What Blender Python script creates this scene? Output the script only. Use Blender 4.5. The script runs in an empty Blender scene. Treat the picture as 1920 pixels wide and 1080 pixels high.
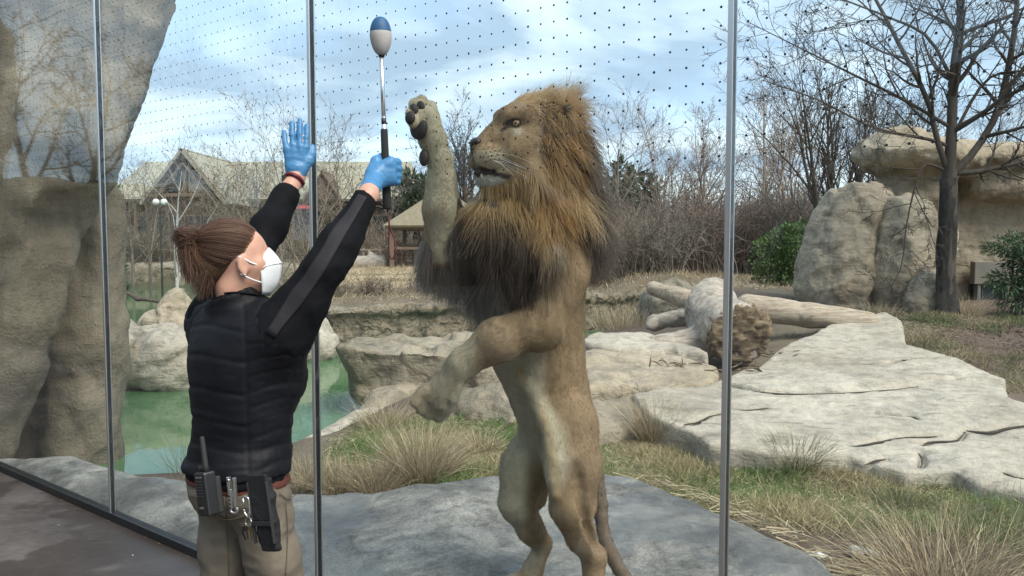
import bpy, math, random
import numpy as np
from mathutils import Vector, Matrix

random.seed(7)
RNG = np.random.default_rng(11)
scene = bpy.context.scene
COL = scene.collection
R = math.radians

# ------------------------------------------------------------------ camera
CAM_H, PITCH, FPX = 1.65, R(3.6), 1500.0          # eye height, tilt down, focal length in px of a 1920 wide frame
cam_d = bpy.data.cameras.new('camera')
cam_d.sensor_width = 36.0
cam_d.lens = FPX / 1920 * 36.0
cam_d.clip_start, cam_d.clip_end = 0.05, 2000
cam = bpy.data.objects.new('camera', cam_d)
cam.location = (0, 0, CAM_H)
cam.rotation_euler = (R(90) - PITCH, 0, 0)
COL.objects.link(cam)
scene.camera = cam

# ------------------------------------------------------------------ sky, sun, exposure
SUN_EL, SUN_AZ = R(50), R(138)                     # azimuth clockwise from +Y: high sun behind thin cloud, off to the right
world = bpy.data.worlds.new('World')
scene.world = world
world.use_nodes = True
wt = world.node_tree
wt.nodes.clear()
def wn(t, **kw):
    n = wt.nodes.new(t)
    for k, v in kw.items():
        setattr(n, k, v)
    return n
w_out = wn('ShaderNodeOutputWorld')
w_bg = wn('ShaderNodeBackground')
w_bg.inputs['Strength'].default_value = 0.10
w_sky = wn('ShaderNodeTexSky', sky_type='NISHITA', sun_disc=False)
w_sky.sun_elevation = SUN_EL
w_sky.sun_rotation = SUN_AZ
w_sky.air_density, w_sky.dust_density = 1.0, 1.2
w_tc = wn('ShaderNodeTexCoord')
w_sep = wn('ShaderNodeSeparateXYZ')
wt.links.new(w_tc.outputs['Generated'], w_sep.inputs[0])
def wmath(op, a, b):
    m = wn('ShaderNodeMath', operation=op)
    for i, v in enumerate((a, b)):
        if isinstance(v, (int, float)):
            m.inputs[i].default_value = v
        else:
            wt.links.new(v, m.inputs[i])
    return m.outputs[0]
zc = wmath('ADD', wmath('MAXIMUM', w_sep.outputs[2], 0.0), 0.16)
w_cmb = wn('ShaderNodeCombineXYZ')
wt.links.new(wmath('DIVIDE', w_sep.outputs[0], zc), w_cmb.inputs[0])
wt.links.new(wmath('DIVIDE', w_sep.outputs[1], zc), w_cmb.inputs[1])
def wnoise(scale, detail, loc, dist=0.0):
    mp = wn('ShaderNodeMapping')
    mp.inputs['Location'].default_value = loc
    wt.links.new(w_cmb.outputs[0], mp.inputs[0])
    n = wn('ShaderNodeTexNoise')
    n.inputs['Scale'].default_value = scale
    n.inputs['Detail'].default_value = detail
    n.inputs['Distortion'].default_value = dist
    wt.links.new(mp.outputs[0], n.inputs[0])
    return n.outputs[0]
def wramp(fac, stops):
    r = wn('ShaderNodeValToRGB')
    e = r.color_ramp.elements
    while len(e) < len(stops):
        e.new(0.5)
    for el, (p, c) in zip(e, stops):
        el.position, el.color = p, (c[0], c[1], c[2], 1)
    wt.links.new(fac, r.inputs[0])
    return r.outputs[0]
cover = wramp(wnoise(1.1, 6, (3.1, 1.4, 0.0), 0.4), [(0.36, (0.55,)*3), (0.52, (1.0,)*3)])
shade = wramp(wnoise(1.7, 7, (8.3, 4.4, 2.0), 0.5), [(0.43, (0.0,)*3), (0.64, (1.0,)*3)])
w_cl = wn('ShaderNodeMix', data_type='RGBA')       # grey-blue cloud bases to white tops
w_cl.inputs[6].default_value = (1.42, 1.95, 2.5, 1)
w_cl.inputs[7].default_value = (2.7, 3.25, 3.6, 1)
wt.links.new(shade, w_cl.inputs[0])
w_mx = wn('ShaderNodeMix', data_type='RGBA')
wt.links.new(cover, w_mx.inputs[0])
wt.links.new(w_sky.outputs[0], w_mx.inputs[6])
wt.links.new(w_cl.outputs[2], w_mx.inputs[7])
wt.links.new(w_mx.outputs[2], w_bg.inputs['Color'])
wt.links.new(w_bg.outputs[0], w_out.inputs[0])

sun_d = bpy.data.lights.new('sun', 'SUN')
sun_d.energy, sun_d.angle, sun_d.color = 1.5, R(40), (1.0, 0.93, 0.82)
sun = bpy.data.objects.new('sun', sun_d)
_sv = Vector((math.sin(SUN_AZ) * math.cos(SUN_EL), math.cos(SUN_AZ) * math.cos(SUN_EL), math.sin(SUN_EL)))
sun.rotation_euler = _sv.to_track_quat('Z', 'Y').to_euler()
sun.location = _sv * 60
COL.objects.link(sun)
scene.view_settings.view_transform = 'Standard'
scene.view_settings.look = 'None'
scene.view_settings.gamma = 1.0
scene.view_settings.exposure = 1.87
scene.view_settings.use_curve_mapping = False
scene.cycles.transparent_max_bounces = 24
scene.cycles.max_bounces = 8
scene.cycles.sample_clamp_indirect = 6.0

# ------------------------------------------------------------------ small helpers
_F = np.array([0, math.cos(PITCH), -math.sin(PITCH)])
_U = np.array([0, math.sin(PITCH), math.cos(PITCH)])
def W(px, py, Y):
    """the point of the place that the camera sees at a photo pixel (1920 x 1080), Y metres in front of the camera"""
    v = np.array([1.0, 0, 0]) * ((px - 960) / FPX) + _U * (-(py - 540) / FPX) + _F
    v = v * (Y / v[1])
    return v + np.array([0, 0, CAM_H])
def G(px, py, z=0.0):
    """where the ray through a photo pixel meets height z"""
    v = np.array([1.0, 0, 0]) * ((px - 960) / FPX) + _U * (-(py - 540) / FPX) + _F
    return v * ((z - CAM_H) / v[2]) + np.array([0, 0, CAM_H])
def nrm(v):
    v = np.asarray(v, float)
    return v / np.maximum(np.linalg.norm(v, axis=-1, keepdims=True), 1e-9)
def smooth(a, b, x):
    t = np.clip((x - a) / (b - a), 0, 1)
    return t * t * (3 - 2 * t)
def lerp(a, b, t):
    return a + (b - a) * t

# lattice noise, numpy
_T = np.random.default_rng(5).random((64, 64, 64)).astype(np.float32)
def vnoise(P):
    P = np.asarray(P, np.float32)
    i = np.floor(P).astype(np.int64)
    f = P - i
    f = f * f * (3 - 2 * f)
    i &= 63
    j = (i + 1) & 63
    x0, y0, z0, x1, y1, z1 = i[..., 0], i[..., 1], i[..., 2], j[..., 0], j[..., 1], j[..., 2]
    fx, fy, fz = f[..., 0], f[..., 1], f[..., 2]
    a = lerp(lerp(_T[x0, y0, z0], _T[x1, y0, z0], fx), lerp(_T[x0, y1, z0], _T[x1, y1, z0], fx), fy)
    b = lerp(lerp(_T[x0, y0, z1], _T[x1, y0, z1], fx), lerp(_T[x0, y1, z1], _T[x1, y1, z1], fx), fy)
    return lerp(a, b, fz) * 2 - 1
def fbm(P, octaves=4, gain=0.5, lac=2.03):
    P = np.asarray(P, np.float32)
    s, a = 0, 1.0
    for o in range(octaves):
        s = s + a * vnoise(P * lac ** o + 17.3 * o)
        a *= gain
    return s
def ridge(P, octaves=4, gain=0.5):
    P = np.asarray(P, np.float32)
    s, a = 0, 1.0
    for o in range(octaves):
        s = s + a * (1 - np.abs(vnoise(P * 2.1 ** o + 9.1 * o)) * 2)
        a *= gain
    return s

def tag(o, label=None, cat=None, group=None, kind=None):
    for k, v in (('label', label), ('category', cat), ('group', group), ('kind', kind)):
        if v:
            o[k] = v
    return o
def link(name, data, parent=None, mat=None):
    o = bpy.data.objects.new(name, data)
    COL.objects.link(o)
    if parent is not None:
        o.parent = parent
        o.matrix_parent_inverse = parent_inv(parent)
    if mat is not None and data is not None:
        data.materials.append(mat)
    return o
def world_of(p):
    m = Matrix.LocRotScale(p.location, p.rotation_euler, p.scale)
    return m if p.parent is None else world_of(p.parent) @ p.matrix_parent_inverse @ m
def parent_inv(p):
    return world_of(p).inverted()
def empty(name, loc=(0, 0, 0)):
    o = bpy.data.objects.new(name, None)
    o.empty_display_size = 0.1
    o.location = [float(c) for c in loc]
    COL.objects.link(o)
    return o
def mesh_np(name, V, Q, smooth_sh=True, col=None):
    """mesh from numpy verts and faces (quads n x 4 or triangles n x 3)"""
    me = bpy.data.meshes.new(name)
    V = np.asarray(V, np.float32)
    Q = np.asarray(Q, np.int32)
    n, k = Q.shape
    me.vertices.add(len(V)); me.vertices.foreach_set('co', V.ravel())
    me.loops.add(n * k); me.loops.foreach_set('vertex_index', Q.ravel())
    me.polygons.add(n)
    me.polygons.foreach_set('loop_start', np.arange(0, n * k, k, dtype=np.int32))
    me.polygons.foreach_set('use_smooth', np.full(n, bool(smooth_sh)))
    me.update(calc_edges=True)
    if col is not None:
        a = me.color_attributes.new('col', 'FLOAT_COLOR', 'POINT')
        c = np.ones((len(V), 4), np.float32); c[:, :3] = col
        a.data.foreach_set('color', c.ravel())
    return me
def part(name, me, mat, parent=None):
    return link(name, me, parent, mat)

def merge(*ms):
    """join (V, Q) pairs"""
    Vs, Qs, n = [], [], 0
    for V, Q in ms:
        Vs.append(np.asarray(V, float)); Qs.append(np.asarray(Q) + n); n += len(V)
    return np.concatenate(Vs), np.concatenate(Qs)
BOXQ = np.array([[0, 3, 2, 1], [4, 5, 6, 7], [0, 1, 5, 4], [1, 2, 6, 5], [2, 3, 7, 6], [3, 0, 4, 7]])
def boxg(c, s, rot=None):
    h = np.array(s, float) / 2
    V = np.array([[-1, -1, -1], [1, -1, -1], [1, 1, -1], [-1, 1, -1], [-1, -1, 1], [1, -1, 1], [1, 1, 1], [-1, 1, 1]]) * h
    if rot is not None:
        V = V @ np.array(rot).T
    return V + np.array(c, float), BOXQ
def rotz(a):
    c, s = math.cos(a), math.sin(a)
    return np.array([[c, -s, 0], [s, c, 0], [0, 0, 1]])
def frame(x, up=(0, 0, 1)):
    """columns: x, y, z with z near up"""
    x = nrm(x); y = nrm(np.cross(up, x)); z = np.cross(x, y)
    return np.stack([x, y, z], 1)
def bevel(o, w=0.004, seg=2):
    m = o.modifiers.new('bevel', 'BEVEL'); m.width = w; m.segments = seg; m.limit_method = 'ANGLE'
    return o

def perp(T):
    a = np.where(np.abs(T[..., 2:3]) < 0.9, np.array([0, 0, 1.0]), np.array([1.0, 0, 0]))
    s = nrm(np.cross(T, a)); return s, np.cross(T, s)
def tubes(paths, radii, sides=4, cap=True):
    """paths N x M x 3, radii N x M -> verts, quads (open tubes; tips may taper to a point)"""
    P = np.asarray(paths, float); r = np.asarray(radii, float)
    N, M, _ = P.shape
    T = np.empty_like(P)
    T[:, 1:-1] = P[:, 2:] - P[:, :-2]; T[:, 0] = P[:, 1] - P[:, 0]; T[:, -1] = P[:, -1] - P[:, -2]
    T = nrm(T)
    s0, _ = perp(T[:, :1])
    s = nrm(np.repeat(s0, M, 1) - T * np.sum(np.repeat(s0, M, 1) * T, -1, keepdims=True))
    b = np.cross(T, s)
    a = np.arange(sides) * 2 * math.pi / sides
    V = P[:, :, None] + r[:, :, None, None] * (np.cos(a)[None, None, :, None] * s[:, :, None] + np.sin(a)[None, None, :, None] * b[:, :, None])
    base = np.arange(N)[:, None, None] * M * sides
    i = np.arange(M - 1)[None, :, None] * sides; k = np.arange(sides)[None, None, :]; k2 = (k + 1) % sides
    Q = np.stack([base + i + k, base + i + k2, base + i + sides + k2, base + i + sides + k], -1).reshape(-1, 4)
    V = V.reshape(-1, 3)
    if cap and sides == 4:
        c0 = np.stack([base[:, 0, 0] + q for q in (3, 2, 1, 0)], -1)
        c1 = np.stack([base[:, 0, 0] + (M - 1) * sides + q for q in (0, 1, 2, 3)], -1)
        Q = np.concatenate([Q, c0, c1])
    return V, Q
def tube1(pts, rad, sides=10):
    pts = np.asarray(pts, float); rad = np.broadcast_to(np.asarray(rad, float), len(pts))
    V, Q = tubes(pts[None], rad[None], sides, cap=False)
    n = len(V)
    V = np.concatenate([V, pts[:1], pts[-1:]])
    k = np.arange(sides); k2 = (k + 1) % sides; e = (len(pts) - 1) * sides
    c0 = np.stack([k2, k, np.full(sides, n), np.full(sides, n)], 1); c1 = np.stack([e + k, e + k2, np.full(sides, n + 1), np.full(sides, n + 1)], 1)
    # end caps as degenerate-free quads: pair the fan triangles
    c0 = np.stack([np.full(sides // 2, n), k2[1::2], k[1::2], k[0::2]], 1)
    c1 = np.stack([np.full(sides // 2, n + 1), e + k[0::2], e + k[1::2], e + k2[1::2]], 1)
    return V, np.concatenate([Q, c0, c1])
def crom(pts, n):
    """Catmull-Rom through pts, n samples"""
    p = np.asarray(pts, float)
    p = np.concatenate([2 * p[:1] - p[1:2], p, 2 * p[-1:] - p[-2:-1]])
    t = np.linspace(0, len(p) - 3 - 1e-6, n); i = t.astype(int); f = (t - i)[:, None]
    a, b, c, d = p[i], p[i + 1], p[i + 2], p[i + 3]
    return 0.5 * (2 * b + (c - a) * f + (2 * a - 5 * b + 4 * c - d) * f ** 2 + (3 * b - a - 3 * c + d) * f ** 3)
def ribbons(P, width, rng, side=None):
    """flat tapering blades: P N x M x 3, width N -> verts, quads"""
    P = np.asarray(P, float); N, M, _ = P.shape
    T = nrm(P[:, -1] - P[:, 0])
    if side is None:
        s = nrm(np.cross(T, rng.normal(size=(N, 3))))
    else:
        s = side
    w = width[:, None] * (1 - np.linspace(0, 1, M)[None] ** 2 * 0.93)
    V = np.stack([P - s[:, None] * w[..., None] / 2, P + s[:, None] * w[..., None] / 2], 2).reshape(-1, 3)
    b = np.arange(N)[:, None] * M * 2 + np.arange(M - 1)[None] * 2
    Q = np.stack([b, b + 1, b + 3, b + 2], -1).reshape(-1, 4)
    return V, Q
def hair(name, P, rad, col, mat, parent=None):
    """hair strands: P N x M x 3, rad N x M, col N x 3"""
    N, M, _ = P.shape
    c = bpy.data.hair_curves.new(name)
    c.add_curves([M] * N)
    c.attributes['position'].data.foreach_set('vector', np.asarray(P, np.float32).ravel())
    a = c.attributes.get('radius') or c.attributes.new('radius', 'FLOAT', 'POINT')
    a.data.foreach_set('value', np.asarray(rad, np.float32).ravel())
    b = c.attributes.new('col', 'FLOAT_COLOR', 'CURVE')
    k = np.ones((N, 4), np.float32); k[:, :3] = col
    b.data.foreach_set('color', k.ravel())
    return link(name, c, parent, mat)

# ------------------------------------------------------------------ signed distance modelling
class Field:
    def __init__(self, lo, hi, h):
        self.h = h
        self.lo = np.array(lo, float)
        n = np.ceil((np.array(hi, float) - self.lo) / h).astype(int) + 1
        self.ax = [self.lo[i] + np.arange(n[i]) * h for i in range(3)]
        self.d = np.full(tuple(n), 9.0, np.float32)
    def _sub(self, lo, hi):
        s = []
        for i in range(3):
            a = max(int(math.floor((lo[i] - self.lo[i]) / self.h)), 0)
            b = min(int(math.ceil((hi[i] - self.lo[i]) / self.h)) + 1, self.d.shape[i])
            if b <= a:
                return None
            s.append(slice(a, b))
        return tuple(s)
    def _pts(self, s):
        return np.stack(np.meshgrid(*[self.ax[i][s[i]] for i in range(3)], indexing='ij'), -1)
    def apply(self, lo, hi, fn, k, sub=False):
        m = k + 4 * self.h + 0.02
        s = self._sub(np.array(lo) - m, np.array(hi) + m)
        if s is None:
            return
        e = fn(self._pts(s)).astype(np.float32)
        d = self.d[s]
        if sub:
            e = -e
            if k > 0:
                t = np.maximum(k - np.abs(d - e), 0) / k
                self.d[s] = np.maximum(d, e) + t * t * k / 4
            else:
                self.d[s] = np.maximum(d, e)
        elif k > 0:
            t = np.maximum(k - np.abs(d - e), 0) / k
            self.d[s] = np.minimum(d, e) - t * t * k / 4
        else:
            self.d[s] = np.minimum(d, e)
    def cone(self, a, b, r1, r2, k=0.02, flat=None, sub=False, inflate=0.0):
        a, b = np.array(a, float), np.array(b, float)
        r1, r2 = r1 + inflate, r2 + inflate
        ab = b - a; L = max(ab @ ab, 1e-9); rm = max(r1, r2) * (max(1, flat[1]) if flat is not None else 1)
        def fn(P):
            q = P - a
            t = np.clip(q @ ab / L, 0, 1)
            v = q - t[..., None] * ab
            if flat is not None:
                n = np.asarray(flat[0], float)
                c = v @ n
                v = v + (c * (1 / flat[1] - 1))[..., None] * n
            return np.linalg.norm(v, axis=-1) - (r1 + (r2 - r1) * t)
        self.apply(np.minimum(a, b) - rm, np.maximum(a, b) + rm, fn, k, sub)
    def chain(self, pts, rads, k=0.02, flat=None, inflate=0.0):
        for i in range(len(pts) - 1):
            self.cone(pts[i], pts[i + 1], rads[i], rads[i + 1], k, flat, inflate=inflate)
    def ell(self, c, r, M=None, k=0.02, sub=False, inflate=0.0):
        c, r = np.array(c, float), np.array(r, float) + inflate
        M = np.eye(3) if M is None else np.asarray(M, float)      # columns are the axes
        e = np.abs(M) @ r
        def fn(P):
            q = (P - c) @ M / r
            n = np.linalg.norm(q, axis=-1)
            g = np.linalg.norm(q / r, axis=-1)
            return n * (n - 1) / np.maximum(g, 1e-6)
        self.apply(c - e, c + e, fn, k, sub)
    def box(self, c, half, M=None, rnd=0.01, k=0.02, sub=False, inflate=0.0):
        c, h = np.array(c, float), np.array(half, float) + inflate
        M = np.eye(3) if M is None else np.asarray(M, float)
        e = np.abs(M) @ h
        def fn(P):
            q = np.abs((P - c) @ M) - (h - rnd)
            return np.linalg.norm(np.maximum(q, 0), axis=-1) + np.minimum(q.max(-1), 0) - rnd
        self.apply(c - e, c + e, fn, k, sub)
    def cut(self, p, n, k=0.0):
        """remove everything on the side n points to"""
        p, n = np.array(p, float), nrm(n)
        e = sum((self.ax[i].reshape([-1 if j == i else 1 for j in range(3)]) - p[i]) * n[i] for i in range(3)).astype(np.float32)
        self.d = np.maximum(self.d, e)
    def mesh(self, relax=1):
        V, Q = surface_nets(self.d, self.lo, self.h)
        if relax:
            V = relax_mesh(V, Q, relax)
        return V, Q
def surface_nets(D, lo, h):
    D = np.pad(D, 1, constant_values=1.0)
    lo = np.asarray(lo, float) - h
    S = D < 0
    nx, ny, nz = D.shape
    cs = [(i, j, k) for i in (0, 1) for j in (0, 1) for k in (0, 1)]
    sl = lambda A, c: A[c[0]:nx - 1 + c[0], c[1]:ny - 1 + c[1], c[2]:nz - 1 + c[2]]
    cnt = sum(sl(S, c).astype(np.int8) for c in cs)
    I = np.argwhere((cnt > 0) & (cnt < 8))
    idx = np.full((nx - 1, ny - 1, nz - 1), -1, np.int64)
    idx[I[:, 0], I[:, 1], I[:, 2]] = np.arange(len(I))
    pos = np.zeros((len(I), 3)); num = np.zeros(len(I))
    val = {c: D[I[:, 0] + c[0], I[:, 1] + c[1], I[:, 2] + c[2]] for c in cs}
    for a in cs:
        for ax in range(3):
            if a[ax]:
                continue
            b = list(a); b[ax] = 1; b = tuple(b)
            va, vb = val[a], val[b]
            m = (va < 0) != (vb < 0)
            t = np.where(m, va / np.where(m, va - vb, 1), 0)
            p = np.array(a, float)[None] + np.zeros((len(I), 1))
            p[:, ax] += t
            pos[m] += p[m]; num[m] += 1
    V = lo + (I + pos / num[:, None]) * h
    Qs = []
    for ax in range(3):
        o = [0, 1, 2]; o.remove(ax); u, v = o
        s0 = [slice(None)] * 3; s1 = [slice(None)] * 3
        s0[ax] = slice(0, -1); s1[ax] = slice(1, None)
        A, B = S[tuple(s0)], S[tuple(s1)]
        E = np.argwhere(A != B)
        E = E[(E[:, u] > 0) & (E[:, v] > 0) & (E[:, u] < D.shape[u] - 1) & (E[:, v] < D.shape[v] - 1)]
        if len(E) == 0:
            continue
        inside_first = A[E[:, 0], E[:, 1], E[:, 2]]
        def at(du, dv):
            e = E.copy(); e[:, u] -= du; e[:, v] -= dv
            return idx[e[:, 0], e[:, 1], e[:, 2]]
        q = np.stack([at(1, 1), at(0, 1), at(0, 0), at(1, 0)], 1)
        flip = inside_first if ax != 1 else ~inside_first
        q[~flip] = q[~flip][:, ::-1]
        Qs.append(q)
    return V, np.concatenate(Qs)
def relax_mesh(V, Q, n, lam=0.5):
    e = np.concatenate([Q[:, [0, 1]], Q[:, [1, 2]], Q[:, [2, 3]], Q[:, [3, 0]]])
    for _ in range(n):
        s = np.zeros_like(V); c = np.zeros(len(V))
        for ax in range(3):
            s[:, ax] = np.bincount(e[:, 0], V[e[:, 1], ax], len(V)) + np.bincount(e[:, 1], V[e[:, 0], ax], len(V))
        c = np.bincount(e[:, 0], minlength=len(V)) + np.bincount(e[:, 1], minlength=len(V))
        V = V + lam * (s / np.maximum(c, 1)[:, None] - V)
    return V
def vnormals(V, Q):
    fn = np.cross(V[Q[:, 2]] - V[Q[:, 0]], V[Q[:, 3]] - V[Q[:, 1]])
    N = np.zeros_like(V)
    for i in range(4):
        for ax in range(3):
            N[:, ax] += np.bincount(Q[:, i], fn[:, ax], len(V))
    return nrm(N)
def sample_surface(V, Q, N, n, rng, weight=None):
    """n random points with normals on a quad mesh; weight per face"""
    a = np.linalg.norm(np.cross(V[Q[:, 2]] - V[Q[:, 0]], V[Q[:, 3]] - V[Q[:, 1]]), axis=1)
    if weight is not None:
        a = a * weight
    f = rng.choice(len(Q), n, p=a / a.sum())
    u, v = rng.random((2, n))
    w = np.stack([(1 - u) * (1 - v), u * (1 - v), u * v, (1 - u) * v], 1)[..., None]
    return (V[Q[f]] * w).sum(1), nrm((N[Q[f]] * w).sum(1))

# ------------------------------------------------------------------ materials
MATS = {}
class NT:
    def __init__(self, name):
        self.m = bpy.data.materials.new(name)
        self.m.use_nodes = True
        self.t = self.m.node_tree
        self.t.nodes.clear()
        self.out = self.t.nodes.new('ShaderNodeOutputMaterial')
        MATS[name] = self.m
    def n(self, typ, props=None, **inp):
        nd = self.t.nodes.new('ShaderNode' + typ)
        for k, v in (props or {}).items():
            setattr(nd, k, v)
        for k, v in inp.items():
            key = int(k[1:]) if k[0] == 'i' and k[1:].isdigit() else k.replace('_', ' ')
            self.set(nd.inputs[key], v)
        return nd
    def set(self, sock, v):
        if isinstance(v, bpy.types.NodeSocket):
            self.t.links.new(v, sock)
        elif isinstance(v, (tuple, list)):
            sock.default_value = tuple(v) + (1,) * (4 - len(v)) if sock.type == 'RGBA' else tuple(v)
        else:
            sock.default_value = v
    def coord(self, scale=(1, 1, 1), loc=(0, 0, 0), rot=(0, 0, 0)):
        """world-metre coordinates (objects are built in place)"""
        g = self.n('NewGeometry')
        return self.n('Mapping', None, Vector=g.outputs['Position'], Scale=scale, Location=loc, Rotation=rot).outputs[0]
    def noise(self, co, scale, detail=4, rough=0.55, dist=0.0):
        return self.n('TexNoise', None, Vector=co, Scale=scale, Detail=detail, Roughness=rough, Distortion=dist).outputs[0]
    def ramp(self, fac, stops, interp='LINEAR'):
        r = self.n('ValToRGB', None, Fac=fac)
        r.color_ramp.interpolation = interp
        e = r.color_ramp.elements
        while len(e) < len(stops):
            e.new(0.5)
        for el, (p, c) in zip(e, stops):
            c = (c,) * 3 if isinstance(c, (int, float)) else c
            el.position, el.color = p, (c[0], c[1], c[2], 1)
        return r.outputs[0]
    def mix(self, f, a, b, mode='MIX'):
        m = self.n('Mix', dict(data_type='RGBA', blend_type=mode))
        self.set(m.inputs[0], f); self.set(m.inputs[6], a); self.set(m.inputs[7], b)
        return m.outputs[2]
    def math(self, op, a, b=0.0, c=0.0):
        m = self.n('Math', dict(operation=op))
        for i, v in enumerate((a, b, c)):
            self.set(m.inputs[i], v)
        return m.outputs[0]
    def bump(self, h, strength=0.3, dist=0.01, normal=None):
        b = self.n('Bump', None, Height=h, Strength=strength, Distance=dist)
        if normal is not None:
            self.set(b.inputs['Normal'], normal)
        return b.outputs[0]
    def attr(self, name='col'):
        return self.n('Attribute', dict(attribute_name=name)).outputs['Color']
    def done(self, color, rough=0.8, normal=None, metal=0.0, spec=0.5, **kw):
        p = self.n('BsdfPrincipled', None, Base_Color=color, Roughness=rough, Metallic=metal, **kw)
        self.set(p.inputs['Specular IOR Level'], spec)
        if normal is not None:
            self.set(p.inputs['Normal'], normal)
        self.t.links.new(p.outputs[0], self.out.inputs[0])
        self.p = p
        return self.m
def plain(name, c, c2=None, scale=6, rough=0.7, bump=0.0, bscale=60, metal=0.0, spec=0.5, bdist=0.004, detail=5, stretch=(1, 1, 1)):
    t = NT(name)
    co = t.coord(scale=stretch)
    c2 = c2 or tuple(x * 0.75 for x in c)
    col = t.mix(t.ramp(t.noise(co, scale, detail), [(0.3, 0.0), (0.7, 1.0)]), c, c2)
    nb = t.bump(t.noise(co, bscale, 4), bump, bdist) if bump else None
    return t.done(col, rough, nb, metal, spec)
def vcol(name, rough=0.85, scale=12, amount=0.25, bump=0.0, bscale=80, spec=0.3, bdist=0.004):
    """colour from the object's own painted vertices, varied by noise"""
    t = NT(name)
    co = t.coord()
    v = t.ramp(t.noise(co, scale, 5), [(0.25, 1 - amount), (0.75, 1 + 0 * amount)])
    col = t.mix(1.0, t.attr(), v, 'MULTIPLY')
    nb = t.bump(t.noise(co, bscale, 4), bump, bdist) if bump else None
    return t.done(col, rough, nb, 0.0, spec)
def leafmat(name, rough=0.6, trans=0.25):
    t = NT(name)
    c = t.attr()
    p = t.n('BsdfPrincipled', None, Base_Color=c, Roughness=rough)
    t.set(p.inputs['Specular IOR Level'], 0.25)
    tr = t.n('BsdfTranslucent', None, Color=c)
    mx = t.n('MixShader', None, i0=trans, i1=p.outputs[0], i2=tr.outputs[0])
    t.t.links.new(mx.outputs[0], t.out.inputs[0])
    return t.m
def gunite(name, c1, c2, c3, stain=(0.06, 0.058, 0.05), st_amt=0.55, scale=1.0, wet=0.0, layers=1.0, pebble=1.0, crack=0.25, strata=0.12, facet=0.7):
    """sprayed and carved artificial rock: mottled tan, dark water runs, fine pits"""
    t = NT(name)
    co = t.coord()
    n1 = t.noise(co, 1.1 * scale, 7, 0.6, 0.4)
    col = t.ramp(n1, [(0.28, c1), (0.5, c2), (0.72, c3)])
    n2 = t.noise(co, 9 * scale, 6, 0.65)
    col = t.mix(0.55, col, t.ramp(n2, [(0.25, 0.45), (0.55, 1.0), (0.8, 1.12)]), 'MULTIPLY')
    run = t.noise(t.coord(scale=(3.2, 3.2, 0.55), loc=(2, 5, 1)), 1.3 * scale, 6, 0.6, 0.3)
    rm = t.ramp(run, [(0.5, 0.0), (0.66, st_amt)])
    col = t.mix(rm, col, stain)
    lay = t.noise(t.coord(scale=(0.8, 0.8, 4.0), rot=(0.12, 0.2, 0)), 2.6 * scale, 6, 0.6, 0.6)
    fine = t.noise(co, 60 * scale, 5, 0.7)
    mid = t.noise(co, 13 * scale, 6, 0.62, 0.3)
    warp = t.n('VectorMath', dict(operation='MULTIPLY_ADD'), i0=t.n('TexNoise', None, Vector=co, Scale=3.0, Detail=5.0).outputs['Color'], i1=(0.55, 0.55, 0.55), i2=co).outputs[0]
    edge_ = t.n('TexVoronoi', dict(feature='DISTANCE_TO_EDGE'), Vector=t.n('Mapping', None, Vector=warp, Scale=(1, 1, 1.5)).outputs[0], Scale=1.5 * scale).outputs[0]
    crk = t.math('MULTIPLY', t.ramp(edge_, [(0.0, 1.0), (0.03, 0.0)]), t.ramp(t.noise(co, 1.7, 3), [(0.42, 0.0), (0.56, 1.0)]))
    col = t.mix(t.math('MULTIPLY', crk, crack), col, stain)
    col = t.mix(0.5, col, t.ramp(fine, [(0.3, 0.6), (0.65, 1.1)]), 'MULTIPLY')
    str_ = t.noise(t.coord(scale=(1.0, 3.2, 5.0), rot=(0.1, 0.15, 0.35)), 3.2 * scale, 7, 0.68, 0.8)
    col = t.mix(strata, col, t.ramp(str_, [(0.34, 0.5), (0.46, 0.97), (0.7, 1.06)]), 'MULTIPLY')
    nb = t.bump(lay, 0.55 * layers, 0.06)
    nb = t.bump(str_, 0.15 + 0.5 * strata, 0.03, nb)
    fac_ = t.n('TexVoronoi', dict(feature='F1'), Vector=t.n('Mapping', None, Vector=warp, Scale=(1, 1, 1.35), Rotation=(0.3, 0.2, 0.5)).outputs[0], Scale=2.6 * scale).outputs['Distance']
    nb = t.bump(fac_, facet, 0.16, nb)
    fac2 = t.n('TexVoronoi', dict(feature='F1'), Vector=t.n('Mapping', None, Vector=warp, Scale=(1.2, 1, 1), Rotation=(0.9, 0.4, 0.1)).outputs[0], Scale=6.5 * scale).outputs['Distance']
    nb = t.bump(fac2, facet * 0.7, 0.06, nb)
    col = t.mix(facet * 0.35, col, t.ramp(fac2, [(0.0, 1.1), (0.6, 0.72)]), 'MULTIPLY')
    nb = t.bump(mid, 0.65, 0.03, nb)
    nb = t.bump(t.math('SUBTRACT', 1.0, crk), crack, 0.02, nb)
    nb = t.bump(fine, 0.6 * pebble, 0.012, nb)
    r = t.ramp(n2, [(0.3, 0.72 - wet), (0.7, 0.95 - wet)])
    return t.done(col, r, nb, 0.0, 0.35)
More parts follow.
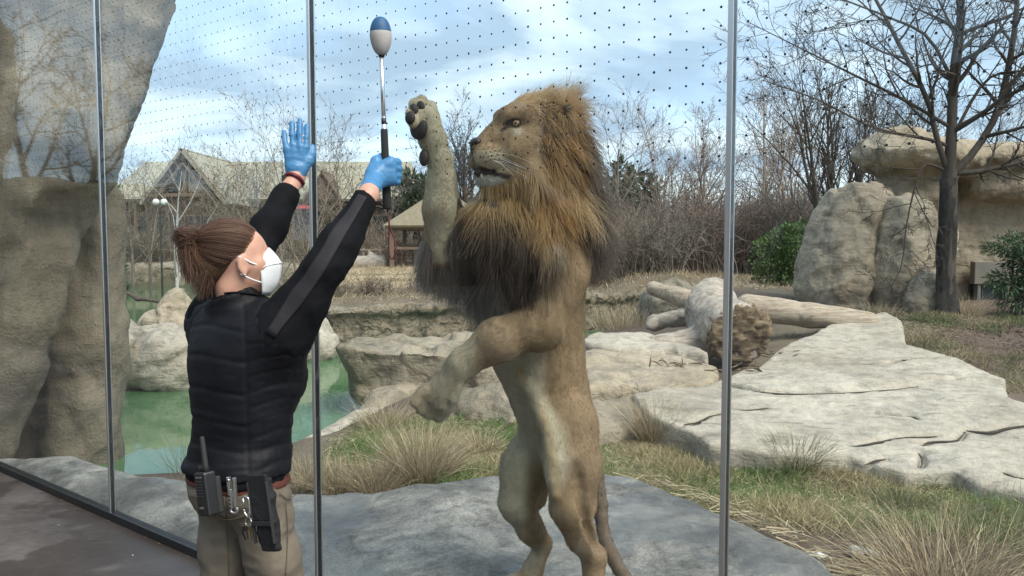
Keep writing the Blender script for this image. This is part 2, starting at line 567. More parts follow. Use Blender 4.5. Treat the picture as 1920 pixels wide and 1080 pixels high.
# ================================================================== THE SETTING
GD, GN, G0 = np.array([0.792, -0.610, 0]), np.array([0.610, 0.792, 0]), np.array([0.0, 2.80, 0])   # the glass wall: direction, outward normal, a point
def gl(s, off=0.0, z=0.0):
    return G0 + GD * s + GN * off + np.array([0, 0, z])
def poly_sdf(P, poly):
    """signed distance in plan (negative inside)"""
    poly = np.asarray(poly, float)
    x = P[..., 0]; y = P[..., 1]
    d = np.full(x.shape, 1e9); ins = np.zeros(x.shape, bool)
    n = len(poly)
    for i in range(n):
        a, b = poly[i], poly[(i + 1) % n]
        e = b - a
        wx, wy = x - a[0], y - a[1]
        t = np.clip((wx * e[0] + wy * e[1]) / (e @ e), 0, 1)
        d = np.minimum(d, (wx - t * e[0]) ** 2 + (wy - t * e[1]) ** 2)
        c = ((a[1] <= y) & (b[1] > y)) | ((b[1] <= y) & (a[1] > y))
        xi = a[0] + (y - a[1]) / (e[1] if abs(e[1]) > 1e-9 else 1e-9) * e[0]
        ins ^= c & (x < xi)
    d = np.sqrt(d)
    return np.where(ins, -d, d)
WATER_Z = -0.40
POND = [(-3.1, 6.3), (-2.3, 6.2), (-1.9, 6.9), (-1.55, 8.0), (-1.0, 9.8), (1.0, 13.2), (3.3, 17.4), (3.3, 18.6), (-0.5, 16.2), (-4.0, 14.6),
        (-6.0, 17.5), (-5.8, 24), (-8.0, 33.5), (-22, 34), (-22, 18), (-10, 12.5), (-7.5, 9.5), (-4.9, 6.8)]
WALL = np.array([(-4.6, 14.2), (-3.6, 14.3), (-1.5, 15.2), (0.0, 16.2), (1.5, 17.4), (3.4, 18.9), (5.5, 19.4), (30, 20)])
FRONT = [(-60, 34.2), (-7.6, 34.0), (-5.3, 24), (-5.4, 17.0), (-4.4, 14.4), (-1.5, 15.4), (1.5, 17.6), (3.4, 19.0), (5.5, 19.4), (60, 20), (60, 400), (-60, 400)]
def hbase(x, y):
    P = np.stack([x, y], -1)
    near = 0.0 * x
    near = near + 0.62 * smooth(2.6, 5.5, x + 0.12 * (y - 9)) * smooth(5.5, 10.5, y)        # mound by the den
    near = near + 0.28 * smooth(0.6, 3.0, x) * smooth(5.6, 9.5, y) * (1 - smooth(2.6, 5.5, x))
    back = 0.38 + 0.25 * smooth(18, 40, y) + 0.5 * smooth(40, 90, y)
    f = smooth(0.15, -0.35, poly_sdf(P, FRONT))
    h = lerp(near, np.maximum(back, near), f)
    sg = (x - 0) * GN[0] + (y - 2.8) * GN[1]
    return h - 0.12 * smooth(1.6, 0.4, sg)
def hterr(x, y):
    P3 = np.stack([x, y, 0 * x], -1)
    h = hbase(x, y) + 0.035 * fbm(P3 * 0.9, 3) * smooth(0.3, 2.5, y - 2.8 + 0.77 * x) + 0.012 * fbm(P3 * 5, 3)
    d = poly_sdf(np.stack([x, y], -1), POND)
    shore = smooth(0.45, -0.15, d)
    h = lerp(h, np.minimum(h, WATER_Z - 0.12 - 0.6 * smooth(0.0, 1.2, -d)), shore)
    sg = x * GN[0] + (y - 2.8) * GN[1]
    return np.where(sg < 0.05, -0.35, h)
def on_ground(px, py, it=6):
    z = 0.0
    for _ in range(it):
        p = G(px, py, z)
        z = float(hterr(np.array([p[0]]), np.array([p[1]]))[0])
    return G(px, py, z)
def zat(x, y):
    return float(hterr(np.array([float(x)]), np.array([float(y)]))[0])

# ---- materials of the setting
def m_floor():
    t = NT('visitor_paving')
    co = t.coord()
    n = t.noise(co, 1.6, 7, 0.6, 0.5)
    col = t.ramp(n, [(0.3, (0.042, 0.034, 0.031)), (0.5, (0.078, 0.066, 0.060)), (0.68, (0.125, 0.108, 0.099))])
    n2 = t.noise(t.coord(scale=(1, 2.5, 1), rot=(0, 0, 0.5)), 14, 6, 0.7)
    col = t.mix(0.7, col, t.ramp(n2, [(0.3, 0.55), (0.7, 1.15)]), 'MULTIPLY')
    damp = t.ramp(t.noise(t.coord(loc=(4.7, 1.2, 0)), 0.9, 4), [(0.50, 0.0), (0.53, 1.0)])
    col = t.mix(t.math('MULTIPLY', damp, 0.65), col, (0.032, 0.023, 0.019))
    rg = t.mix(damp, (0.75,) * 3, (0.42,) * 3)
    nb = t.bump(n2, 0.25, 0.012)
    nb = t.bump(t.noise(co, 90, 4), 0.2, 0.003, nb)
    return t.done(col, rg, nb, 0, 0.4)
def m_ground():
    t = NT('enclosure_ground')
    co = t.coord()
    n = t.noise(co, 3.0, 7, 0.65)
    col = t.mix(0.8, t.attr(), t.ramp(n, [(0.25, 0.55), (0.6, 1.1), (0.8, 1.3)]), 'MULTIPLY')
    chip = t.noise(t.coord(scale=(1, 1, 1), rot=(0, 0, 0.6)), 45, 5, 0.75)
    col = t.mix(0.6, col, t.ramp(chip, [(0.35, 0.5), (0.65, 1.35)]), 'MULTIPLY')
    nb = t.bump(chip, 0.6, 0.02)
    return t.done(col, 0.95, nb, 0, 0.2)
def m_water():
    t = NT('pond_water')
    co = t.coord()
    murk = t.ramp(t.noise(co, 0.45, 5, 0.55, 0.6), [(0.3, (0.036, 0.100, 0.044)), (0.7, (0.085, 0.165, 0.072))])
    nb = t.bump(t.noise(t.coord(scale=(1, 0.6, 1)), 5.0, 4, 0.5, 0.5), 0.05, 0.05)
    return t.done(murk, 0.02, nb, 0, 0.55, IOR=1.33)
def m_glass():
    t = NT('viewing_glass')
    fac = t.n('LayerWeight', None, Blend=0.5).outputs['Facing']
    f5 = t.math('POWER', fac, 5.0)
    fr = t.math('ADD', t.math('MULTIPLY', f5, 0.95), 0.022)
    tr = t.n('BsdfTransparent', None, Color=(0.972, 0.988, 0.986))
    gsy = t.n('BsdfGlossy', None, Color=(0.95, 0.98, 0.98), Roughness=0.0)
    mx = t.n('MixShader', None, i0=fr, i1=tr.outputs[0], i2=gsy.outputs[0])
    # paw smears, drips and wiping haze on the pane
    g1 = t.noise(t.coord(scale=(11, 11, 0.8), loc=(1, 3, 0.2)), 2.2, 6, 0.6, 0.5)
    g2 = t.noise(t.coord(loc=(3, 1, 4)), 0.9, 4, 0.5, 0.3)
    sm = t.math('MULTIPLY', t.ramp(g1, [(0.52, 0.0), (0.75, 1.0)]), t.ramp(g2, [(0.45, 0.0), (0.7, 1.0)]))
    g3 = t.noise(t.coord(scale=(9, 9, 2.2), rot=(0.4, 0.5, 0), loc=(0, 2, 0)), 1.6, 7, 0.7, 1.2)
    sc = t.math('MULTIPLY', t.ramp(g3, [(0.585, 0.0), (0.61, 1.0), (0.635, 0.0)]), t.ramp(t.noise(t.coord(loc=(9, 4, 2)), 1.4, 3), [(0.44, 0.0), (0.62, 1.0)]))
    dirt = t.math('ADD', t.math('MULTIPLY', sm, 0.012), t.math('MULTIPLY', sc, 0.09))
    df = t.n('BsdfDiffuse', None, Color=(0.62, 0.64, 0.62))
    mx2 = t.n('MixShader', None, i0=dirt, i1=mx.outputs[0], i2=df.outputs[0])
    t.t.links.new(mx2.outputs[0], t.out.inputs[0])
    return t.m
m_floor(); m_ground(); m_water(); m_glass()
t = NT('brushed_steel')
t.done(t.mix(t.noise(t.coord(scale=(40, 40, 0.6)), 3, 4), (0.58, 0.59, 0.59), (0.74, 0.75, 0.75)), 0.34, None, 1.0)
plain('black_gasket', (0.012, 0.012, 0.013), rough=0.5)
plain('frit_black', (0.006, 0.007, 0.008), rough=0.5)
TAN = ((0.20, 0.165, 0.115), (0.31, 0.265, 0.195), (0.40, 0.35, 0.27))
gunite('rock_tan', *TAN, facet=0.42)
gunite('rock_shady', (0.155, 0.13, 0.094), (0.235, 0.20, 0.146), (0.31, 0.268, 0.20), st_amt=0.7, scale=0.8, pebble=2.2, layers=0.15, strata=0.05, crack=0.1, facet=0.3)  # darker tan: the shade on the outcrop is put into the colour
gunite('rock_pale', (0.34, 0.297, 0.236), (0.44, 0.394, 0.32), (0.51, 0.466, 0.39), stain=(0.14, 0.13, 0.115), st_amt=0.35, layers=0.5, pebble=0.6, crack=0.0, strata=0.85, facet=0.15)
gunite('rock_grey', (0.085, 0.092, 0.092), (0.15, 0.158, 0.156), (0.27, 0.272, 0.262), stain=(0.055, 0.06, 0.062), st_amt=0.75, layers=0.9, wet=0.28, crack=0.0)
gunite('rock_stained', (0.15, 0.12, 0.082), (0.235, 0.195, 0.135), (0.33, 0.285, 0.21), stain=(0.045, 0.04, 0.032), st_amt=0.8, scale=1.4)
gunite('rock_den', (0.30, 0.245, 0.172), (0.40, 0.335, 0.245), (0.47, 0.405, 0.305), stain=(0.13, 0.112, 0.087), st_amt=0.5, crack=0.4, facet=0.32)

# ---- visitor side floor
fl = [gl(-9, -0.02), gl(9, -0.02), np.array([9, -16, 0]), np.array([-22, -16, 0]), np.array([-22, 14, 0])]
me = bpy.data.meshes.new('floor')
me.from_pydata([tuple(p) for p in fl], [], [(0, 4, 3, 2, 1)])
tag(link('visitor_floor', me, None, MATS['visitor_paving']), 'dark damp concrete path in front of the glass', 'floor', kind='structure')
plain('plaza_concrete', (0.17, 0.16, 0.15), (0.13, 0.124, 0.115), scale=2, rough=0.9)  # unseen paving added behind the camera to bounce light onto front faces
me = bpy.data.meshes.new('plaza')
me.from_pydata([(-40, -40, .004), (30, -40, .004), (30, -.6, .004), (-6, -.6, .004), (-10, 3.0, .004), (-40, 3.0, .004)], [], [(0, 1, 2, 3, 4, 5)])
tag(link('plaza', me, None, MATS['plaza_concrete']), 'pale concrete plaza on the visitor side', 'pavement', kind='structure')

# ---- enclosure ground, one sheet to the horizon
def spaced(a, b, fine, grow, mx):
    v = [a]; st = fine
    while v[-1] < b:
        v.append(v[-1] + st); st = min(st * grow, mx)
    return np.array(v)
yy = np.concatenate([spaced(0.0, 26, 0.10, 1.009, 0.35), spaced(26.4, 900, 0.5, 1.07, 60)])
xr = np.concatenate([spaced(0.0, 12, 0.10, 1.006, 0.3), spaced(12.3, 900, 0.4, 1.08, 70)])
xx = np.concatenate([-xr[:0:-1], xr])
XX, YY = np.meshgrid(xx, yy, indexing='ij')
ZZ = hterr(XX, YY)
V = np.stack([XX, YY, ZZ], -1).reshape(-1, 3)
ny = len(yy)
ii = (np.arange(len(xx) - 1)[:, None] * ny + np.arange(ny - 1)[None]).ravel()
Qg = np.stack([ii, ii + ny, ii + ny + 1, ii + 1], 1)
c_dirt, c_mulch, c_grass = np.array([0.15, 0.12, 0.092]), np.array([0.12, 0.09, 0.072]), np.array([0.13, 0.145, 0.065])
c_straw, c_sand, c_far, c_mud = np.array([0.30, 0.25, 0.16]), np.array([0.42, 0.345, 0.225]), np.array([0.155, 0.125, 0.088]), np.array([0.07, 0.08, 0.05])
x, y, z = V.T
nz1, nz2 = fbm(V * [0.8, 0.8, 0] , 4), fbm(V * [2.3, 2.3, 0] + 31, 4)
def GRASSM(x, y):
    """how grassy the ground is"""
    return smooth(1.25, 0.55, np.abs(y - (5.75 - 0.32 * (x - 0.8)))) * smooth(-1.6, -1.0, x) * smooth(6.0, 4.5, x)
gm = np.clip(GRASSM(x, y) + 0.25 * nz1, 0, 1)
col = c_mulch + (c_dirt - c_mulch) * smooth(-0.4, 0.5, nz1)[:, None]
col = lerp(col, lerp(c_grass, c_straw, smooth(-0.5, 0.7, nz2)[:, None] * 0.7), gm[:, None])
mg = smooth(0.1, 0.6, nz1 + nz2 * 0.5) * smooth(3.5, 5.5, x) * smooth(7, 8, y) * smooth(13, 11, y)
col = lerp(col, c_grass * 0.9 + c_straw * 0.2, (mg * 0.7)[:, None])
bk = smooth(14.5, 16, y + 0.0 * x)
far = lerp(c_far, c_sand, (smooth(18, 22, y) * smooth(34, 29, y) * smooth(-9, -6, x) * smooth(3, 0, x) * smooth(-0.5, 0.4, nz1 + 0.4))[:, None])
col = lerp(col, far, bk[:, None])
pd = poly_sdf(V[:, :2], POND)
col = lerp(col, c_mud, smooth(0.35, 0.0, pd)[:, None])
g = tag(part('ground', mesh_np('ground', V, Qg, True, col), MATS['enclosure_ground']), 'bare earth and worn turf of the enclosure', 'ground', kind='structure')

# ---- pond
wv = [(-23, 5.2, WATER_Z), (4.2, 5.2, WATER_Z), (4.2, 36, WATER_Z), (-23, 36, WATER_Z)]
me = bpy.data.meshes.new('pond_water')
me.from_pydata(wv, [], [(0, 1, 2, 3)])
tag(link('pond_water', me, None, MATS['pond_water']), 'still murky green water of the moat', 'pond', kind='structure')

# ---- glass wall
def s_of(px):
    k = (px - 960) / FPX                      # x = k y, y = 2.8 - 0.77 x
    yv = 2.8 / (1 + 0.77 * k); return k * yv / GD[0]
SM = [-4.70, s_of(196), s_of(589), s_of(1366), 2.62, 4.45]
TOP = 3.75
gw = tag(empty('glass_wall', gl(0)), 'tall viewing glass in slim steel uprights with a grid of black dots', 'glass wall')
Mg = np.stack([GD, GN, np.array([0, 0, 1])], 1)
for a, b in zip(SM[:-1], SM[1:]):
    V, Q = boxg(gl((a + b) / 2, 0, (TOP + 0.045) / 2), (b - a - 0.016, 0.019, TOP - 0.045), Mg)
    part('pane', mesh_np('pane', V, Q, False), MATS['viewing_glass'], gw)
    # frit dots on the enclosure face, from just above eye level up
    sp = 0.0527
    su = np.arange(a + 0.05, b - 0.03, sp); zu = np.arange(1.885, TOP - 0.06, sp)
    S, Z = np.meshgrid(su, zu); S, Z = S.ravel(), Z.ravel()
    an = np.arange(8) * math.pi / 4
    cs = G0 + GD * S[:, None] - GN * 0.0112 + np.array([0, 0, 1]) * Z[:, None]
    rr = 0.0038 * (1 + 0.08 * RNG.normal(size=len(S)))
    rim = cs[:, None] + rr[:, None, None] * (np.cos(an)[None, :, None] * GD + np.sin(an)[None, :, None] * np.array([0, 0, 1]))
    Vd = rim.reshape(-1, 3); o = np.arange(len(S))[:, None] * 8
    Qd = np.concatenate([o + [0, 1, 2, 3], o + [0, 3, 4, 7], o + [7, 4, 5, 6]])
    d = part('frit_dots', mesh_np('frit_dots', Vd, Qd, False), MATS['frit_black'], gw)
    d['kind'] = 'stuff'
for s in SM:
    V, Q = merge(boxg(gl(s, -0.0130, TOP / 2), (0.017, 0.006, TOP), Mg))
    mu = part('mullion', mesh_np('mullion', V, Q, False), MATS['brushed_steel'], gw)
    bevel(mu, 0.002, 2)
    V, Q = boxg(gl(s, 0.0, TOP / 2 + 0.022), (0.0135, 0.0196, TOP - 0.05), Mg)
    part('gasket', mesh_np('gasket', V, Q, False), MATS['black_gasket'], mu)
    V, Q = boxg(gl(s, 0.0130, TOP / 2), (0.019, 0.006, TOP), Mg)
    bevel(part('steel_strip', mesh_np('steel_strip', V, Q, False), MATS['brushed_steel'], mu), 0.002, 2)
V, Q = boxg(gl((SM[0] + SM[-1]) / 2, 0, 0.0225), (SM[-1] - SM[0], 0.05, 0.045), Mg)
part('base_channel', mesh_np('base_channel', V, Q, False), MATS['black_gasket'], gw)
V, Q = boxg(gl((SM[0] + SM[-1]) / 2, 0, TOP + 0.05), (SM[-1] - SM[0] + 0.1, 0.09, 0.10), Mg)
part('head_rail', mesh_np('head_rail', V, Q, False), MATS['brushed_steel'], gw)

# ================================================================== ROCKS
def rough(V, Q, amps, seed=0, squash=(1, 1, 1)):
    """push a rock's surface in and out: amps = [(frequency, depth, kind), ...]"""
    for f, a, kind in amps:
        N = vnormals(V, Q)
        P = V * np.array(squash) * f + seed * 3.7
        if kind == 'f':
            d = fbm(P, 4)
        elif kind == 'r':
            d = 0.6 - np.abs(fbm(P, 3)) * 1.6
            d = -np.clip(d, 0, 1) ** 3 * 1.3
        elif kind == 's':                      # strata
            q = P[:, 2] * 1.0 + 0.5 * fbm(P * [0.4, 0.4, 0.4], 3)
            d = np.abs((q % 1.0) - 0.5) * 2
            d = -(np.clip(1 - d * 3.0, 0, 1))
        else:                                  # chipped facets
            w = P + 0.35 * np.stack([vnoise(P * 1.3 + 3), vnoise(P * 1.3 + 40), vnoise(P * 1.3 + 77)], -1)
            c = np.floor(w); h = np.stack([vnoise(c * 7.31 + 0.5), vnoise(c * 5.17 + 11.5), vnoise(c * 3.7 + 23.5)], -1)
            d = ((w - c - 0.5) * h).sum(-1) * 1.4 + vnoise(c * 2.3 + 5.5) * 0.35
        V = V + N * (a * d)[:, None]
    return V
def rock(name, label, F, mat, amps, cat='rock', seed=0, relax=1, post=1, group=None, squash=(1, 1, 1), parent=None):
    V, Q = F.mesh(relax)
    V = rough(V, Q, amps, seed, squash)
    if post:
        V = relax_mesh(V, Q, post, 0.3)
    o = part(name, mesh_np(name, V, Q), MATS[mat] if isinstance(mat, str) else mat, parent)
    if parent is None:
        tag(o, label, cat, group)
    return o
def prism(F, poly, zt, zb, rnd=0.06, k=0.0, under=0.0):
    """a slab with plan outline poly, top height zt(x, y), bottom zb; under = how far the foot is drawn in"""
    poly = np.asarray(poly, float)
    lo = np.array([*poly.min(0), zb]); hi = np.array([*poly.max(0), 3.0])
    def fn(P):
        t = zt(P[..., 0], P[..., 1]) if callable(zt) else zt
        a = poly_sdf(P, poly) + under * np.clip((t - P[..., 2]), 0, None) + rnd
        b = np.maximum(P[..., 2] - t, zb - P[..., 2]) + rnd
        return np.minimum(np.maximum(a, b), 0) + np.sqrt(np.maximum(a, 0) ** 2 + np.maximum(b, 0) ** 2) - rnd
    hi[2] = min(hi[2], F.ax[2][-1])
    F.apply(lo, hi, fn, k)
def P2(pts, z=0.0):
    return [tuple(G(px, py, z)[:2]) for px, py in pts]
STD = [(0.9, 0.09, 'f'), (1.9, 0.06, 'c'), (2.2, 0.035, 'r'), (6, 0.016, 'f')]

# the grey ledge the lion stands on, running along the foot of the glass
edge = [(-40, 846), (130, 862), (330, 902), (470, 918), (560, 925), (700, 934), (830, 926), (940, 912), (1060, 902), (1130, 898), (1200, 918), (1330, 968), (1440, 1012), (1560, 1082), (1700, 1190)]
poly = P2(edge, 0.03) + [tuple(gl(2.9, 0.02)[:2]), tuple(gl(-4.9, 0.02)[:2])]
def ledge_top(x, y):
    sg = x * GN[0] + (y - 2.8) * GN[1]
    P = np.stack([x, y, 0 * x], -1)
    left = smooth(-1.2, -3.2, x)
    return 0.035 + 0.05 * smooth(0.0, 0.5, sg) + 0.05 * fbm(P * 0.8 + 4, 3) * smooth(0.05, 0.4, sg) - 0.10 * left * smooth(0.5, 1.3, sg)
F = Field((-5.2, 0.8, -0.45), (2.6, 7.2, 0.5), 0.045)
prism(F, poly, ledge_top, -0.4, 0.10)
F.cut(gl(0, 0.016), -GN)
t = NT('ledge_wet')
co = t.coord()
nA = t.noise(co, 1.6, 9, 0.72, 0.6); nB = t.noise(co, 6, 8, 0.75, 0.4); nC = t.noise(co, 70, 4, 0.75)
cl_ = t.ramp(nA, [(0.32, (0.070, 0.070, 0.065)), (0.45, (0.165, 0.160, 0.147)), (0.58, (0.305, 0.290, 0.258)), (0.72, (0.41, 0.385, 0.335))])
cl_ = t.mix(0.8, cl_, t.ramp(nB, [(0.34, 0.30), (0.48, 0.95), (0.66, 1.35)]), 'MULTIPLY')
cl_ = t.mix(0.7, cl_, t.ramp(nC, [(0.35, 0.5), (0.6, 1.15)]), 'MULTIPLY')
wet_ = t.ramp(t.noise(t.coord(loc=(3, 7, 0)), 1.3, 5, 0.6, 0.3), [(0.50, 0.0), (0.56, 1.0)])
cl_ = t.mix(t.math('MULTIPLY', wet_, 0.45), cl_, (0.075, 0.078, 0.076))
rg_l = t.mix(wet_, (0.85,) * 3, (0.30,) * 3)
nb_ = t.bump(nB, 0.5, 0.02); nb_ = t.bump(nC, 0.4, 0.006, nb_)
t.done(cl_, rg_l, nb_, 0, 0.35)
rock('rock_ledge', 'grey damp rock ledge at the foot of the glass under the lion', F, 'ledge_wet', [(1.5, 0.022, 'f'), (3, 0.018, 'c'), (4, 0.015, 'r'), (12, 0.006, 'f')], 'rock ledge', 1)

# tall dark outcrop with an overhang against the glass
F = Field((-7.6, 5.9, -0.5), (-2.1, 9.6, 4.9), 0.055)
B = 6.75
F.cone(W(60, 900, B), W(40, 500, B), 0.55, 0.62, 0.0)
F.cone(W(-60, 900, B + .2), W(-120, 100, B), 0.8, 1.0, 0.3)
F.cone(W(40, 520, B), W(110, 260, B - .1), 0.62, 0.72, 0.3)
F.ell(W(95, 250, B), (0.78, 0.55, 0.62), None, 0.3)
F.cone(W(150, 230, B), W(205, 60, B + .1), 0.42, 0.46, 0.25)
F.cone(W(205, 60, B + .1), W(285, -80, B + .2), 0.40, 0.62, 0.25)
F.cone(W(-20, 60, B + .1), W(160, -120, B + .4), 0.9, 0.9, 0.3)
F.cone(W(178, 300, B + .05), W(215, 220, B), 0.16, 0.22, 0.18)
_e = W(350, -10, 6.6) - W(236, 310, 6.6)
_v = nrm(W(290, 150, 6.6) - np.array([0, 0, CAM_H]))
_n = nrm(np.cross(_v, _e)); _n = _n if _n[0] > 0 else -_n
F.cut(W(293, 150, 6.6) - _n * .07, _n)
F.ell(W(232, 445, 6.5), (.36, .8, .50), None, .08, sub=True)
for cr in ([(128, 365, 6.35), (112, 430, 6.2), (104, 520, 6.2), (98, 600, 6.2), (82, 720, 6.25), (72, 860, 6.35)], [(38, 20, 6.0), (70, 90, 6.0), (110, 130, 6.1), (118, 160, 6.2)]):
    q = crom([W(*p) for p in cr], 16)
    for a, b in zip(q[:-1], q[1:]):
        F.cone(a, b, .13, .13, .12, sub=True)
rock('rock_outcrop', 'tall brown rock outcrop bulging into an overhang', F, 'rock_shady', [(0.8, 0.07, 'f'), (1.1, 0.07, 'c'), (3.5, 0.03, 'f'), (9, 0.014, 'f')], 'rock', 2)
F = Field((-5.0, 6.4, -0.6), (-2.7, 8.6, 2.4), 0.05)
B = 7.3
F.cone(W(150, 870, B), W(160, 640, B), 0.36, 0.33, 0.0)
F.cone(W(160, 640, B), W(165, 380, B), 0.33, 0.27, 0.2)
F.cone(W(100, 880, B + .3), W(80, 400, B + .3), 0.4, 0.3, 0.2)
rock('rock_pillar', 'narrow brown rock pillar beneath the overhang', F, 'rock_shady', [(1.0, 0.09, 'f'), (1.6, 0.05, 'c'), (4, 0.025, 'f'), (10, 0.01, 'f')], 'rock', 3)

def blob(name, label, pieces, mat, h=0.05, amps=STD, seed=0, cut=None, cat='boulder', zmin=-0.8):
    """pieces: (px, py, Y, rx, ry, rz[, k])"""
    cs = [W(p[0], p[1], p[2]) for p in pieces]; rs = [max(p[3:6]) for p in pieces]
    lo = np.min([c - r for c, r in zip(cs, rs)], 0) - 0.25; hi = np.max([c + r for c, r in zip(cs, rs)], 0) + 0.25
    lo[2] = max(lo[2], zmin)
    F = Field(lo, hi, h)
    for p, c in zip(pieces, cs):
        F.ell(c, p[3:6], None, p[6] if len(p) > 6 else 0.15)
    for pl in cut or []:
        F.cut(*pl)
    return rock(name, label, F, mat, amps, cat, seed)

# left bank of the pond
blob('boulder', 'blocky grey boulder with dark water streaks rising from the pond', [(300, 675, 10.9, .48, .5, .45), (265, 690, 11.1, .5, .5, .36), (345, 690, 10.9, .3, .4, .42)], 'rock_pale', 0.045, [(1.2, .10, 'f'), (1.5, .09, 'c'), (4, .03, 'c'), (7, .012, 'f')], 4)
blob('boulder', 'small pale boulder touching the brown rock pillar', [(232, 640, 11.0, .17, .3, .32), (222, 690, 10.6, .22, .3, .42)], 'rock_pale', 0.045, STD, 5)
blob('boulder', 'peaked cream boulder standing in the pond behind the keeper', [(322, 610, 13.2, .50, .4, .42), (328, 570, 13.2, .26, .25, .28), (350, 625, 13.1, .42, .4, .4)], 'rock_den', 0.045, [(1.2, .10, 'f'), (1.8, .09, 'c'), (5, .03, 'c')], 6)
# the long retaining wall behind the pond
F = Field((-5.0, 13.4, -0.9), (3.9, 20, 0.75), 0.06)
wl = np.array([(-3.3, 14.2), (-1.5, 15.1), (0.0, 16.15), (1.5, 17.35), (3.25, 18.6)])
prism(F, [tuple(p) for p in wl] + [tuple(p + [-0.35, 0.75]) for p in wl[::-1]], lambda x, y: 0.36 + 0.04 * vnoise(np.stack([x * 2, y * 2, 0 * x], -1)), -0.85, 0.06, under=0.05)
prism(F, [tuple(p + [0.03, -0.09]) for p in wl] + [tuple(p + [-0.35, 0.75]) for p in wl[::-1]], lambda x, y: 0.38 + 0.03 * vnoise(np.stack([x * 3, y * 3, 0 * x], -1)), 0.24, 0.05, k=0.04)
rock('retaining_wall', 'stained carved rock wall along the far side of the pond', F, 'rock_stained', [(1.3, .07, 'f'), (2.4, .07, 'c'), (3.4, .06, 'r'), (8, .02, 'f')], 'wall', 7, squash=(1, 1, 0.75))
blob('boulder', 'pale rounded boulder at the end of the stained wall behind the keeper', [(575, 625, 13.8, .40, .5, .42), (560, 600, 13.9, .33, .4, .3), (598, 650, 13.6, .28, .4, .35)], 'rock_pale', 0.05, STD, 8)
# overhanging boulder in front of the pond
B = 9.2
F = Field((-2.6, 7.9, -0.5), (1.4, 11.2, 0.9), 0.045)
pts = [W(625, 650, B + .1), W(650, 650, B - .25), W(760, 650, B - .4), W(900, 650, B - .5), W(1010, 655, B - .2), W(1050, 655, B + .9), W(860, 650, B + 1.3), W(660, 650, B + .9)]
prism(F, [tuple(p[:2]) for p in pts], lambda x, y: 0.38 - 0.02 * (x - 0) + 0.02 * vnoise(np.stack([x * 2, y * 2, 0 * x], -1)), -0.22, 0.09, under=0.30)
F.ell(W(820, 740, B + .15), (.95, .5, .38), None, 0.15)
F.ell(W(930, 700, B), (.7, .5, .42), None, 0.15)
rock('boulder', 'flat-topped brown boulder overhanging the pond behind the lion', F, 'rock_tan', [(1.1, .09, 'f'), (1.7, .07, 'c'), (2.6, .05, 'r'), (7, .015, 'f')], 'boulder', 9)
blob('boulder', 'broad tan boulder low in the turf behind the lion', [(935, 775, 7.6, .58, .5, .30), (1010, 770, 7.9, .5, .5, .34), (870, 790, 7.8, .32, .4, .2)], 'rock_tan', 0.045, [(1.1, .09, 'f'), (1.6, .07, 'c'), (6, .014, 'f')], 10)
# the white curved lip at the water's edge
F = Field((-2.9, 6.6, -0.7), (-0.4, 9.4, 0.35), 0.035)
lip = crom([W(585, 836, 7.3), W(620, 812, 7.5), (*W(690, 800, 7.9)[:2], -.08), W(740, 785, 8.2), W(800, 790, 8.4)], 14)
for a, b in zip(lip[:-1], lip[1:]):
    F.cone(a + [0, 0, -.06], b + [0, 0, -.06], .15, .15, 0.04, flat=(np.array([0, 0, 1.0]), 0.55))
    F.cone(a + [.1, .0, -.28], b + [.1, .0, -.28], .26, .26, 0.1)
rock('rock_lip', 'pale curved rock lip at the edge of the pond behind dry grass', F, 'rock_pale', [(2, .03, 'f'), (6, .012, 'c')], 'rock', 11)
blob('boulder', 'small tan boulder tucked under the overhanging one', [(735, 765, 8.9, .38, .4, .3), (700, 785, 8.6, .2, .3, .18)], 'rock_tan', 0.045, STD, 12)

# the big pale slab and its lower neighbours
def slab_top(x, y):
    P = np.stack([x, y, 0 * x], -1)
    return 0.045 + 0.098 * np.clip(y - 5.0, 0, 9) + 0.010 * x + 0.030 * fbm(P * 0.7 + 2, 3)
def on_slab(px, py):
    z = 0.2
    for _ in range(10):
        p = G(px, py, z); z = float(slab_top(np.array([p[0]]), np.array([p[1]]))[0])
    return G(px, py, z)
def S2(pts):
    return [tuple(on_slab(*p)[:2]) for p in pts]
outline = [(1185, 735), (1215, 775), (1290, 805), (1330, 832), (1440, 848), (1590, 852), (1650, 872), (1700, 885), (1790, 880), (1830, 905), (1930, 925), (2100, 960), (2200, 880), (2050, 800), (1890, 742), (1885, 715), (1800, 680), (1700, 655), (1690, 628), (1660, 617), (1560, 620), (1480, 650), (1420, 690), (1330, 718), (1250, 725)]
F = Field((0.8, 4.6, -0.12), (6.6, 11.8, 0.95), 0.029)
prism(F, S2(outline), slab_top, -0.10, 0.025)
up = [(1330, 722), (1440, 732), (1560, 731), (1670, 724), (1780, 708), (1890, 716), (1800, 680), (1700, 652), (1690, 628), (1660, 617), (1560, 620), (1480, 650), (1420, 690)]
prism(F, S2(up), lambda x, y: slab_top(x, y) + 0.035, 0.0, 0.025)
cracks = [[(1594, 834), (1612, 832), (1642, 827), (1681, 819), (1733, 817), (1757, 815)], [(1730, 833), (1742, 826), (1787, 824), (1800, 818), (1807, 809)], [(1811, 804), (1853, 808), (1893, 799), (1960, 790)],
          [(1283, 793), (1310, 788), (1331, 778), (1352, 773)], [(1640, 772), (1660, 776), (1675, 777)], [(1700, 778), (1716, 780), (1724, 786)], [(1880, 882), (1900, 890), (1930, 895)], [(1360, 722), (1444, 735), (1562, 736), (1669, 729), (1720, 722)],
          [(1722, 846), (1730, 858), (1726, 872)], [(1620, 868), (1640, 861), (1660, 857)], [(1372, 764), (1400, 766), (1440, 762)], [(1660, 690), (1700, 684), (1750, 676)]]
for c in cracks:
    pp = crom([on_slab(*q) for q in c], 10)
    for a, b in zip(pp[:-1], pp[1:]):
        F.cone(a, b, .024, .024, 0.0, sub=True, flat=(np.array([0, 0, 1.0]), 2.8))
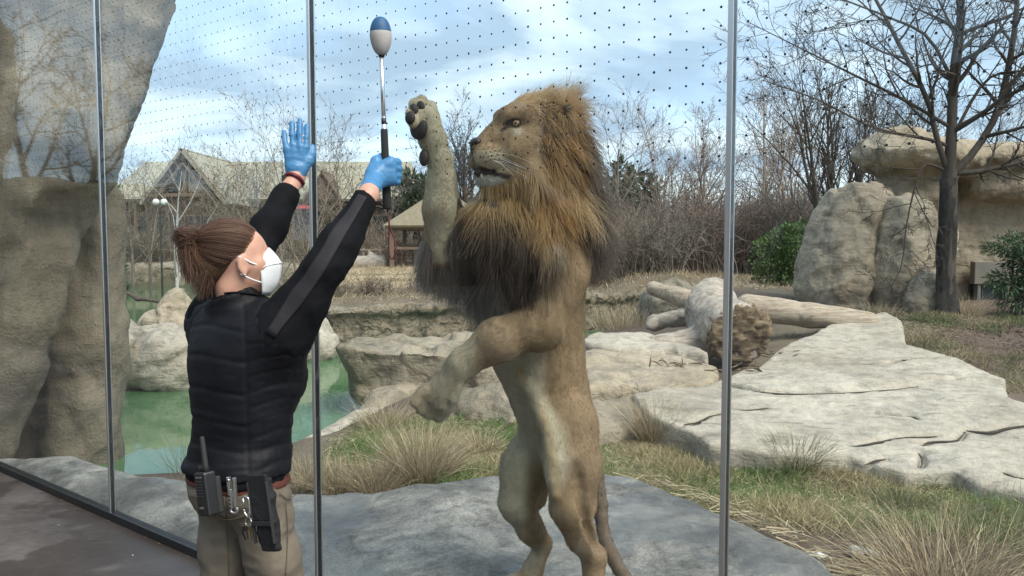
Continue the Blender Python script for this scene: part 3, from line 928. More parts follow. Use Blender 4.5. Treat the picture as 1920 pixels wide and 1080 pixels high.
slab_ = rock('rock_slab', 'wide pale cracked rock slab sloping up to the logs', F, 'rock_pale', [(1.3, .014, 'f'), (2.2, .010, 'c'), (5, .005, 'f'), (14, .003, 'f')], 'rock slab', 13, post=0)
plain('crack_soil', (0.035, 0.030, 0.025), (0.06, 0.05, 0.04), scale=20, rough=1.0)
for c in cracks:
    pp = crom([on_slab(*q) for q in c], 14) + np.array([0, 0, -.016])
    pp = pp + .006 * np.stack([vnoise(pp * 23), vnoise(pp * 23 + 9), 0 * pp[:, 0]], -1)
    ln = np.linalg.norm(pp[-1] - pp[0])
    part('crack', mesh_np('crack', *tube1(pp, (.005 + .007 * min(1, ln / .9)) * np.sin(np.linspace(.25, math.pi - .25, 14)) ** .6 * (1 + .4 * vnoise(pp * 9)), 6)), MATS['crack_soil'], slab_)
F = Field((0.4, 7.0, -0.4), (3.2, 10.8, 0.75), 0.04)
prism(F, S2([(1070, 700), (1075, 665), (1150, 655), (1260, 660), (1350, 690), (1345, 715), (1250, 728), (1190, 722), (1100, 728)]), lambda x, y: slab_top(x, y) + 0.02, -0.3, 0.05)
rock('rock_slab', 'long low tan slab below the driftwood behind the lion', F, 'rock_den', [(1.3, .04, 'f'), (2.0, .04, 'c'), (6, .012, 'f')], 'rock slab', 14)
F = Field((0.3, 7.8, -0.4), (3.4, 11.8, 0.9), 0.04)
prism(F, S2([(1075, 655), (1120, 640), (1200, 642), (1290, 655), (1330, 676), (1250, 668), (1150, 668)]), lambda x, y: slab_top(x, y) + 0.09, -0.3, 0.05)
rock('rock_slab', 'thin grey slab layer under the driftwood branch', F, 'rock_pale', [(1.3, .03, 'f'), (2.5, .03, 'c'), (6, .012, 'f')], 'rock slab', 15)
F = Field((0.3, 5.9, -0.4), (2.3, 8.8, 0.7), 0.04)
prism(F, S2([(1075, 770), (1090, 740), (1190, 728), (1230, 740), (1195, 775), (1120, 790)]), lambda x, y: slab_top(x, y) - 0.04, -0.3, 0.06)
rock('rock_slab', 'flat tan slab in the turf beside the standing lion', F, 'rock_tan', [(1.3, .03, 'f'), (2.5, .03, 'c'), (6, .012, 'f')], 'rock slab', 16)
blob('boulder', 'small tan boulder beside the lion at hip height', [(1100, 742, 8.0, .16, .25, .16), (1085, 750, 7.9, .15, .2, .14)], 'rock_tan', 0.035, STD, 17)
blob('boulder', 'rounded tan boulder behind the upper log', [(1262, 570, 13.8, .50, .5, .40), (1225, 580, 14.0, .32, .4, .42), (1300, 585, 13.6, .35, .4, .3)], 'rock_tan', 0.045, STD, 18)
F = Field((4.0, 15.4, -0.2), (7.6, 17.5, 1.3), 0.06)
prism(F, [(4.3, 15.9), (7.0, 15.9), (7.2, 16.9), (4.2, 16.9)], lambda x, y: 0.62 + 0.05 * vnoise(np.stack([x * 2, y * 2, 0 * x], -1)), -0.1, 0.1)
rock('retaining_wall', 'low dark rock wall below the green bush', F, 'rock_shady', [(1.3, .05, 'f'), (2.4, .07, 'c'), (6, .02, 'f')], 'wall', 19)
# far bank wall on the left
F = Field((-25, 33.2, -0.9), (-6.6, 36, 1.1), 0.11)
prism(F, [(-24.5, 33.9), (-7.2, 33.6), (-7.0, 35), (-24.5, 35.4)], lambda x, y: 0.50 + 0.10 * vnoise(np.stack([x * 1.5, y, 0 * x], -1)), -0.85, 0.15)
rock('retaining_wall', 'distant carved rock wall on the far left bank', F, 'rock_tan', [(1.3, .10, 'f'), (1.8, .15, 'c'), (1.6, .16, 'r')], 'wall', 20, squash=(1, 1, .35))

# the den
DB = 12.2
F = Field((4.1, 11.0, 0.0), (6.6, 14.2, 2.9), 0.045)
for p in [(1578, 500, DB, .58, .7, .80, .2), (1592, 420, DB + .1, .46, .6, .56, .3), (1625, 400, DB + .3, .40, .6, .46, .3), (1556, 550, DB - .1, .42, .6, .5, .3), (1620, 540, DB + .2, .42, .6, .6, .3)]:
    F.ell(W(*p[:3]), p[3:6], None, p[6])
rock('boulder', 'big rounded cream boulder on the left of the den', F, 'rock_den', [(0.9, .05, 'f'), (2.2, .085, 'c'), (3.6, .05, 'c'), (2.6, .05, 'r'), (9, .010, 'f')], 'boulder', 21)
F = Field((4.9, 10.6, 0.0), (7.2, 13.2, 2.7), 0.042)
for p in [(1690, 490, DB - .45, .50, .5, .66, .2), (1700, 420, DB - .3, .40, .5, .42, .25), (1680, 545, DB - .5, .40, .45, .45, .25), (1730, 530, DB - .35, .34, .45, .55, .25)]:
    F.ell(W(*p[:3]), p[3:6], None, p[6])
rock('boulder', 'faceted cream boulder bulging under the cap of the den', F, 'rock_den', [(0.9, .04, 'f'), (2.4, .085, 'c'), (4.2, .045, 'c'), (2.6, .05, 'r'), (9, .010, 'f')], 'boulder', 25)
F = Field((4.9, 11.2, 0.0), (9.6, 15.2, 3.5), 0.05)
for p in [(1700, 290, DB + .6, .78, .8, .22, .2), (1690, 275, DB + .6, .42, .5, .25, .3), (1730, 300, DB + .7, .80, .8, .25, .3), (1840, 300, DB + .9, .62, .8, .25, .3), (1720, 360, DB + .8, .52, .6, .50, .25), (1715, 460, DB + .7, .62, .6, .75, .3),
          (1680, 430, DB + .4, .46, .4, .55, .25), (1690, 540, DB + .4, .48, .4, .5, .25), (1720, 570, DB + .5, .5, .5, .4, .25)]:
    F.ell(W(*p[:3]), p[3:6], None, p[6])
F.box(W(1900, 460, DB + 1.6), (1.7, .55, 1.25), None, 0.15, 0.2)
F.box(W(1960, 345, DB + 1.3), (1.6, .8, .28), None, 0.2, 0.15)
dc = W(1836, 568, DB + 1.2)
F.box(dc, (0.21, 0.7, 0.34), None, 0.01, 0.0, sub=True)
rock('den_rock', 'cream rock den with a mushroom shaped cap and a low doorway', F, 'rock_den', [(0.9, .05, 'f'), (1.9, .085, 'c'), (3.4, .055, 'c'), (2.4, .05, 'r'), (9, .010, 'f')], 'rock den', 22, squash=(1, 1, .9))
plain('door_grey', (0.12, 0.125, 0.12), rough=0.6)
plain('door_dark', (0.02, 0.028, 0.03), rough=0.35)
plain('concrete_panel', (0.17, 0.155, 0.13), (0.125, 0.118, 0.10), scale=4, rough=0.85, bump=0.2)
dr = tag(empty('den_door', dc), 'small grey framed animal door in the den rock', 'door')
dz = dc[2]
fy = W(1836, 568, DB + 0.86)[1]
bx = lambda name, c, s, m, p: bevel(part(name, mesh_np(name, *boxg(c, s), False), MATS[m], p), 0.006, 1)
bx('lintel', (dc[0] - .02, fy, dz + .52), (.62, .14, .36), 'concrete_panel', dr)
bx('frame', (dc[0] - .235, fy + .01, dz - .01), (.06, .12, .70), 'door_grey', dr)
bx('frame', (dc[0] + .215, fy + .01, dz - .01), (.05, .12, .70), 'door_grey', dr)
bx('frame', (dc[0] - .01, fy + .01, dz + .335), (.40, .11, .03), 'door_grey', dr)
bx('door_panel', (dc[0], fy + .07, dz - .02), (.41, .03, .70), 'door_dark', dr)
bx('track', (dc[0] - .13, fy + .045, dz - .02), (.02, .02, .68), 'door_grey', dr)
blob('boulder', 'knobbly orange-tan rock leaning at the foot of the dark tree', [(1738, 555, 11.0, .22, .25, .30), (1745, 535, 11.05, .15, .2, .26), (1725, 570, 10.95, .2, .22, .2)], 'rock_tan', 0.03, [(2, .04, 'f'), (6, .03, 'c'), (14, .014, 'f')], 23)
# ================================================================== PLANTS
leafmat('blade_leaf'); leafmat('evergreen_leaf', 0.5, 0.15)
def barkmat(name, c1, c2, sc=6, bump=0.5):
    t = NT(name)
    co = t.coord(scale=(1, 1, 0.35))
    col = t.mix(t.ramp(t.noise(co, sc, 6, 0.65), [(0.3, 0.0), (0.7, 1.0)]), c1, c2)
    col = t.mix(0.6, col, t.ramp(t.noise(co, sc * 6, 4, 0.7), [(0.3, 0.5), (0.7, 1.1)]), 'MULTIPLY')
    return t.done(col, 0.92, t.bump(t.noise(co, sc * 5, 5, 0.7), bump, 0.02), 0, 0.2)
barkmat('bark_brown', (0.055, 0.046, 0.039), (0.105, 0.090, 0.076))
barkmat('bark_black', (0.020, 0.019, 0.019), (0.075, 0.070, 0.066), 22, 1.0)
barkmat('bark_grey', (0.15, 0.13, 0.11), (0.24, 0.212, 0.18))
barkmat('bark_white', (0.42, 0.41, 0.38), (0.62, 0.61, 0.58), 3)
barkmat('bark_birch', (0.34, 0.27, 0.22), (0.55, 0.48, 0.41), 3)
barkmat('bark_red', (0.185, 0.142, 0.118), (0.285, 0.225, 0.188))
barkmat('bark_tan', (0.17, 0.138, 0.105), (0.26, 0.215, 0.165))

def grow(p0, d0, L, M, wig, trop, rng):
    """N branches of M points: start, direction, length, wiggle, pull upward (negative: droop)"""
    N = len(p0)
    P = np.empty((N, M, 3)); P[:, 0] = p0
    d = nrm(d0)
    st = (L / (M - 1))[:, None]
    for m in range(1, M):
        d = nrm(d + rng.normal(size=(N, 3)) * wig + np.array([0, 0, 1.0]) * trop)
        P[:, m] = P[:, m - 1] + d * st
    return P
def sprout(P, r, n, t0, t1, ang, lf, rf, rng, jitter=0.3, lens=None):
    """n children on each parent: start points, directions, lengths, radii"""
    N, M, _ = P.shape
    t = (t0 + (t1 - t0) * (np.arange(n)[None] + rng.random((N, n))) / n).clip(0, 0.995) * (M - 1)
    i = t.astype(int); f = (t - i)[..., None]
    row = np.arange(N)[:, None]
    A, Bp = P[row, i], P[row, i + 1]
    st = A + (Bp - A) * f
    T = nrm(Bp - A)
    s, b = perp(T)
    az = (np.arange(n)[None] * 2.399 + rng.random((N, 1)) * 6.28 + rng.normal(size=(N, n)) * 0.5)[..., None]
    a = R(1) * (ang[0] + (ang[1] - ang[0]) * rng.random((N, n)))[..., None]
    d = T * np.cos(a) + (s * np.cos(az) + b * np.sin(az)) * np.sin(a)
    Lp = np.linalg.norm(np.diff(P, axis=1), axis=2).sum(1)[:, None]
    L = Lp * lf * (1.15 - 0.6 * t / (M - 1)) * (1 + jitter * rng.normal(size=(N, n))).clip(0.4, 1.7)
    rr = (r[row, i] * (1 - f[..., 0]) + r[row, i + 1] * f[..., 0]) * rf
    return st.reshape(-1, 3), d.reshape(-1, 3), L.ravel(), rr.ravel()
def taper(r0, M, end=0.25):
    return r0[:, None] * np.linspace(1, end, M)[None]
def tree(name, label, base, H, r0, seed, bark='bark_brown', twig=None, stems=1, lean=0.08, fork=0.25, n=(8, 7, 6), ang=((25, 55), (25, 60), (25, 65)),
         lf=(0.55, 0.5, 0.5), trop=(0.06, 0.05, 0.03), group=None, limbs=None, rmin=0.0035, cat='tree', wig=(0.05, 0.11, 0.14), t0=0.3, ends=None):
    rng = np.random.default_rng(seed)
    base = np.asarray(base, float)
    root = tag(empty(name, base), label, cat, group)
    if limbs is None:
        d0 = nrm(np.stack([rng.normal(size=stems) * (lean if stems == 1 else fork), rng.normal(size=stems) * (lean if stems == 1 else fork), np.ones(stems)], -1))
        p0 = base + rng.normal(size=(stems, 3)) * [0.04 * (stems > 1), 0.04 * (stems > 1), 0] - [0, 0, 0.15]
        P = grow(p0, d0, np.full(stems, H + 0.15) * (1 - 0.18 * rng.random(stems)), 12, wig[0], 0.03, rng)
        r = taper(np.full(stems, r0) / (1 if stems == 1 else math.sqrt(stems) * 0.8), 12, 0.12)
        r[:, 0] *= 1.35
        lv = [(P, r)]
    else:
        lv = [(crom(p, 12)[None], np.interp(np.linspace(0, 1, 12), np.linspace(0, 1, len(q)), q)[None] * (.92 if k_ == 0 else .80)) for k_, (p, q) in enumerate(limbs)]
        lv = [(np.concatenate([a for a, _ in lv]), np.concatenate([b for _, b in lv]))]
    Vs = [tubes(*lv[0], 8, cap=False)]
    P, r = lv[0]
    if limbs is not None:
        P, r = P[1:], r[1:]
    tw = []
    for k in range(len(n)):
        st, d, L, rr = sprout(P, r, n[k], t0 if k == 0 else 0.2, 1.0, ang[k], lf[k], 0.62, rng)
        M = (8, 6, 5, 4)[k]
        P = grow(st, d, L, M, wig[1] if k == 0 else wig[2], trop[k], rng)
        r = np.maximum(taper(rr, M, 0.22), rmin)
        if k == len(n) - 1:
            tw.append(ribbons(P, r[:, 0] * 2.6, rng))
        else:
            (Vs if k == 0 and limbs is None else tw).append(tubes(P, r, 6 if k == 0 else 3, cap=False))
    part('trunk', mesh_np('trunk', *merge(*Vs)), MATS[bark], root)
    part('crown', mesh_np('crown', *merge(*tw)), MATS[twig or bark], root)
    return root

# the near tree by the den
TY = 9.9
b0 = on_ground(1775, 592)
TY = b0[1]
w = lambda x, y, dy=0.0: W(x, y, TY + dy)
limbs = [([w(1776, 600), w(1774, 500), w(1778, 400), w(1780, 318)], [.150, .130, .118, .105]),
         ([w(1780, 330), w(1784, 250), w(1789, 130), w(1800, 40), w(1815, -120)], [.10, .085, .07, .055, .03]),
         ([w(1784, 325), w(1822, 290), w(1868, 215), w(1892, 120), w(1906, 20, -.2), w(1910, -110, -.4)], [.07, .062, .056, .05, .04, .02]),
         ([w(1778, 322), w(1757, 262), w(1738, 185), w(1692, 95), w(1648, 10, .3), w(1600, -70, .5)], [.055, .047, .042, .036, .028, .015]),
         ([w(1785, 325), w(1830, 322), w(1880, 312), w(1930, 300), w(2020, 280)], [.05, .04, .035, .03, .015]),
         ([w(1772, 320), w(1735, 308), w(1716, 350), w(1700, 420), w(1690, 500), w(1665, 545)], [.03, .02, .016, .012, .009, .005]),
         ([w(1780, 275), w(1745, 262), w(1640, 240), w(1540, 190, -.5), w(1430, 150, -.9)], [.035, .028, .02, .013, .006]),
         ([w(1784, 240), w(1700, 190), w(1600, 140, .3), w(1500, 90, .4), w(1400, 40, .5)], [.035, .028, .02, .013, .006]),
         ([w(1790, 160), w(1740, 70), w(1660, 30, -.3), w(1560, -10, -.5), w(1470, -60, -.6)], [.035, .026, .018, .012, .006]),
         ([w(1784, 260), w(1850, 150), w(1930, 130, -.4), w(2020, 90, -.6)], [.03, .024, .017, .008]),
         ([w(1868, 215), w(1920, 160), w(1990, 150, -.3)], [.03, .02, .01]),
         ([w(1786, 210), w(1800, 100, .6), w(1760, 0, .9), w(1700, -120, 1.2)], [.03, .022, .016, .008])]
tree('bare_tree', 'large bare tree with black lower trunk in front of the den', b0, 4, .13, 3, 'bark_brown', 'bark_brown', limbs=limbs, n=(15, 7, 6), ang=((35, 70), (30, 65), (25, 60)), lf=(0.34, 0.45, 0.5), trop=(0.05, 0.03, 0.02), t0=0.25, rmin=0.003)
bt = bpy.data.objects['bare_tree']
V, Q = tube1(crom([w(1776, 602), w(1775.5, 560), w(1774, 500), w(1776, 420), w(1778, 335)], 16), np.interp(np.linspace(0, 1, 16), [0, .12, .5, 1], [.175, .138, .118, .106]), 14)
V = V + vnormals(V, Q) * (0.020 * fbm(V * [13, 13, 7], 4))[:, None]
part('lower_trunk', mesh_np('lower_trunk', V, Q), MATS['bark_black'], bt)['label'] = 'rough black lower trunk'

def gz(px, Y, py=None):
    x = (px - 960) / FPX * Y
    return np.array([x, Y, zat(x, Y)])
BG = 'bare trees beyond the moat'
def bare(px, Y, top, r0, seed, label, **kw):
    b = gz(px, Y)
    H = W(px, top, Y)[2] - b[2]
    kw['rmin'] = kw.get('rmin', .006) * .72
    tree('bare_tree', label, b, H * (.98 if 1150 < px < 1700 else .86), r0, seed, group=BG, **kw)
bare(330, 27, 195, .075, 21, 'young tree with white bark in front of the lodge gable', bark='bark_white', twig='bark_tan', n=(10, 8, 8), lf=(0.45, 0.45, 0.5), trop=(0.12, 0.06, 0.04), ang=((30, 50), (25, 50), (25, 55)), rmin=.006, t0=.22)
bare(252, 33, 255, .09, 22, 'bare tree just right of the overhang left of the lodge gable', bark='bark_grey', n=(11, 9, 8), rmin=.007)
bare(425, 30, 250, .10, 23, 'bare grey tree before the lodge roof right of its gable', bark='bark_grey', n=(11, 9, 8), rmin=.007, trop=(0.1, 0.06, 0.03))
bare(285, 29, 262, .07, 37, 'thin bare tree in front of the left slope of the lodge gable', bark='bark_grey', n=(10, 8, 7), rmin=.006)
bare(388, 31, 285, .07, 38, 'small bare tree in front of the right slope of the lodge gable', bark='bark_tan', twig='bark_tan', n=(10, 8, 7), rmin=.006, stems=3, fork=.2)
bare(525, 29, 275, .07, 39, 'thin bare tree directly behind the keeper raised left forearm', bark='bark_grey', n=(10, 8, 7), rmin=.006)
bare(478, 36, 265, .09, 24, 'slender bare tree between lodge gable and keeper arm', bark='bark_grey', n=(10, 8, 8), rmin=.008)
bare(563, 24, 190, .10, 25, 'spreading pale bare tree behind the raised blue gloves', bark='bark_tan', twig='bark_tan', stems=5, fork=.28, n=(10, 8, 8), rmin=.0055, lf=(0.5, 0.5, 0.5))
bare(655, 34, 262, .10, 26, 'bare tree between the two raised arms beyond the steel upright', bark='bark_grey', n=(11, 9, 8), rmin=.008)
bare(735, 38, 285, .09, 27, 'thin bare tree behind the target pole handle', bark='bark_grey', n=(11, 9, 9), rmin=.007)
bare(885, 36, 190, .22, 28, 'dense fan shaped bare tree behind the lion muzzle', bark='bark_brown', stems=4, fork=.34, n=(11, 9, 9), rmin=.007, lf=(0.5, 0.45, 0.5), t0=.35)
bare(1170, 30, 255, .08, 29, 'slim bare tree close beside the lion mane', bark='bark_grey', n=(11, 9, 8), rmin=.006, trop=(0.1, 0.05, 0.03))
bare(1255, 27, 255, .10, 30, 'reddish bare tree left of the wide steel upright', bark='bark_red', stems=4, fork=.3, n=(10, 8, 8), rmin=.006)
bare(1330, 25, 175, .09, 31, 'tall pale barked birch just left of the wide steel upright', bark='bark_birch', twig='bark_red', stems=2, fork=.1, n=(14, 9, 8), rmin=.005, lf=(0.3, 0.45, 0.5), trop=(0.08, 0.04, 0.02))
bare(1425, 25, 150, .09, 32, 'tall pale barked birch just right of the wide steel upright', bark='bark_birch', twig='bark_red', stems=3, fork=.12, n=(14, 9, 8), rmin=.005, lf=(0.3, 0.45, 0.5), trop=(0.08, 0.04, 0.02))
bare(1560, 21, 118, .20, 33, 'many stemmed vase shaped bare tree above the green bush', bark='bark_brown', stems=9, fork=.26, n=(10, 8, 7), rmin=.005, lf=(0.4, 0.45, 0.5), trop=(0.10, 0.05, 0.03), ang=((18, 40), (20, 45), (25, 55)), t0=.35)
bare(1690, 26, 185, .16, 34, 'many stemmed bare tree behind the top of the den', bark='bark_brown', stems=6, fork=.22, n=(11, 9, 8), rmin=.006, lf=(0.4, 0.45, 0.5), trop=(0.10, 0.05, 0.03), t0=.35)
bare(1870, 30, 235, .12, 35, 'bare tree behind the den roof at the edge of view', bark='bark_brown', n=(10, 9, 7), rmin=.007)
bare(1500, 30, 215, .10, 36, 'reddish bare tree between the birch and the vase shaped tree', bark='bark_red', stems=3, fork=.2, n=(11, 9, 8), rmin=.007)

# shrubs of bare twigs
def shrub(label, px, Y, top, width, n1, seed, mat='bark_tan', group='leafless shrubs', droop=0.03, name='bare_shrub', base=None, rmin=0.004, sub=(5, 5)):
    rng = np.random.default_rng(seed)
    b = gz(px, Y) if base is None else np.asarray(base, float)
    H = W(px, top, Y)[2] - b[2]
    hw = width / FPX * Y / 2
    p0 = b + np.stack([rng.normal(size=n1) * hw * .28, rng.normal(size=n1) * hw * .28, np.full(n1, -.05)], -1)
    d0 = np.stack([rng.normal(size=n1) * hw / H * .55, rng.normal(size=n1) * hw / H * .55, np.ones(n1)], -1)
    P = grow(p0, d0, H * (0.65 + .4 * rng.random(n1)), 7, .12, droop, rng)
    r = np.maximum(taper(np.full(n1, .012 + .004 * H), 7, .25), rmin)
    V1 = tubes(P, r, 4, cap=False)
    st, d, L, rr = sprout(P, r, sub[0], .2, 1, (20, 60), .45, .6, rng)
    P2_ = grow(st, d, L, 5, .15, droop, rng); r2 = np.maximum(taper(rr, 5, .3), rmin)
    tw = [tubes(P2_, r2, 3, cap=False)]
    st, d, L, rr = sprout(P2_, r2, sub[1], .2, 1, (20, 60), .5, .7, rng)
    P3 = grow(st, d, L, 4, .15, droop, rng); tw.append(ribbons(P3, np.maximum(rr, rmin * .8) * 2.5, rng))
    root = tag(empty(name, b), label, 'shrub', group)
    part('stems', mesh_np('stems', *V1), MATS[mat], root)
    part('twigs', mesh_np('twigs', *merge(*tw)), MATS[mat], root)
    return root
shrub('rounded brown shrub on the far left bank above the carved wall', 285, 35.5, 425, 120, 70, 51, 'bark_grey', rmin=.008)
shrub('low grey shrub on the far bank behind the keeper bun', 350, 36.5, 440, 90, 50, 52, 'bark_grey', rmin=.008)
shrub('small brown shrub beside the lodge fence under the keeper arm', 460, 35.5, 440, 110, 50, 53, 'bark_tan', rmin=.008)
shrub('tangled dead brush on the bank above the stained wall behind the pole loop', 700, 17.6, 512, 110, 60, 54, 'bark_tan', droop=-.02, rmin=.004)
shrub('tangled dead brush on the bank just left of the lion elbow', 800, 18.5, 508, 120, 60, 55, 'bark_red', droop=-.02, rmin=.004)
shrub('straw coloured brush above the pond wall left of the dead brush', 630, 17.2, 520, 80, 45, 56, 'bark_tan', droop=-.02, rmin=.004)
shrub('reddish shrub beside the gazebo post', 745, 31, 448, 60, 40, 57, 'bark_red', rmin=.007)
shrub('weeping pale shrub beside the lion flank', 1175, 21, 400, 150, 60, 58, 'bark_tan', droop=-.05, rmin=.005)
shrub('weeping tree-like shrub arching over the upper log', 1235, 20.8, 375, 140, 60, 59, 'bark_grey', droop=-.10, rmin=.005)
shrub('dense reddish twiggy shrub behind the upper log', 1215, 22.5, 450, 110, 70, 60, 'bark_red', rmin=.005)
shrub('tall reddish thicket shrub left of the wide steel upright', 1320, 23, 360, 130, 80, 61, 'bark_red', droop=0, rmin=.005)
shrub('tall grey thicket shrub right of the wide steel upright', 1420, 23.5, 370, 130, 80, 62, 'bark_red', droop=-.02, rmin=.005)
shrub('grey twiggy shrub behind the green bush', 1490, 23, 345, 130, 70, 63, 'bark_grey', rmin=.005)
shrub('brown brush on the bank right behind the lion back', 1120, 20.8, 470, 90, 50, 64, 'bark_tan', droop=-.03, rmin=.005)

# far masses of brush, nobody could count the stems
def brush(name, label, y0, y1, x0, x1, n, h0, h1, mat, seed, rmin=.012):
    rng = np.random.default_rng(seed)
    yv = y0 + (y1 - y0) * rng.random(n); xv = (x0 + (x1 - x0) * rng.random(n)) / FPX * yv
    zv = hterr(xv, yv)
    hh = (h0 + (h1 - h0) * rng.random(n)) * (1 + .35 * fbm(np.stack([xv * .25, yv * .25, 0 * xv], -1), 3))
    P = grow(np.stack([xv, yv, zv - .05], -1), np.stack([rng.normal(size=n) * .3, rng.normal(size=n) * .3, np.ones(n)], -1), hh, 6, .12, .02, rng)
    r = np.maximum(taper(np.full(n, .022), 6, .4), rmin)
    st, d, L, rr = sprout(P, r, 12, .2, 1, (20, 55), .4, .7, rng)
    P2_ = grow(st, d, L, 4, .14, .02, rng)
    V, Q = merge(tubes(P, r, 3, cap=False), ribbons(P2_, np.maximum(rr, rmin * .8) * 2.3, rng))
    o = part(name, mesh_np(name, V, Q), MATS[mat])
    tag(o, label, 'brush', kind='stuff')
brush('far_thicket', 'leafless brown thicket closing off the view beyond the moat', 50, 72, -1000, 1000, 1300, 2.4, 4.8, 'bark_grey', 71, .02)
brush('bank_brush', 'dense leafless brush on the bank beyond the logs', 23, 34, 150, 640, 1200, 0.8, 2.4, 'bark_red', 72, .007)
brush('bank_brush', 'dry brush along the far bank beside the gazebo and fence', 34, 46, -420, 160, 1050, 0.7, 1.9, 'bark_tan', 73, .011)
brush('bank_brush', 'low dry brush on the left bank before the lodge', 35, 41, -980, -420, 900, 0.5, 1.3, 'bark_grey', 74, .010)

# evergreens and leafy bushes
def leaves(C, rad, n, size, rng, cols, droop=0.0, shell=0.45, elong=2.2):
    u = nrm(rng.normal(size=(n, 3))); q = rng.random(n) ** (1 / 3) * (1 - shell) + shell * rng.random(n) ** .2
    p = C + u * np.asarray(rad) * np.minimum(q, 1)[:, None]
    return p, u
def leaf_mesh(p, d, size, rng, cols, elong=2.2):
    n = len(p)
    d = nrm(d + rng.normal(size=(n, 3)) * .6)
    s = nrm(np.cross(d, rng.normal(size=(n, 3))))
    L = (size * (0.7 + .6 * rng.random(n)))[:, None]; w_ = L / elong
    V = np.stack([p, p + d * L * .5 + s * w_ * .5, p + d * L, p + d * L * .5 - s * w_ * .5], 1).reshape(-1, 3)
    Q = np.arange(n * 4).reshape(-1, 4)
    c = np.asarray(cols)[rng.integers(0, len(cols), n)] * (0.75 + .5 * rng.random((n, 1)))
    return V, Q, np.repeat(c, 4, 0)
def bush(name, label, base, clumps, n, size, cols, seed, elong=2.2, droop=0.0, stem=.03, cat='bush', group=None):
    """clumps: (dx, dy, z, rx, ry, rz) about the base"""
    rng = np.random.default_rng(seed)
    base = np.asarray(base, float)
    root = tag(empty(name, base), label, cat, group)
    ps, ds = [], []
    vol = np.array([c[3] * c[4] + c[3] * c[5] for c in clumps]); vol = vol / vol.sum()
    for c, v in zip(clumps, vol):
        C = base + np.array(c[:3]); m = int(n * v)
        u = nrm(rng.normal(size=(m, 3))); q = rng.random(m) ** .45
        p = C + u * np.array(c[3:6]) * q[:, None]
        p = p + .16 * np.array(c[3:6]).max() * np.stack([fbm(p * 3 + k, 3) for k in (0, 50, 90)], -1)
        ps.append(p); ds.append(u + np.array([0, 0, .35 - droop]))
    p, d = np.concatenate(ps), np.concatenate(ds)
    keep = fbm(p * 2.3 / max(.4, clumps[0][3]) + seed, 3) > -.42
    V, Q, c = leaf_mesh(p[keep], d[keep], size, rng, cols, elong)
    part('crown', mesh_np('crown', V, Q, False, c), MATS['evergreen_leaf'], root)
    k = 9
    tips = np.array([base + np.array(clumps[i % len(clumps)][:3]) + rng.normal(size=3) * .1 for i in range(k)])
    P = np.stack([base + rng.normal(size=(k, 3)) * [.05, .05, 0] - [0, 0, .1], (base + tips) / 2 + rng.normal(size=(k, 3)) * .08, tips], 1)
    part('trunk', mesh_np('trunk', *tubes(P, np.tile([stem, stem * .7, stem * .25], (k, 1)), 5, cap=False)), MATS['bark_brown'], root)
    return root
GRN = [(0.055, 0.105, 0.030), (0.075, 0.130, 0.040), (0.040, 0.080, 0.025), (0.10, 0.15, 0.055)]
PIN = [(0.030, 0.058, 0.030), (0.045, 0.075, 0.040), (0.06, 0.085, 0.05)]
b = np.array([(1478 - 960) / FPX * 17.2, 17.2, .45])
bush('leafy_bush', 'dense bright green bush left of the den boulder', b, [(-.25, 0, .75, .58, .6, .62), (.3, .1, .95, .55, .6, .62), (0, 0, 1.15, .45, .5, .42), (.55, .1, .5, .4, .5, .5), (-.05, -.1, .4, .7, .5, .4)], 7500, .085, GRN, 81)
b = on_ground(1905, 598) + [.34, .5, 0]
bush('evergreen_shrub', 'drooping evergreen shrub at the edge of view beside the den door', b, [(0, 0, .95, .42, .35, .16), (.12, 0, .72, .34, .3, .16), (-.1, 0, .42, .34, .3, .15), (.1, 0, .18, .36, .3, .14), (.15, 0, .6, .2, .2, .5), (.4, 0, .5, .35, .35, .6)], 6500, .085, [(0.05, 0.095, 0.045), (0.035, 0.07, 0.035), (0.075, 0.12, 0.06)], 82, elong=5, droop=.8)
def conifer(label, px, Y, top, width, seed, cols=PIN):
    b = gz(px, Y); H = W(px, top, Y)[2] - b[2]; hw = width / FPX * Y / 2
    rng = np.random.default_rng(seed)
    cl = []
    for i in range(16):
        t = (i + .5) / 16
        rr = hw * (1 - .75 * t) * (.6 + .5 * rng.random())
        a = i * 2.4
        cl.append((math.cos(a) * (hw - rr) * .6, math.sin(a) * (hw - rr) * .6, H * (.15 + .82 * t), rr, rr, H * .075))
    bush('evergreen_tree', label, b, cl, 3000, .30 * hw + .12, cols, seed, elong=3, stem=.12, cat='tree', group='evergreens beyond the moat')
conifer('dark evergreen behind the gazebo roof', 778, 44, 325, 95, 83)
conifer('small dark evergreen beside the lion mane', 1165, 62, 308, 100, 84)
conifer('small dark evergreen right of the one beside the mane', 1215, 64, 322, 60, 85)
conifer('green evergreen peeping out beside the rock pillar', 208, 30, 325, 50, 86, [(0.05, .10, .055), (.07, .125, .07)])

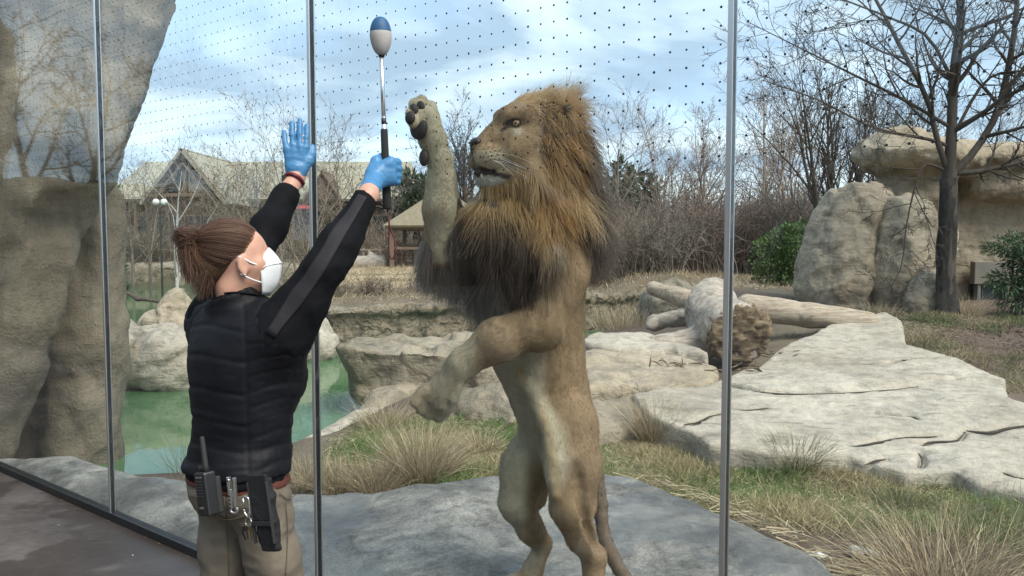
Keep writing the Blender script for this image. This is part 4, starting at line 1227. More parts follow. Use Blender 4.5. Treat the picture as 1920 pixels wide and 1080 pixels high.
# ------------------------------------------------------------------ grass
def tuft(label, base, H, spread, n, seed, cols, group='clumps of dry grass', lean=.5, width=.0045, name='grass_clump', out=0.5):
    rng = np.random.default_rng(seed)
    base = np.asarray(base, float)
    a = rng.random(n) * 6.283; rad = np.sqrt(rng.random(n))
    u = np.stack([np.cos(a), np.sin(a), 0 * a], -1)
    p0 = base + u * (rad * spread * .38)[:, None] - [0, 0, .02]
    L = H * (.45 + .65 * rng.random(n))
    d = u * (out * (rad * .8 + .25 * rng.random(n)))[:, None] + np.array([0, 0, 1.0]) + rng.normal(size=(n, 3)) * .24
    M = 6
    P = np.empty((n, M, 3)); P[:, 0] = p0; d = nrm(d)
    for m in range(1, M):
        d = nrm(d + (u * .10 - np.array([0, 0, .34 * lean])) * (m / M) * (.2 + 1.6 * rng.random((n, 1))) + rng.normal(size=(n, 3)) * .08)
        P[:, m] = P[:, m - 1] + d * (L / (M - 1))[:, None]
    V, Q = ribbons(P, width * (.45 + .6 * rng.random(n)), rng)
    c = np.asarray(cols)[rng.integers(0, len(cols), n)] * (.55 + .65 * rng.random((n, 1)))
    o = part(name, mesh_np(name, V, Q, True, np.repeat(c, M * 2, 0)), MATS['blade_leaf'])
    tag(o, label, 'grass', group)
STRAW = [(.50, .41, .27), (.40, .32, .20), (.60, .51, .36), (.30, .235, .145)]
GSTR = [(.30, .27, .15), (.16, .17, .075), (.38, .32, .20), (.11, .135, .06)]
GREEN = [(.105, .15, .05), (.085, .125, .042), (.14, .17, .065), (.20, .19, .09)]
gp = lambda px, py: on_ground(px, py)
tuft('big fountain of straw grass in front of the overhanging boulder', gp(790, 892), .46, .46, 1300, 91, STRAW, out=.75)
tuft('straw grass clump right beside the middle steel upright', gp(640, 912), .25, .46, 900, 92, STRAW, out=.7)
tuft('feathery straw grass clump between keeper and the big fountain', gp(705, 915), .26, .40, 700, 93, STRAW, out=.8)
tuft('straw grass clump half hidden by the keeper hip', gp(578, 908), .26, .40, 600, 94, STRAW, out=.6)
tuft('sparse dry stems at the water edge left of the keeper', gp(335, 905) + np.array([0, .25, 0]), .42, .55, 110, 95, GSTR, out=.5, width=.003)
tuft('small dry grass clump under the overhanging boulder', gp(720, 800), .34, .5, 350, 96, STRAW)
tuft('upright dry grass clump on the edge of the pale slab', gp(1228, 822), .42, .40, 900, 97, STRAW, out=.45)
tuft('greenish grass clump in front of the pale slab', gp(1490, 880), .34, .36, 800, 98, GSTR, out=.7)
tuft('wide straw grass clump in the near corner of the turf', gp(1765, 1090), .46, .80, 1000, 99, STRAW, out=.9, lean=.9)
tuft('thin straw stems rising behind the near corner clump', gp(1880, 1040), .46, .6, 260, 100, GSTR, out=.5)
tuft('low greenish clump in the middle of the turf', gp(1690, 945), .16, .30, 420, 101, GSTR, out=.9)
tuft('dry grass tuft at the foot of the black tree', gp(1815, 592), .38, .40, 420, 102, STRAW, out=.6)
tuft('dry grass at the foot of the big den boulder', gp(1640, 585) + np.array([0, -.2, 0]), .24, .6, 300, 103, STRAW, out=.6)
tuft('dry reeds on the pond bank behind the lion waist', np.array([1.95, 13.6, zat(1.95, 13.6)]), .45, 1.6, 900, 104, STRAW, out=.5, width=.007)
tuft('straggly dry clump low against the tan boulder', gp(900, 842), .22, .35, 350, 105, STRAW, out=.9)

# short turf: uncountable
def turf(name, label, n, xr, yr, dens, H, cols, seed, width=.004, flat=0.0, cat='grass'):
    rng = np.random.default_rng(seed)
    x = xr[0] + (xr[1] - xr[0]) * rng.random(n * 3); y = yr[0] + (yr[1] - yr[0]) * rng.random(n * 3)
    k = rng.random(n * 3) < dens(x, y)
    x, y = x[k][:n], y[k][:n]; n = len(x)
    z = hterr(x, y)
    P3 = np.stack([x, y, 0 * x], -1)
    L = H * (.5 + .8 * rng.random(n)) * (1 + .5 * fbm(P3 * 2.5, 3))
    d = nrm(np.stack([rng.normal(size=n) * .55, rng.normal(size=n) * .55, np.full(n, 1.0 - flat)], -1) + .4 * np.stack([fbm(P3 * 3 + 9, 2), fbm(P3 * 3 + 70, 2), 0 * x], -1))
    M = 3
    P = np.empty((n, M, 3)); P[:, 0] = np.stack([x, y, z - .004 + flat * .01], -1)
    for m in range(1, M):
        d = nrm(d + np.array([0, 0, -.18 * (1 - flat)]) + rng.normal(size=(n, 3)) * .12)
        P[:, m] = P[:, m - 1] + d * (L / (M - 1))[:, None]
    P[..., 2] = np.maximum(P[..., 2], z[:, None] + .002)
    V, Q = ribbons(P, width * (.6 + .8 * rng.random(n)), rng)
    tone = smooth(-.5, .5, fbm(P3 * 1.7 + 5, 3) + .35 * rng.normal(size=n))
    cl = np.asarray(cols)
    c = lerp(cl[0], cl[1], tone[:, None]) * (.7 + .6 * rng.random((n, 1)))
    o = part(name, mesh_np(name, V, Q, True, np.repeat(c, M * 2, 0)), MATS['blade_leaf'])
    tag(o, label, cat, kind='stuff')
def d_green(x, y):
    return np.clip(GRASSM(x, y) * (0.75 + .8 * fbm(np.stack([x * 1.3, y * 1.3, 0 * x], -1), 3)), 0, 1)
turf('turf_grass', 'short green and straw grass growing between the rocks', 45000, (-1.5, 5.2), (3.8, 7.6), d_green, .085, [(.095, .175, .045), (.36, .31, .18)], 111, .0045)
turf('dead_grass', 'flattened dead grass blades lying on the turf', 16000, (-1.5, 5.2), (3.6, 7.6), lambda x, y: np.clip(GRASSM(x, y) + .12, 0, 1) * .8, .085, [(.46, .38, .25), (.33, .25, .155)], 112, .0045, flat=.82)
turf('mulch', 'brown leaf litter and mulch chips below the pale slab', 20000, (2.0, 6.5), (3.6, 13), lambda x, y: np.clip(smooth(.7, .2, np.abs(y - (5.6 - .12 * (x - 2.5)))) * smooth(1.8, 2.4, x) + smooth(4, 5, x) * smooth(8, 9, y), 0, 1) * .8, .05, [(.10, .068, .05), (.23, .165, .11)], 113, .009, flat=.9, cat='mulch')
turf('mound_grass', 'patchy grass on the earth mound by the den', 14000, (3.2, 8.5), (7.5, 11.6), lambda x, y: np.clip(smooth(.05, .5, fbm(np.stack([x * 1.1, y * 1.1, 0 * x], -1) + 3, 3)), 0, 1), .07, [(.095, .125, .045), (.27, .23, .13)], 114, .007)
turf('bank_grass', 'dry tan grass on the far banks', 17000, (-9, 6), (15.2, 33), lambda x, y: .7 * (hterr(x, y) > .3), .16, [(.42, .34, .22), (.27, .215, .14)], 115, .014)

# straw drift along the ledge edge, scraps in the turf, specks on the path
rng = np.random.default_rng(131)
ln_ = crom([on_ground(*p) for p in ((1210, 905), (1300, 940), (1390, 975), (1470, 1018), (1560, 1075), (1620, 1110))], 60)
k = rng.integers(0, 60, 320)
p = ln_[k] + rng.normal(size=(320, 3)) * [.05, .05, .006] + [0, 0, .055]
a = rng.normal(size=320) * .7 - .6
d = np.stack([np.cos(a), np.sin(a), rng.normal(size=320) * .12], -1); L = (.03 + .10 * rng.random(320))[:, None]
P = np.stack([p - d * L, p + rng.normal(size=(320, 3)) * .006, p + d * L], 1)
V, Q = ribbons(P, .004 + .004 * rng.random(320), rng)
c = np.array([.48, .40, .27]) * (.6 + .6 * rng.random((320, 1)))
tag(part('straw_litter', mesh_np('straw_litter', V, Q, True, np.repeat(c, 6, 0)), MATS['blade_leaf']), 'loose straw drifted along the edge of the grey ledge', 'straw', kind='stuff')
plain('scrap_white', (.72, .71, .68), rough=.8)
for px, py, s_, lab in ((1533, 1053, .05, 'crumpled white scrap at the edge of the grey ledge'), (1618, 1047, .075, 'larger torn white scrap lying in the turf')):
    g_ = on_ground(px, py)
    F = Field(g_ - .15, g_ + .15, .008)
    F.ell(g_ + [0, 0, .03], (s_, s_ * .45, .016), rotz(-.5), .01)
    V, Q = F.mesh(1); V = rough(V, Q, [(14, .02, 'c'), (30, .01, 'f')], 3)
    tag(part('paper_scrap', mesh_np('paper_scrap', V, Q), MATS['scrap_white']), lab, 'litter')
n = 60
sxy = np.array([gl(-4.6 + 3.6 * q, -.04 - .9 * q2 ** 3)[:2] for q, q2 in rng.random((n, 2))])
p = np.concatenate([sxy, np.full((n, 1), .006)], 1); a = rng.random(n) * 6.28; w_ = (.003 + .007 * rng.random(n))[:, None]
e1 = np.stack([np.cos(a), np.sin(a), .25 * rng.normal(size=n)], -1); e2 = np.stack([-np.sin(a), np.cos(a), 0 * a], -1) * .5
V = np.stack([p - e1 * w_, p + e2 * w_ + [0, 0, .002], p + e1 * w_, p - e2 * w_], 1).reshape(-1, 3)
c = np.where(rng.random((n, 1)) < .4, [.6, .58, .54], [.16, .11, .07])
tag(part('floor_litter', mesh_np('floor_litter', V, np.arange(n * 4).reshape(-1, 4), False, np.repeat(c, 4, 0)), MATS['blade_leaf']), 'specks of leaf and grit on the path along the glass', 'litter', kind='stuff')
# ================================================================== LOGS AND DRIFTWOOD
def woodmat(name, c1, c2, c3, rot=0.0):
    t = NT(name)
    co = t.coord(scale=(0.8, 5, 5), rot=(0, 0, rot))
    n = t.noise(co, 5, 7, 0.65, 0.4)
    col = t.ramp(n, [(0.3, c1), (0.52, c2), (0.75, c3)])
    col = t.mix(0.5, col, t.ramp(t.noise(t.coord(), 3, 5), [(0.3, 0.6), (0.7, 1.1)]), 'MULTIPLY')
    return t.done(col, 0.9, t.bump(t.noise(co, 14, 6, 0.7), 0.7, 0.02), 0, 0.2)
woodmat('driftwood', (0.20, 0.155, 0.115), (0.40, 0.335, 0.26), (0.52, 0.46, 0.385))
woodmat('driftwood_white', (0.20, 0.165, 0.13), (0.40, 0.35, 0.295), (0.55, 0.51, 0.455))
woodmat('rotten_wood', (0.05, 0.036, 0.025), (0.17, 0.125, 0.08), (0.33, 0.26, 0.175))
woodmat('dark_stick', (0.06, 0.05, 0.042), (0.10, 0.085, 0.07), (0.15, 0.13, 0.11))
def wood(name, label, cones, mat, h=0.03, amps=((1.5, .03, 'f'), (5, .015, 'f')), seed=0, cut=(), cat='log', squash=(1, 1, 1), parent=None, k=0.08):
    lo = np.min([np.minimum(a, b) - max(r, q) for a, b, r, q in cones], 0) - .12
    hi = np.max([np.maximum(a, b) + max(r, q) for a, b, r, q in cones], 0) + .12
    F = Field(lo, hi, h)
    for a, b, r, q in cones:
        F.cone(a, b, r, q, k)
    for c in cut:
        F.cut(*c)
    return rock(name, label, F, mat, list(amps), cat, seed, squash=squash, parent=parent, post=0)
e0, e1 = W(1388, 628, 8.50), W(1340, 588, 9.35)
ax = nrm(e0 - e1)
ft = tag(empty('fallen_trunk', (e1[0], e1[1], zat(e1[0], e1[1]))), 'thick weathered trunk with its rotten cut end facing the path', 'log')
wood('trunk', '', [(e1, e0 + ax * .1, .29, .345), (e1, W(1340, 562, 9.6), .30, .25), (W(1325, 640, 9.0), W(1240, 648, 8.95), .15, .12), (W(1240, 648, 8.95), W(1185, 655, 8.9), .12, .06), (W(1340, 620, 9.2), W(1320, 640, 9.0), .25, .16)], 'driftwood_white', .028, ((1.6, .05, 'f'), (3, .04, 'c'), (9, .014, 'f')), 31, [(e0, ax)], parent=ft, squash=(1, 1, 1))
F = Field(e0 - .5, e0 + .5, .022)
F.cone(e0 - ax * .05, e0 + ax * .02, .335, .315, .02)
F.cut(e0 + ax * .035, ax)
rock('cut_end', '', F, 'rotten_wood', [(5, .03, 'f'), (9, .035, 'c'), (22, .014, 'f')], parent=ft, seed=4, post=0)['label'] = 'rotten brown cut end of the trunk'
wood('log', 'long barkless log lying behind the cut trunk', [(W(1402, 575, 10.1), W(1520, 590, 10.0), .175, .165), (W(1520, 590, 10.0), W(1628, 602, 9.9), .165, .135)], 'driftwood', .03, ((1.5, .03, 'f'), (4, .02, 'c')), 32, squash=(.4, 1, 1))
wood('log', 'upper log propped on the trunk pointing up and away', [(W(1226, 540, 10.5), W(1345, 580, 9.9), .105, .15)], 'driftwood', .03, ((1.5, .03, 'f'), (4, .02, 'c')), 33, squash=(.4, 1, 1))
wood('driftwood_branch', 'forked driftwood branch under the upper log', [(W(1228, 604, 10.3), W(1310, 590, 10.0), .10, .14), (W(1232, 606, 10.3), W(1215, 612, 10.2), .09, .04), (W(1300, 596, 10), W(1255, 580, 10.4), .06, .03)], 'driftwood_white', .028, ((2, .04, 'f'), (5, .02, 'c')), 34)
wood('far_log', 'white fallen log on the far bank below the pole loop', [(W(636, 492, 31), W(712, 494, 31), .22, .28), (W(705, 494, 31), W(692, 470, 31), .2, .05), (W(712, 494, 31), W(722, 484, 31.2), .18, .05), (W(648, 490, 31), W(640, 478, 31), .12, .04)], 'driftwood_white', .07, ((1.2, .06, 'f'),), 35, k=.15)
wood('driftwood_stick', 'dark branch lying over the pond beside the rock pillar', [(W(222, 540, 14.5), W(258, 560, 14.3), .035, .04), (W(258, 560, 14.3), W(312, 568, 13.9), .04, .03)], 'dark_stick', .02, ((4, .01, 'f'),), 36, cat='branch')
wood('driftwood_stick', 'grey branch resting on the boulders by the pond', [(W(226, 622, 12.6), W(275, 620, 12.4), .035, .045), (W(275, 620, 12.4), W(330, 617, 12.2), .045, .025)], 'dark_stick', .02, ((4, .01, 'f'),), 37, cat='branch')
rng = np.random.default_rng(40)
for i, (px, py, lab) in enumerate([(1395, 700, 'splintered bark lying under the cut trunk'), (1448, 672, 'dark bark splinters beside the cut trunk'), (1275, 690, 'red brown bark scraps below the driftwood branch')]):
    c = on_slab(px, py) + [0, 0, .05]
    n = 12
    d = nrm(rng.normal(size=(n, 3)) * [1, .6, .25])
    p = c + rng.normal(size=(n, 3)) * [.14, .10, .012]
    L = .03 + .06 * rng.random(n)
    P = np.stack([p - d * L[:, None], p + rng.normal(size=(n, 3)) * .008, p + d * L[:, None]], 1)
    tag(part('bark_debris', mesh_np('bark_debris', *tubes(P, np.tile([.004, .009, .002], (n, 1)), 4)), MATS['rotten_wood']), lab, 'bark')

# ================================================================== BUILDINGS
plain('lodge_roof', (0.33, 0.315, 0.24), (0.25, 0.238, 0.18), scale=1.4, rough=0.85, bump=0.4, bscale=9, bdist=0.05, stretch=(1, 1, 1))
plain('lodge_wood', (0.075, 0.052, 0.040), (0.05, 0.036, 0.03), scale=2, rough=0.8)
plain('lodge_trim', (0.17, 0.12, 0.09), (0.12, 0.085, 0.065), scale=3, rough=0.8)
plain('lodge_glass', (0.035, 0.042, 0.045), rough=0.15)
plain('pale_boards', (0.40, 0.36, 0.30), (0.30, 0.27, 0.22), scale=3, rough=0.8)
plain('rail_wood', (0.27, 0.225, 0.17), (0.20, 0.165, 0.125), scale=4, rough=0.85)
plain('globe_white', (0.8, 0.8, 0.78), (0.74, 0.74, 0.72), rough=0.3)
plain('lamp_metal', (0.03, 0.03, 0.03), rough=0.5)
plain('red_canvas', (0.50, 0.035, 0.04), (0.42, 0.03, 0.035), rough=0.8)
plain('white_metal', (0.68, 0.70, 0.72), (0.6, 0.62, 0.64), rough=0.5)
def quadslab(pts, th):
    """a thick board from four corner points"""
    p = np.array(pts, float); n = nrm(np.cross(p[1] - p[0], p[3] - p[0])) * th
    return np.concatenate([p - n, p]), BOXQ
def prm(name, g_, m, p, sm=False):
    return part(name, mesh_np(name, *g_, sm), MATS[m], p)
LY = 46.0
X = lambda px, Y: (px - 960) / FPX * Y
Zp = lambda py, Y: W(960, py, Y)[2]
ld = tag(empty('lodge', (X(420, LY), LY, zat(X(420, LY), LY))), 'large timber lodge with pale shingled roofs and a front gable', 'building')
xl, xr_ = X(195, LY), X(790, LY)
rz, ez = Zp(302, LY + 3), Zp(373, LY)
gnd = .6
prm('wall', boxg(((xl + xr_) / 2, LY + 3.4, (gnd + ez) / 2), (xr_ - xl - .8, 5.6, ez - gnd)), 'lodge_wood', ld)
prm('roof', quadslab([(xl, LY, ez), (xr_, LY, ez), (xr_ - 1, LY + 3.4, rz), (xl + 1, LY + 3.4, rz)], .16), 'lodge_roof', ld)
prm('roof', quadslab([(xr_, LY + 6.8, ez), (xl, LY + 6.8, ez), (xl + 1, LY + 3.4, rz), (xr_ - 1, LY + 3.4, rz)], .16), 'lodge_roof', ld)
for i in range(16):                                              # verandah posts and the dark bays between them
    px = 215 + i * 37
    prm('post', boxg((X(px, LY), LY + .35, (gnd + ez) / 2), (.16, .16, ez - gnd - .02)), 'lodge_trim', ld)
    if i < 15:
        wf = prm('window', boxg((X(px + 18.5, LY + .6), LY + .58, gnd + 1.75), (.92, .06, 1.25)), 'lodge_trim', ld)
        prm('pane', boxg((X(px + 18.5, LY + .6), LY + .53, gnd + 1.75), (.80, .03, 1.13)), 'lodge_glass', wf)
prm('eave_beam', boxg(((xl + xr_) / 2, LY + .36, ez - .14), (xr_ - xl - .6, .18, .2)), 'lodge_trim', ld)
GYf = 42.5                                                       # the front gable
gx, gzp, gze, ghw = X(352, GYf), Zp(279, GYf), Zp(372, GYf), 72 / FPX * GYf
back = LY + 3.6
prm('roof', quadslab([(gx - ghw - .25, GYf - .5, gze - .28), (gx - ghw - .25, back, gze - .28), (gx, back, gzp), (gx, GYf - .5, gzp)][::-1], .14), 'lodge_roof', ld)
prm('roof', quadslab([(gx, GYf - .5, gzp), (gx, back, gzp), (gx + ghw + .25, back, gze - .28), (gx + ghw + .25, GYf - .5, gze - .28)][::-1], .14), 'lodge_roof', ld)
V = np.array([(gx - ghw, GYf, gnd), (gx + ghw, GYf, gnd), (gx + ghw, GYf, gze - .2), (gx - ghw, GYf, gze - .2), (gx - ghw, back, gnd), (gx + ghw, back, gnd), (gx + ghw, back, gze - .2), (gx - ghw, back, gze - .2)])
prm('wall', (V, np.array([[0, 1, 2, 3], [5, 4, 7, 6], [4, 0, 3, 7], [1, 5, 6, 2]])), 'lodge_wood', ld)
V = np.array([(gx - ghw, GYf + .02, gze - .2), (gx + ghw, GYf + .02, gze - .2), (gx, GYf + .02, gzp - .12), (gx, GYf + .3, gzp - .12), (gx + ghw, GYf + .3, gze - .2), (gx - ghw, GYf + .3, gze - .2)])
prm('gable_wall', (V, np.array([[0, 1, 2], [5, 3, 4]])), 'lodge_wood', ld)
for s in (-1, 1):                                                # barge boards and truss
    for off, rr_, m in ((.0, .11, 'lodge_trim'), (.55, .07, 'lodge_trim')):
        a, b_ = np.array([gx + s * (ghw + .22 - off), GYf - .36, gze - .30]), np.array([gx, GYf - .36, gzp - .10 - off * 1.25])
        prm('barge_board', tube1(np.array([a, b_]), rr_, 6), m, ld)
prm('tie_beam', boxg((gx, GYf - .12, gze + .18), (ghw * 1.65, .16, .18)), 'lodge_trim', ld)
prm('king_post', boxg((gx, GYf - .13, (gze + gzp) / 2), (.16, .15, gzp - gze - .5)), 'lodge_trim', ld)
gt = np.array([(gx + .18, GYf - .06, gze + .36), (gx + 1.18, GYf - .06, gze + .36), (gx + .18, GYf - .06, gze + 1.62)])
prm('gable_panel', (np.concatenate([gt, gt + [0, .05, 0]]), np.array([[0, 1, 2], [5, 4, 3]])), 'pale_boards', ld)
gt2 = gt.copy(); gt2[:, 0] = 2 * gx - gt2[:, 0]
prm('gable_panel', (np.concatenate([gt2, gt2 + [0, .05, 0]]), np.array([[2, 1, 0], [3, 4, 5]])), 'lodge_glass', ld)
for dx in (-1.25, -.42, .42, 1.25):
    wf = prm('window', boxg((gx + dx, GYf - .03, gnd + 1.5), (.74, .07, 1.5)), 'lodge_trim', ld)
    prm('pane', boxg((gx + dx, GYf - .07, gnd + 1.5), (.62, .03, 1.38)), 'lodge_glass', wf)
dx_, dzp, dze = X(607, LY - .3), Zp(322, LY - .3), Zp(372, LY - .3)   # dark dormer over the verandah
V = np.array([(dx_ - .95, LY - .3, dze - .05), (dx_ + .95, LY - .3, dze - .05), (dx_, LY - .3, dzp), (dx_ - .95, LY + 2.6, dze - .05), (dx_ + .95, LY + 2.6, dze - .05), (dx_, LY + 2.6, dzp)])
prm('dormer_wall', (V[:3], np.array([[0, 1, 2]])), 'lodge_trim', ld)
for s in (-1, 1):
    q = [(dx_, LY - .5, dzp + .06), (dx_ + s * 1.1, LY - .5, dze - .12), (dx_ + s * 1.1, LY + 2.6, dze - .12), (dx_, LY + 2.6, dzp + .06)]
    prm('dormer_roof', quadslab(q if s > 0 else q[::-1], .08), 'lodge_trim', ld)
# deck rail in front of the lodge
fy_ = 40.5
fn_ = tag(empty('deck_rail', (X(330, fy_), fy_, zat(X(330, fy_), fy_))), 'low wooden deck rail running in front of the lodge', 'fence')
for px in range(215, 660, 34):
    x_ = X(px, fy_); prm('post', boxg((x_, fy_, zat(x_, fy_) + .42), (.09, .09, .95)), 'rail_wood', fn_)
for zz in (.45, .85):
    a, b_ = X(212, fy_), X(662, fy_)
    prm('rail', boxg(((a + b_) / 2, fy_ - .06, zat(X(400, fy_), fy_) + zz), (b_ - a, .05, .09)), 'rail_wood', fn_)
# red parasol on the terrace
uy = 39.0
ux, uz = X(572, uy), Zp(389, uy)
um = tag(empty('parasol', (ux, uy, zat(ux, uy))), 'small red parasol on the lodge terrace behind the keeper arm', 'parasol')
an = np.arange(8) * math.pi / 4
V = np.concatenate([[(ux, uy, uz + .16)], np.stack([ux + .72 * np.cos(an), uy + .72 * np.sin(an), np.full(8, uz - .08)], -1)])
prm('canopy', (V, np.array([[0, 1 + i, 1 + (i + 1) % 8] for i in range(8)])), 'red_canvas', um)
prm('pole', tube1([(ux, uy, zat(ux, uy)), (ux, uy, uz + .14)], .03, 6), 'lamp_metal', um)
# lamp with two globes
ly_ = 27.5
lx = X(303, ly_)
lp = tag(empty('lamp_post', (lx, ly_, zat(lx, ly_))), 'dark lamp post with two white globes before the gable', 'lamp')
gzv = Zp(379, ly_)
prm('pole', tube1([(lx, ly_, zat(lx, ly_) - .1), (lx, ly_, gzv - .18)], .035, 8), 'lamp_metal', lp)
prm('cross_arm', tube1([(lx - .13, ly_, gzv - .12), (lx - .05, ly_, gzv - .2), (lx + .05, ly_, gzv - .2), (lx + .13, ly_, gzv - .12)], .018, 6), 'lamp_metal', lp)
def sphere_g(c, r, n=12, m=16):
    th = np.linspace(0, math.pi, n)[:, None]; ph = np.arange(m)[None] * 2 * math.pi / m
    V = np.stack([np.sin(th) * np.cos(ph), np.sin(th) * np.sin(ph), np.cos(th) + 0 * ph], -1).reshape(-1, 3) * np.asarray(r) + np.asarray(c)
    i = np.arange(n - 1)[:, None] * m; k = np.arange(m)[None]; k2 = (k + 1) % m
    return V, np.stack([i + k, i + m + k, i + m + k2, i + k2], -1).reshape(-1, 4)
for s in (-1, 1):
    prm('globe', sphere_g((lx + s * .135, ly_, gzv), .115), 'globe_white', lp, True)
# gazebo
gy = 32.0
cx, ez2, az2, hw2 = X(832, gy), Zp(424, gy), Zp(352, gy), 98 / FPX * gy
gb = tag(empty('gazebo', (cx, gy, zat(cx, gy))), 'open gazebo with a pale pyramid roof behind the lion forearm', 'gazebo')
cor = [np.array([cx + sx * hw2, gy + sy * hw2, ez2]) for sx, sy in ((-1, -1), (1, -1), (1, 1), (-1, 1))]
ap = np.array([cx, gy, az2])
plain('thatch', (0.24, 0.205, 0.14), (0.18, 0.152, 0.105), scale=5, rough=0.95, bump=0.6, bscale=14, bdist=0.06, stretch=(1, 1, .4))
for i in range(4):
    a, b_ = cor[i], cor[(i + 1) % 4]
    V = np.array([a, b_, ap + (b_ - a) * .02, ap - (b_ - a) * .02])
    prm('roof', quadslab(V, .10), 'thatch', gb)
for c in cor:
    q = c + (ap - c) * [.14, .14, 0]
    g0 = zat(q[0], q[1]); prm('post', boxg((q[0], q[1], (g0 + ez2) / 2), (.15, .15, ez2 - g0)), 'lodge_trim', gb)
for sx, sy, lx_, ly2 in ((0, -.86, hw2 * 1.7, .08), (0, .86, hw2 * 1.7, .08), (-.86, 0, .08, hw2 * 1.7), (.86, 0, .08, hw2 * 1.7)):
    g0 = zat(cx, gy)
    prm('eave_beam', boxg((cx + sx * hw2, gy + sy * hw2, ez2 - .1), (lx_, ly2, .16)), 'lodge_trim', gb)
    prm('rail', boxg((cx + sx * hw2, gy + sy * hw2, g0 + .7), (lx_, ly2 * .8, .1)), 'lodge_trim', gb)
# rail fence on the far bank
ry = 33.5
rf = tag(empty('rail_fence', (X(690, ry), ry, zat(X(690, ry), ry))), 'low rail fence on the far bank below the pole handle', 'fence')
for px in range(636, 800, 23):
    x_ = X(px, ry); prm('post', boxg((x_, ry, zat(x_, ry) + .28), (.07, .07, .75)), 'rail_wood', rf)
for zz in (.2, .56):
    prm('rail', boxg((X(715, ry), ry - .05, zat(X(715, ry), ry) + zz), (X(800, ry) - X(632, ry), .04, .06)), 'rail_wood', rf)
sx_ = X(737, ry - .2)
sg_ = tag(empty('notice_sign', (sx_, ry - .25, zat(sx_, ry))), 'tiny white notice on the far rail fence', 'sign')
prm('board', boxg((sx_, ry - .25, Zp(464, ry)), (.20, .03, .22)), 'white_metal', sg_)
prm('post', boxg((sx_, ry - .22, zat(sx_, ry) + .2), (.04, .03, .7)), 'lamp_metal', sg_)
# far visitor on the opposite path
plain('far_coat', (0.16, 0.07, 0.075), rough=0.9); plain('far_jeans', (0.05, 0.055, 0.07), rough=0.9); plain('far_skin', (0.45, 0.30, 0.23), rough=0.6)
fp = np.array([X(679, 40), 40.0, zat(X(679, 40), 40.0)])
pv = tag(empty('person', fp), 'distant visitor in a dark red coat on the far path', 'person')
def small_person(inf, zlo, zhi, h=.02):
    F = Field(fp + [-.45, -.3, -.05], fp + [.45, .3, 1.8], h)
    for s in (-1, 1):
        F.chain([fp + [s * .09, 0, .86], fp + [s * .10, -.02, .46], fp + [s * .10, .03, .06]], [.085, .06, .045], .03, inflate=inf)
        F.chain([fp + [s * .18, 0, 1.38], fp + [s * .25, .01, 1.1], fp + [s * .20, -.10, .90]], [.055, .045, .035], .04, inflate=inf)
        F.cone(fp + [s * .10, .03, .05], fp + [s * .11, -.14, .04], .045, .035, .02, inflate=inf)
    F.chain([fp + [0, 0, .9], fp + [0, 0, 1.15], fp + [0, 0, 1.38]], [.13, .125, .15], .06, inflate=inf)
    F.cone(fp + [0, 0, 1.4], fp + [0, 0, 1.55], .055, .055, .03)
    F.ell(fp + [0, -.01, 1.63], (.085, .10, .12), None, .02)
    F.cut(fp + [0, 0, zlo], (0, 0, -1)); F.cut(fp + [0, 0, zhi], (0, 0, 1))
    return F.mesh(1)
prm('body', small_person(0, -.05, 1.8), 'far_skin', pv, True)
prm('coat', small_person(.022, .78, 1.47), 'far_coat', pv, True)
prm('trousers', small_person(.014, .05, .92), 'far_jeans', pv, True)
# far white roofed shed beyond the trees at the right of the mane
shd = tag(empty('shed', (X(1165, 70), 70, .9)), 'far low shed with a white roof right of the mane', 'building')
prm('wall', boxg((X(1165, 70), 71.5, 2.6), (4.6, 3, 3.6)), 'lodge_wood', shd)
prm('roof', quadslab([(X(1165, 70) - 2.5, 69.8, 4.35), (X(1165, 70) + 2.5, 69.8, 4.35), (X(1165, 70) + 2.3, 71.8, 5.2), (X(1165, 70) - 2.3, 71.8, 5.2)], .12), 'white_metal', shd)

# ================================================================== VISITOR SIDE (seen only as reflections in the glass)
plain('shelter_timber', (0.15, 0.115, 0.088), (0.11, 0.085, 0.066), scale=3, rough=0.85)  # unseen hall, added and sized to keep sky reflections off the lion
sh = tag(empty('visitor_hall', (-10, -20, 0)), 'long brown timber hall across the plaza, mirrored in the glass', 'building')
prm('wall', boxg((-9, -20.5, 3.8), (32, .9, 7.6)), 'shelter_timber', sh)
prm('wall', boxg((-24.5, -8.4, 3.8), (.9, 23.2, 7.6)), 'shelter_timber', sh)
prm('roof', boxg((-9, -21.4, 7.75), (33, 4.2, .3)), 'lodge_trim', sh)
prm('roof', boxg((-25.4, -8.2, 7.78), (4.2, 23.8, .3)), 'lodge_trim', sh)
for i in range(9):
    prm('post', boxg((-22.5 + i * 3.4, -19.9, 3.78), (.3, .26, 7.56)), 'lodge_trim', sh)
    wf = prm('window', boxg((-20.8 + i * 3.4, -20.0, 2.6), (1.9, .16, 2.4)), 'lodge_trim', sh)
    prm('pane', boxg((-20.8 + i * 3.4, -19.9, 2.6), (1.7, .06, 2.2)), 'lodge_glass', wf)
for i in range(6):
    prm('post', boxg((-23.9, -18.4 + i * 4.0, 3.78), (.26, .3, 7.56)), 'lodge_trim', sh)
F = Field((-15.2, 3.0, -.3), (-11.2, 12.5, 4.2), .14)
prism(F, [(-12.6, 3.6), (-12.3, 6), (-12.5, 12), (-14.6, 12), (-14.6, 3.6)], lambda x, y: 2.35 + .35 * vnoise(np.stack([x * .5, y * .5, 0 * x], -1)), -.2, .3)
rock('rock_wall', 'brown rock wall on the visitor side mirrored in the glass', F, 'rock_shady', [(.6, .2, 'f'), (1.2, .15, 'c'), (4, .03, 'f')], 'wall', 41)
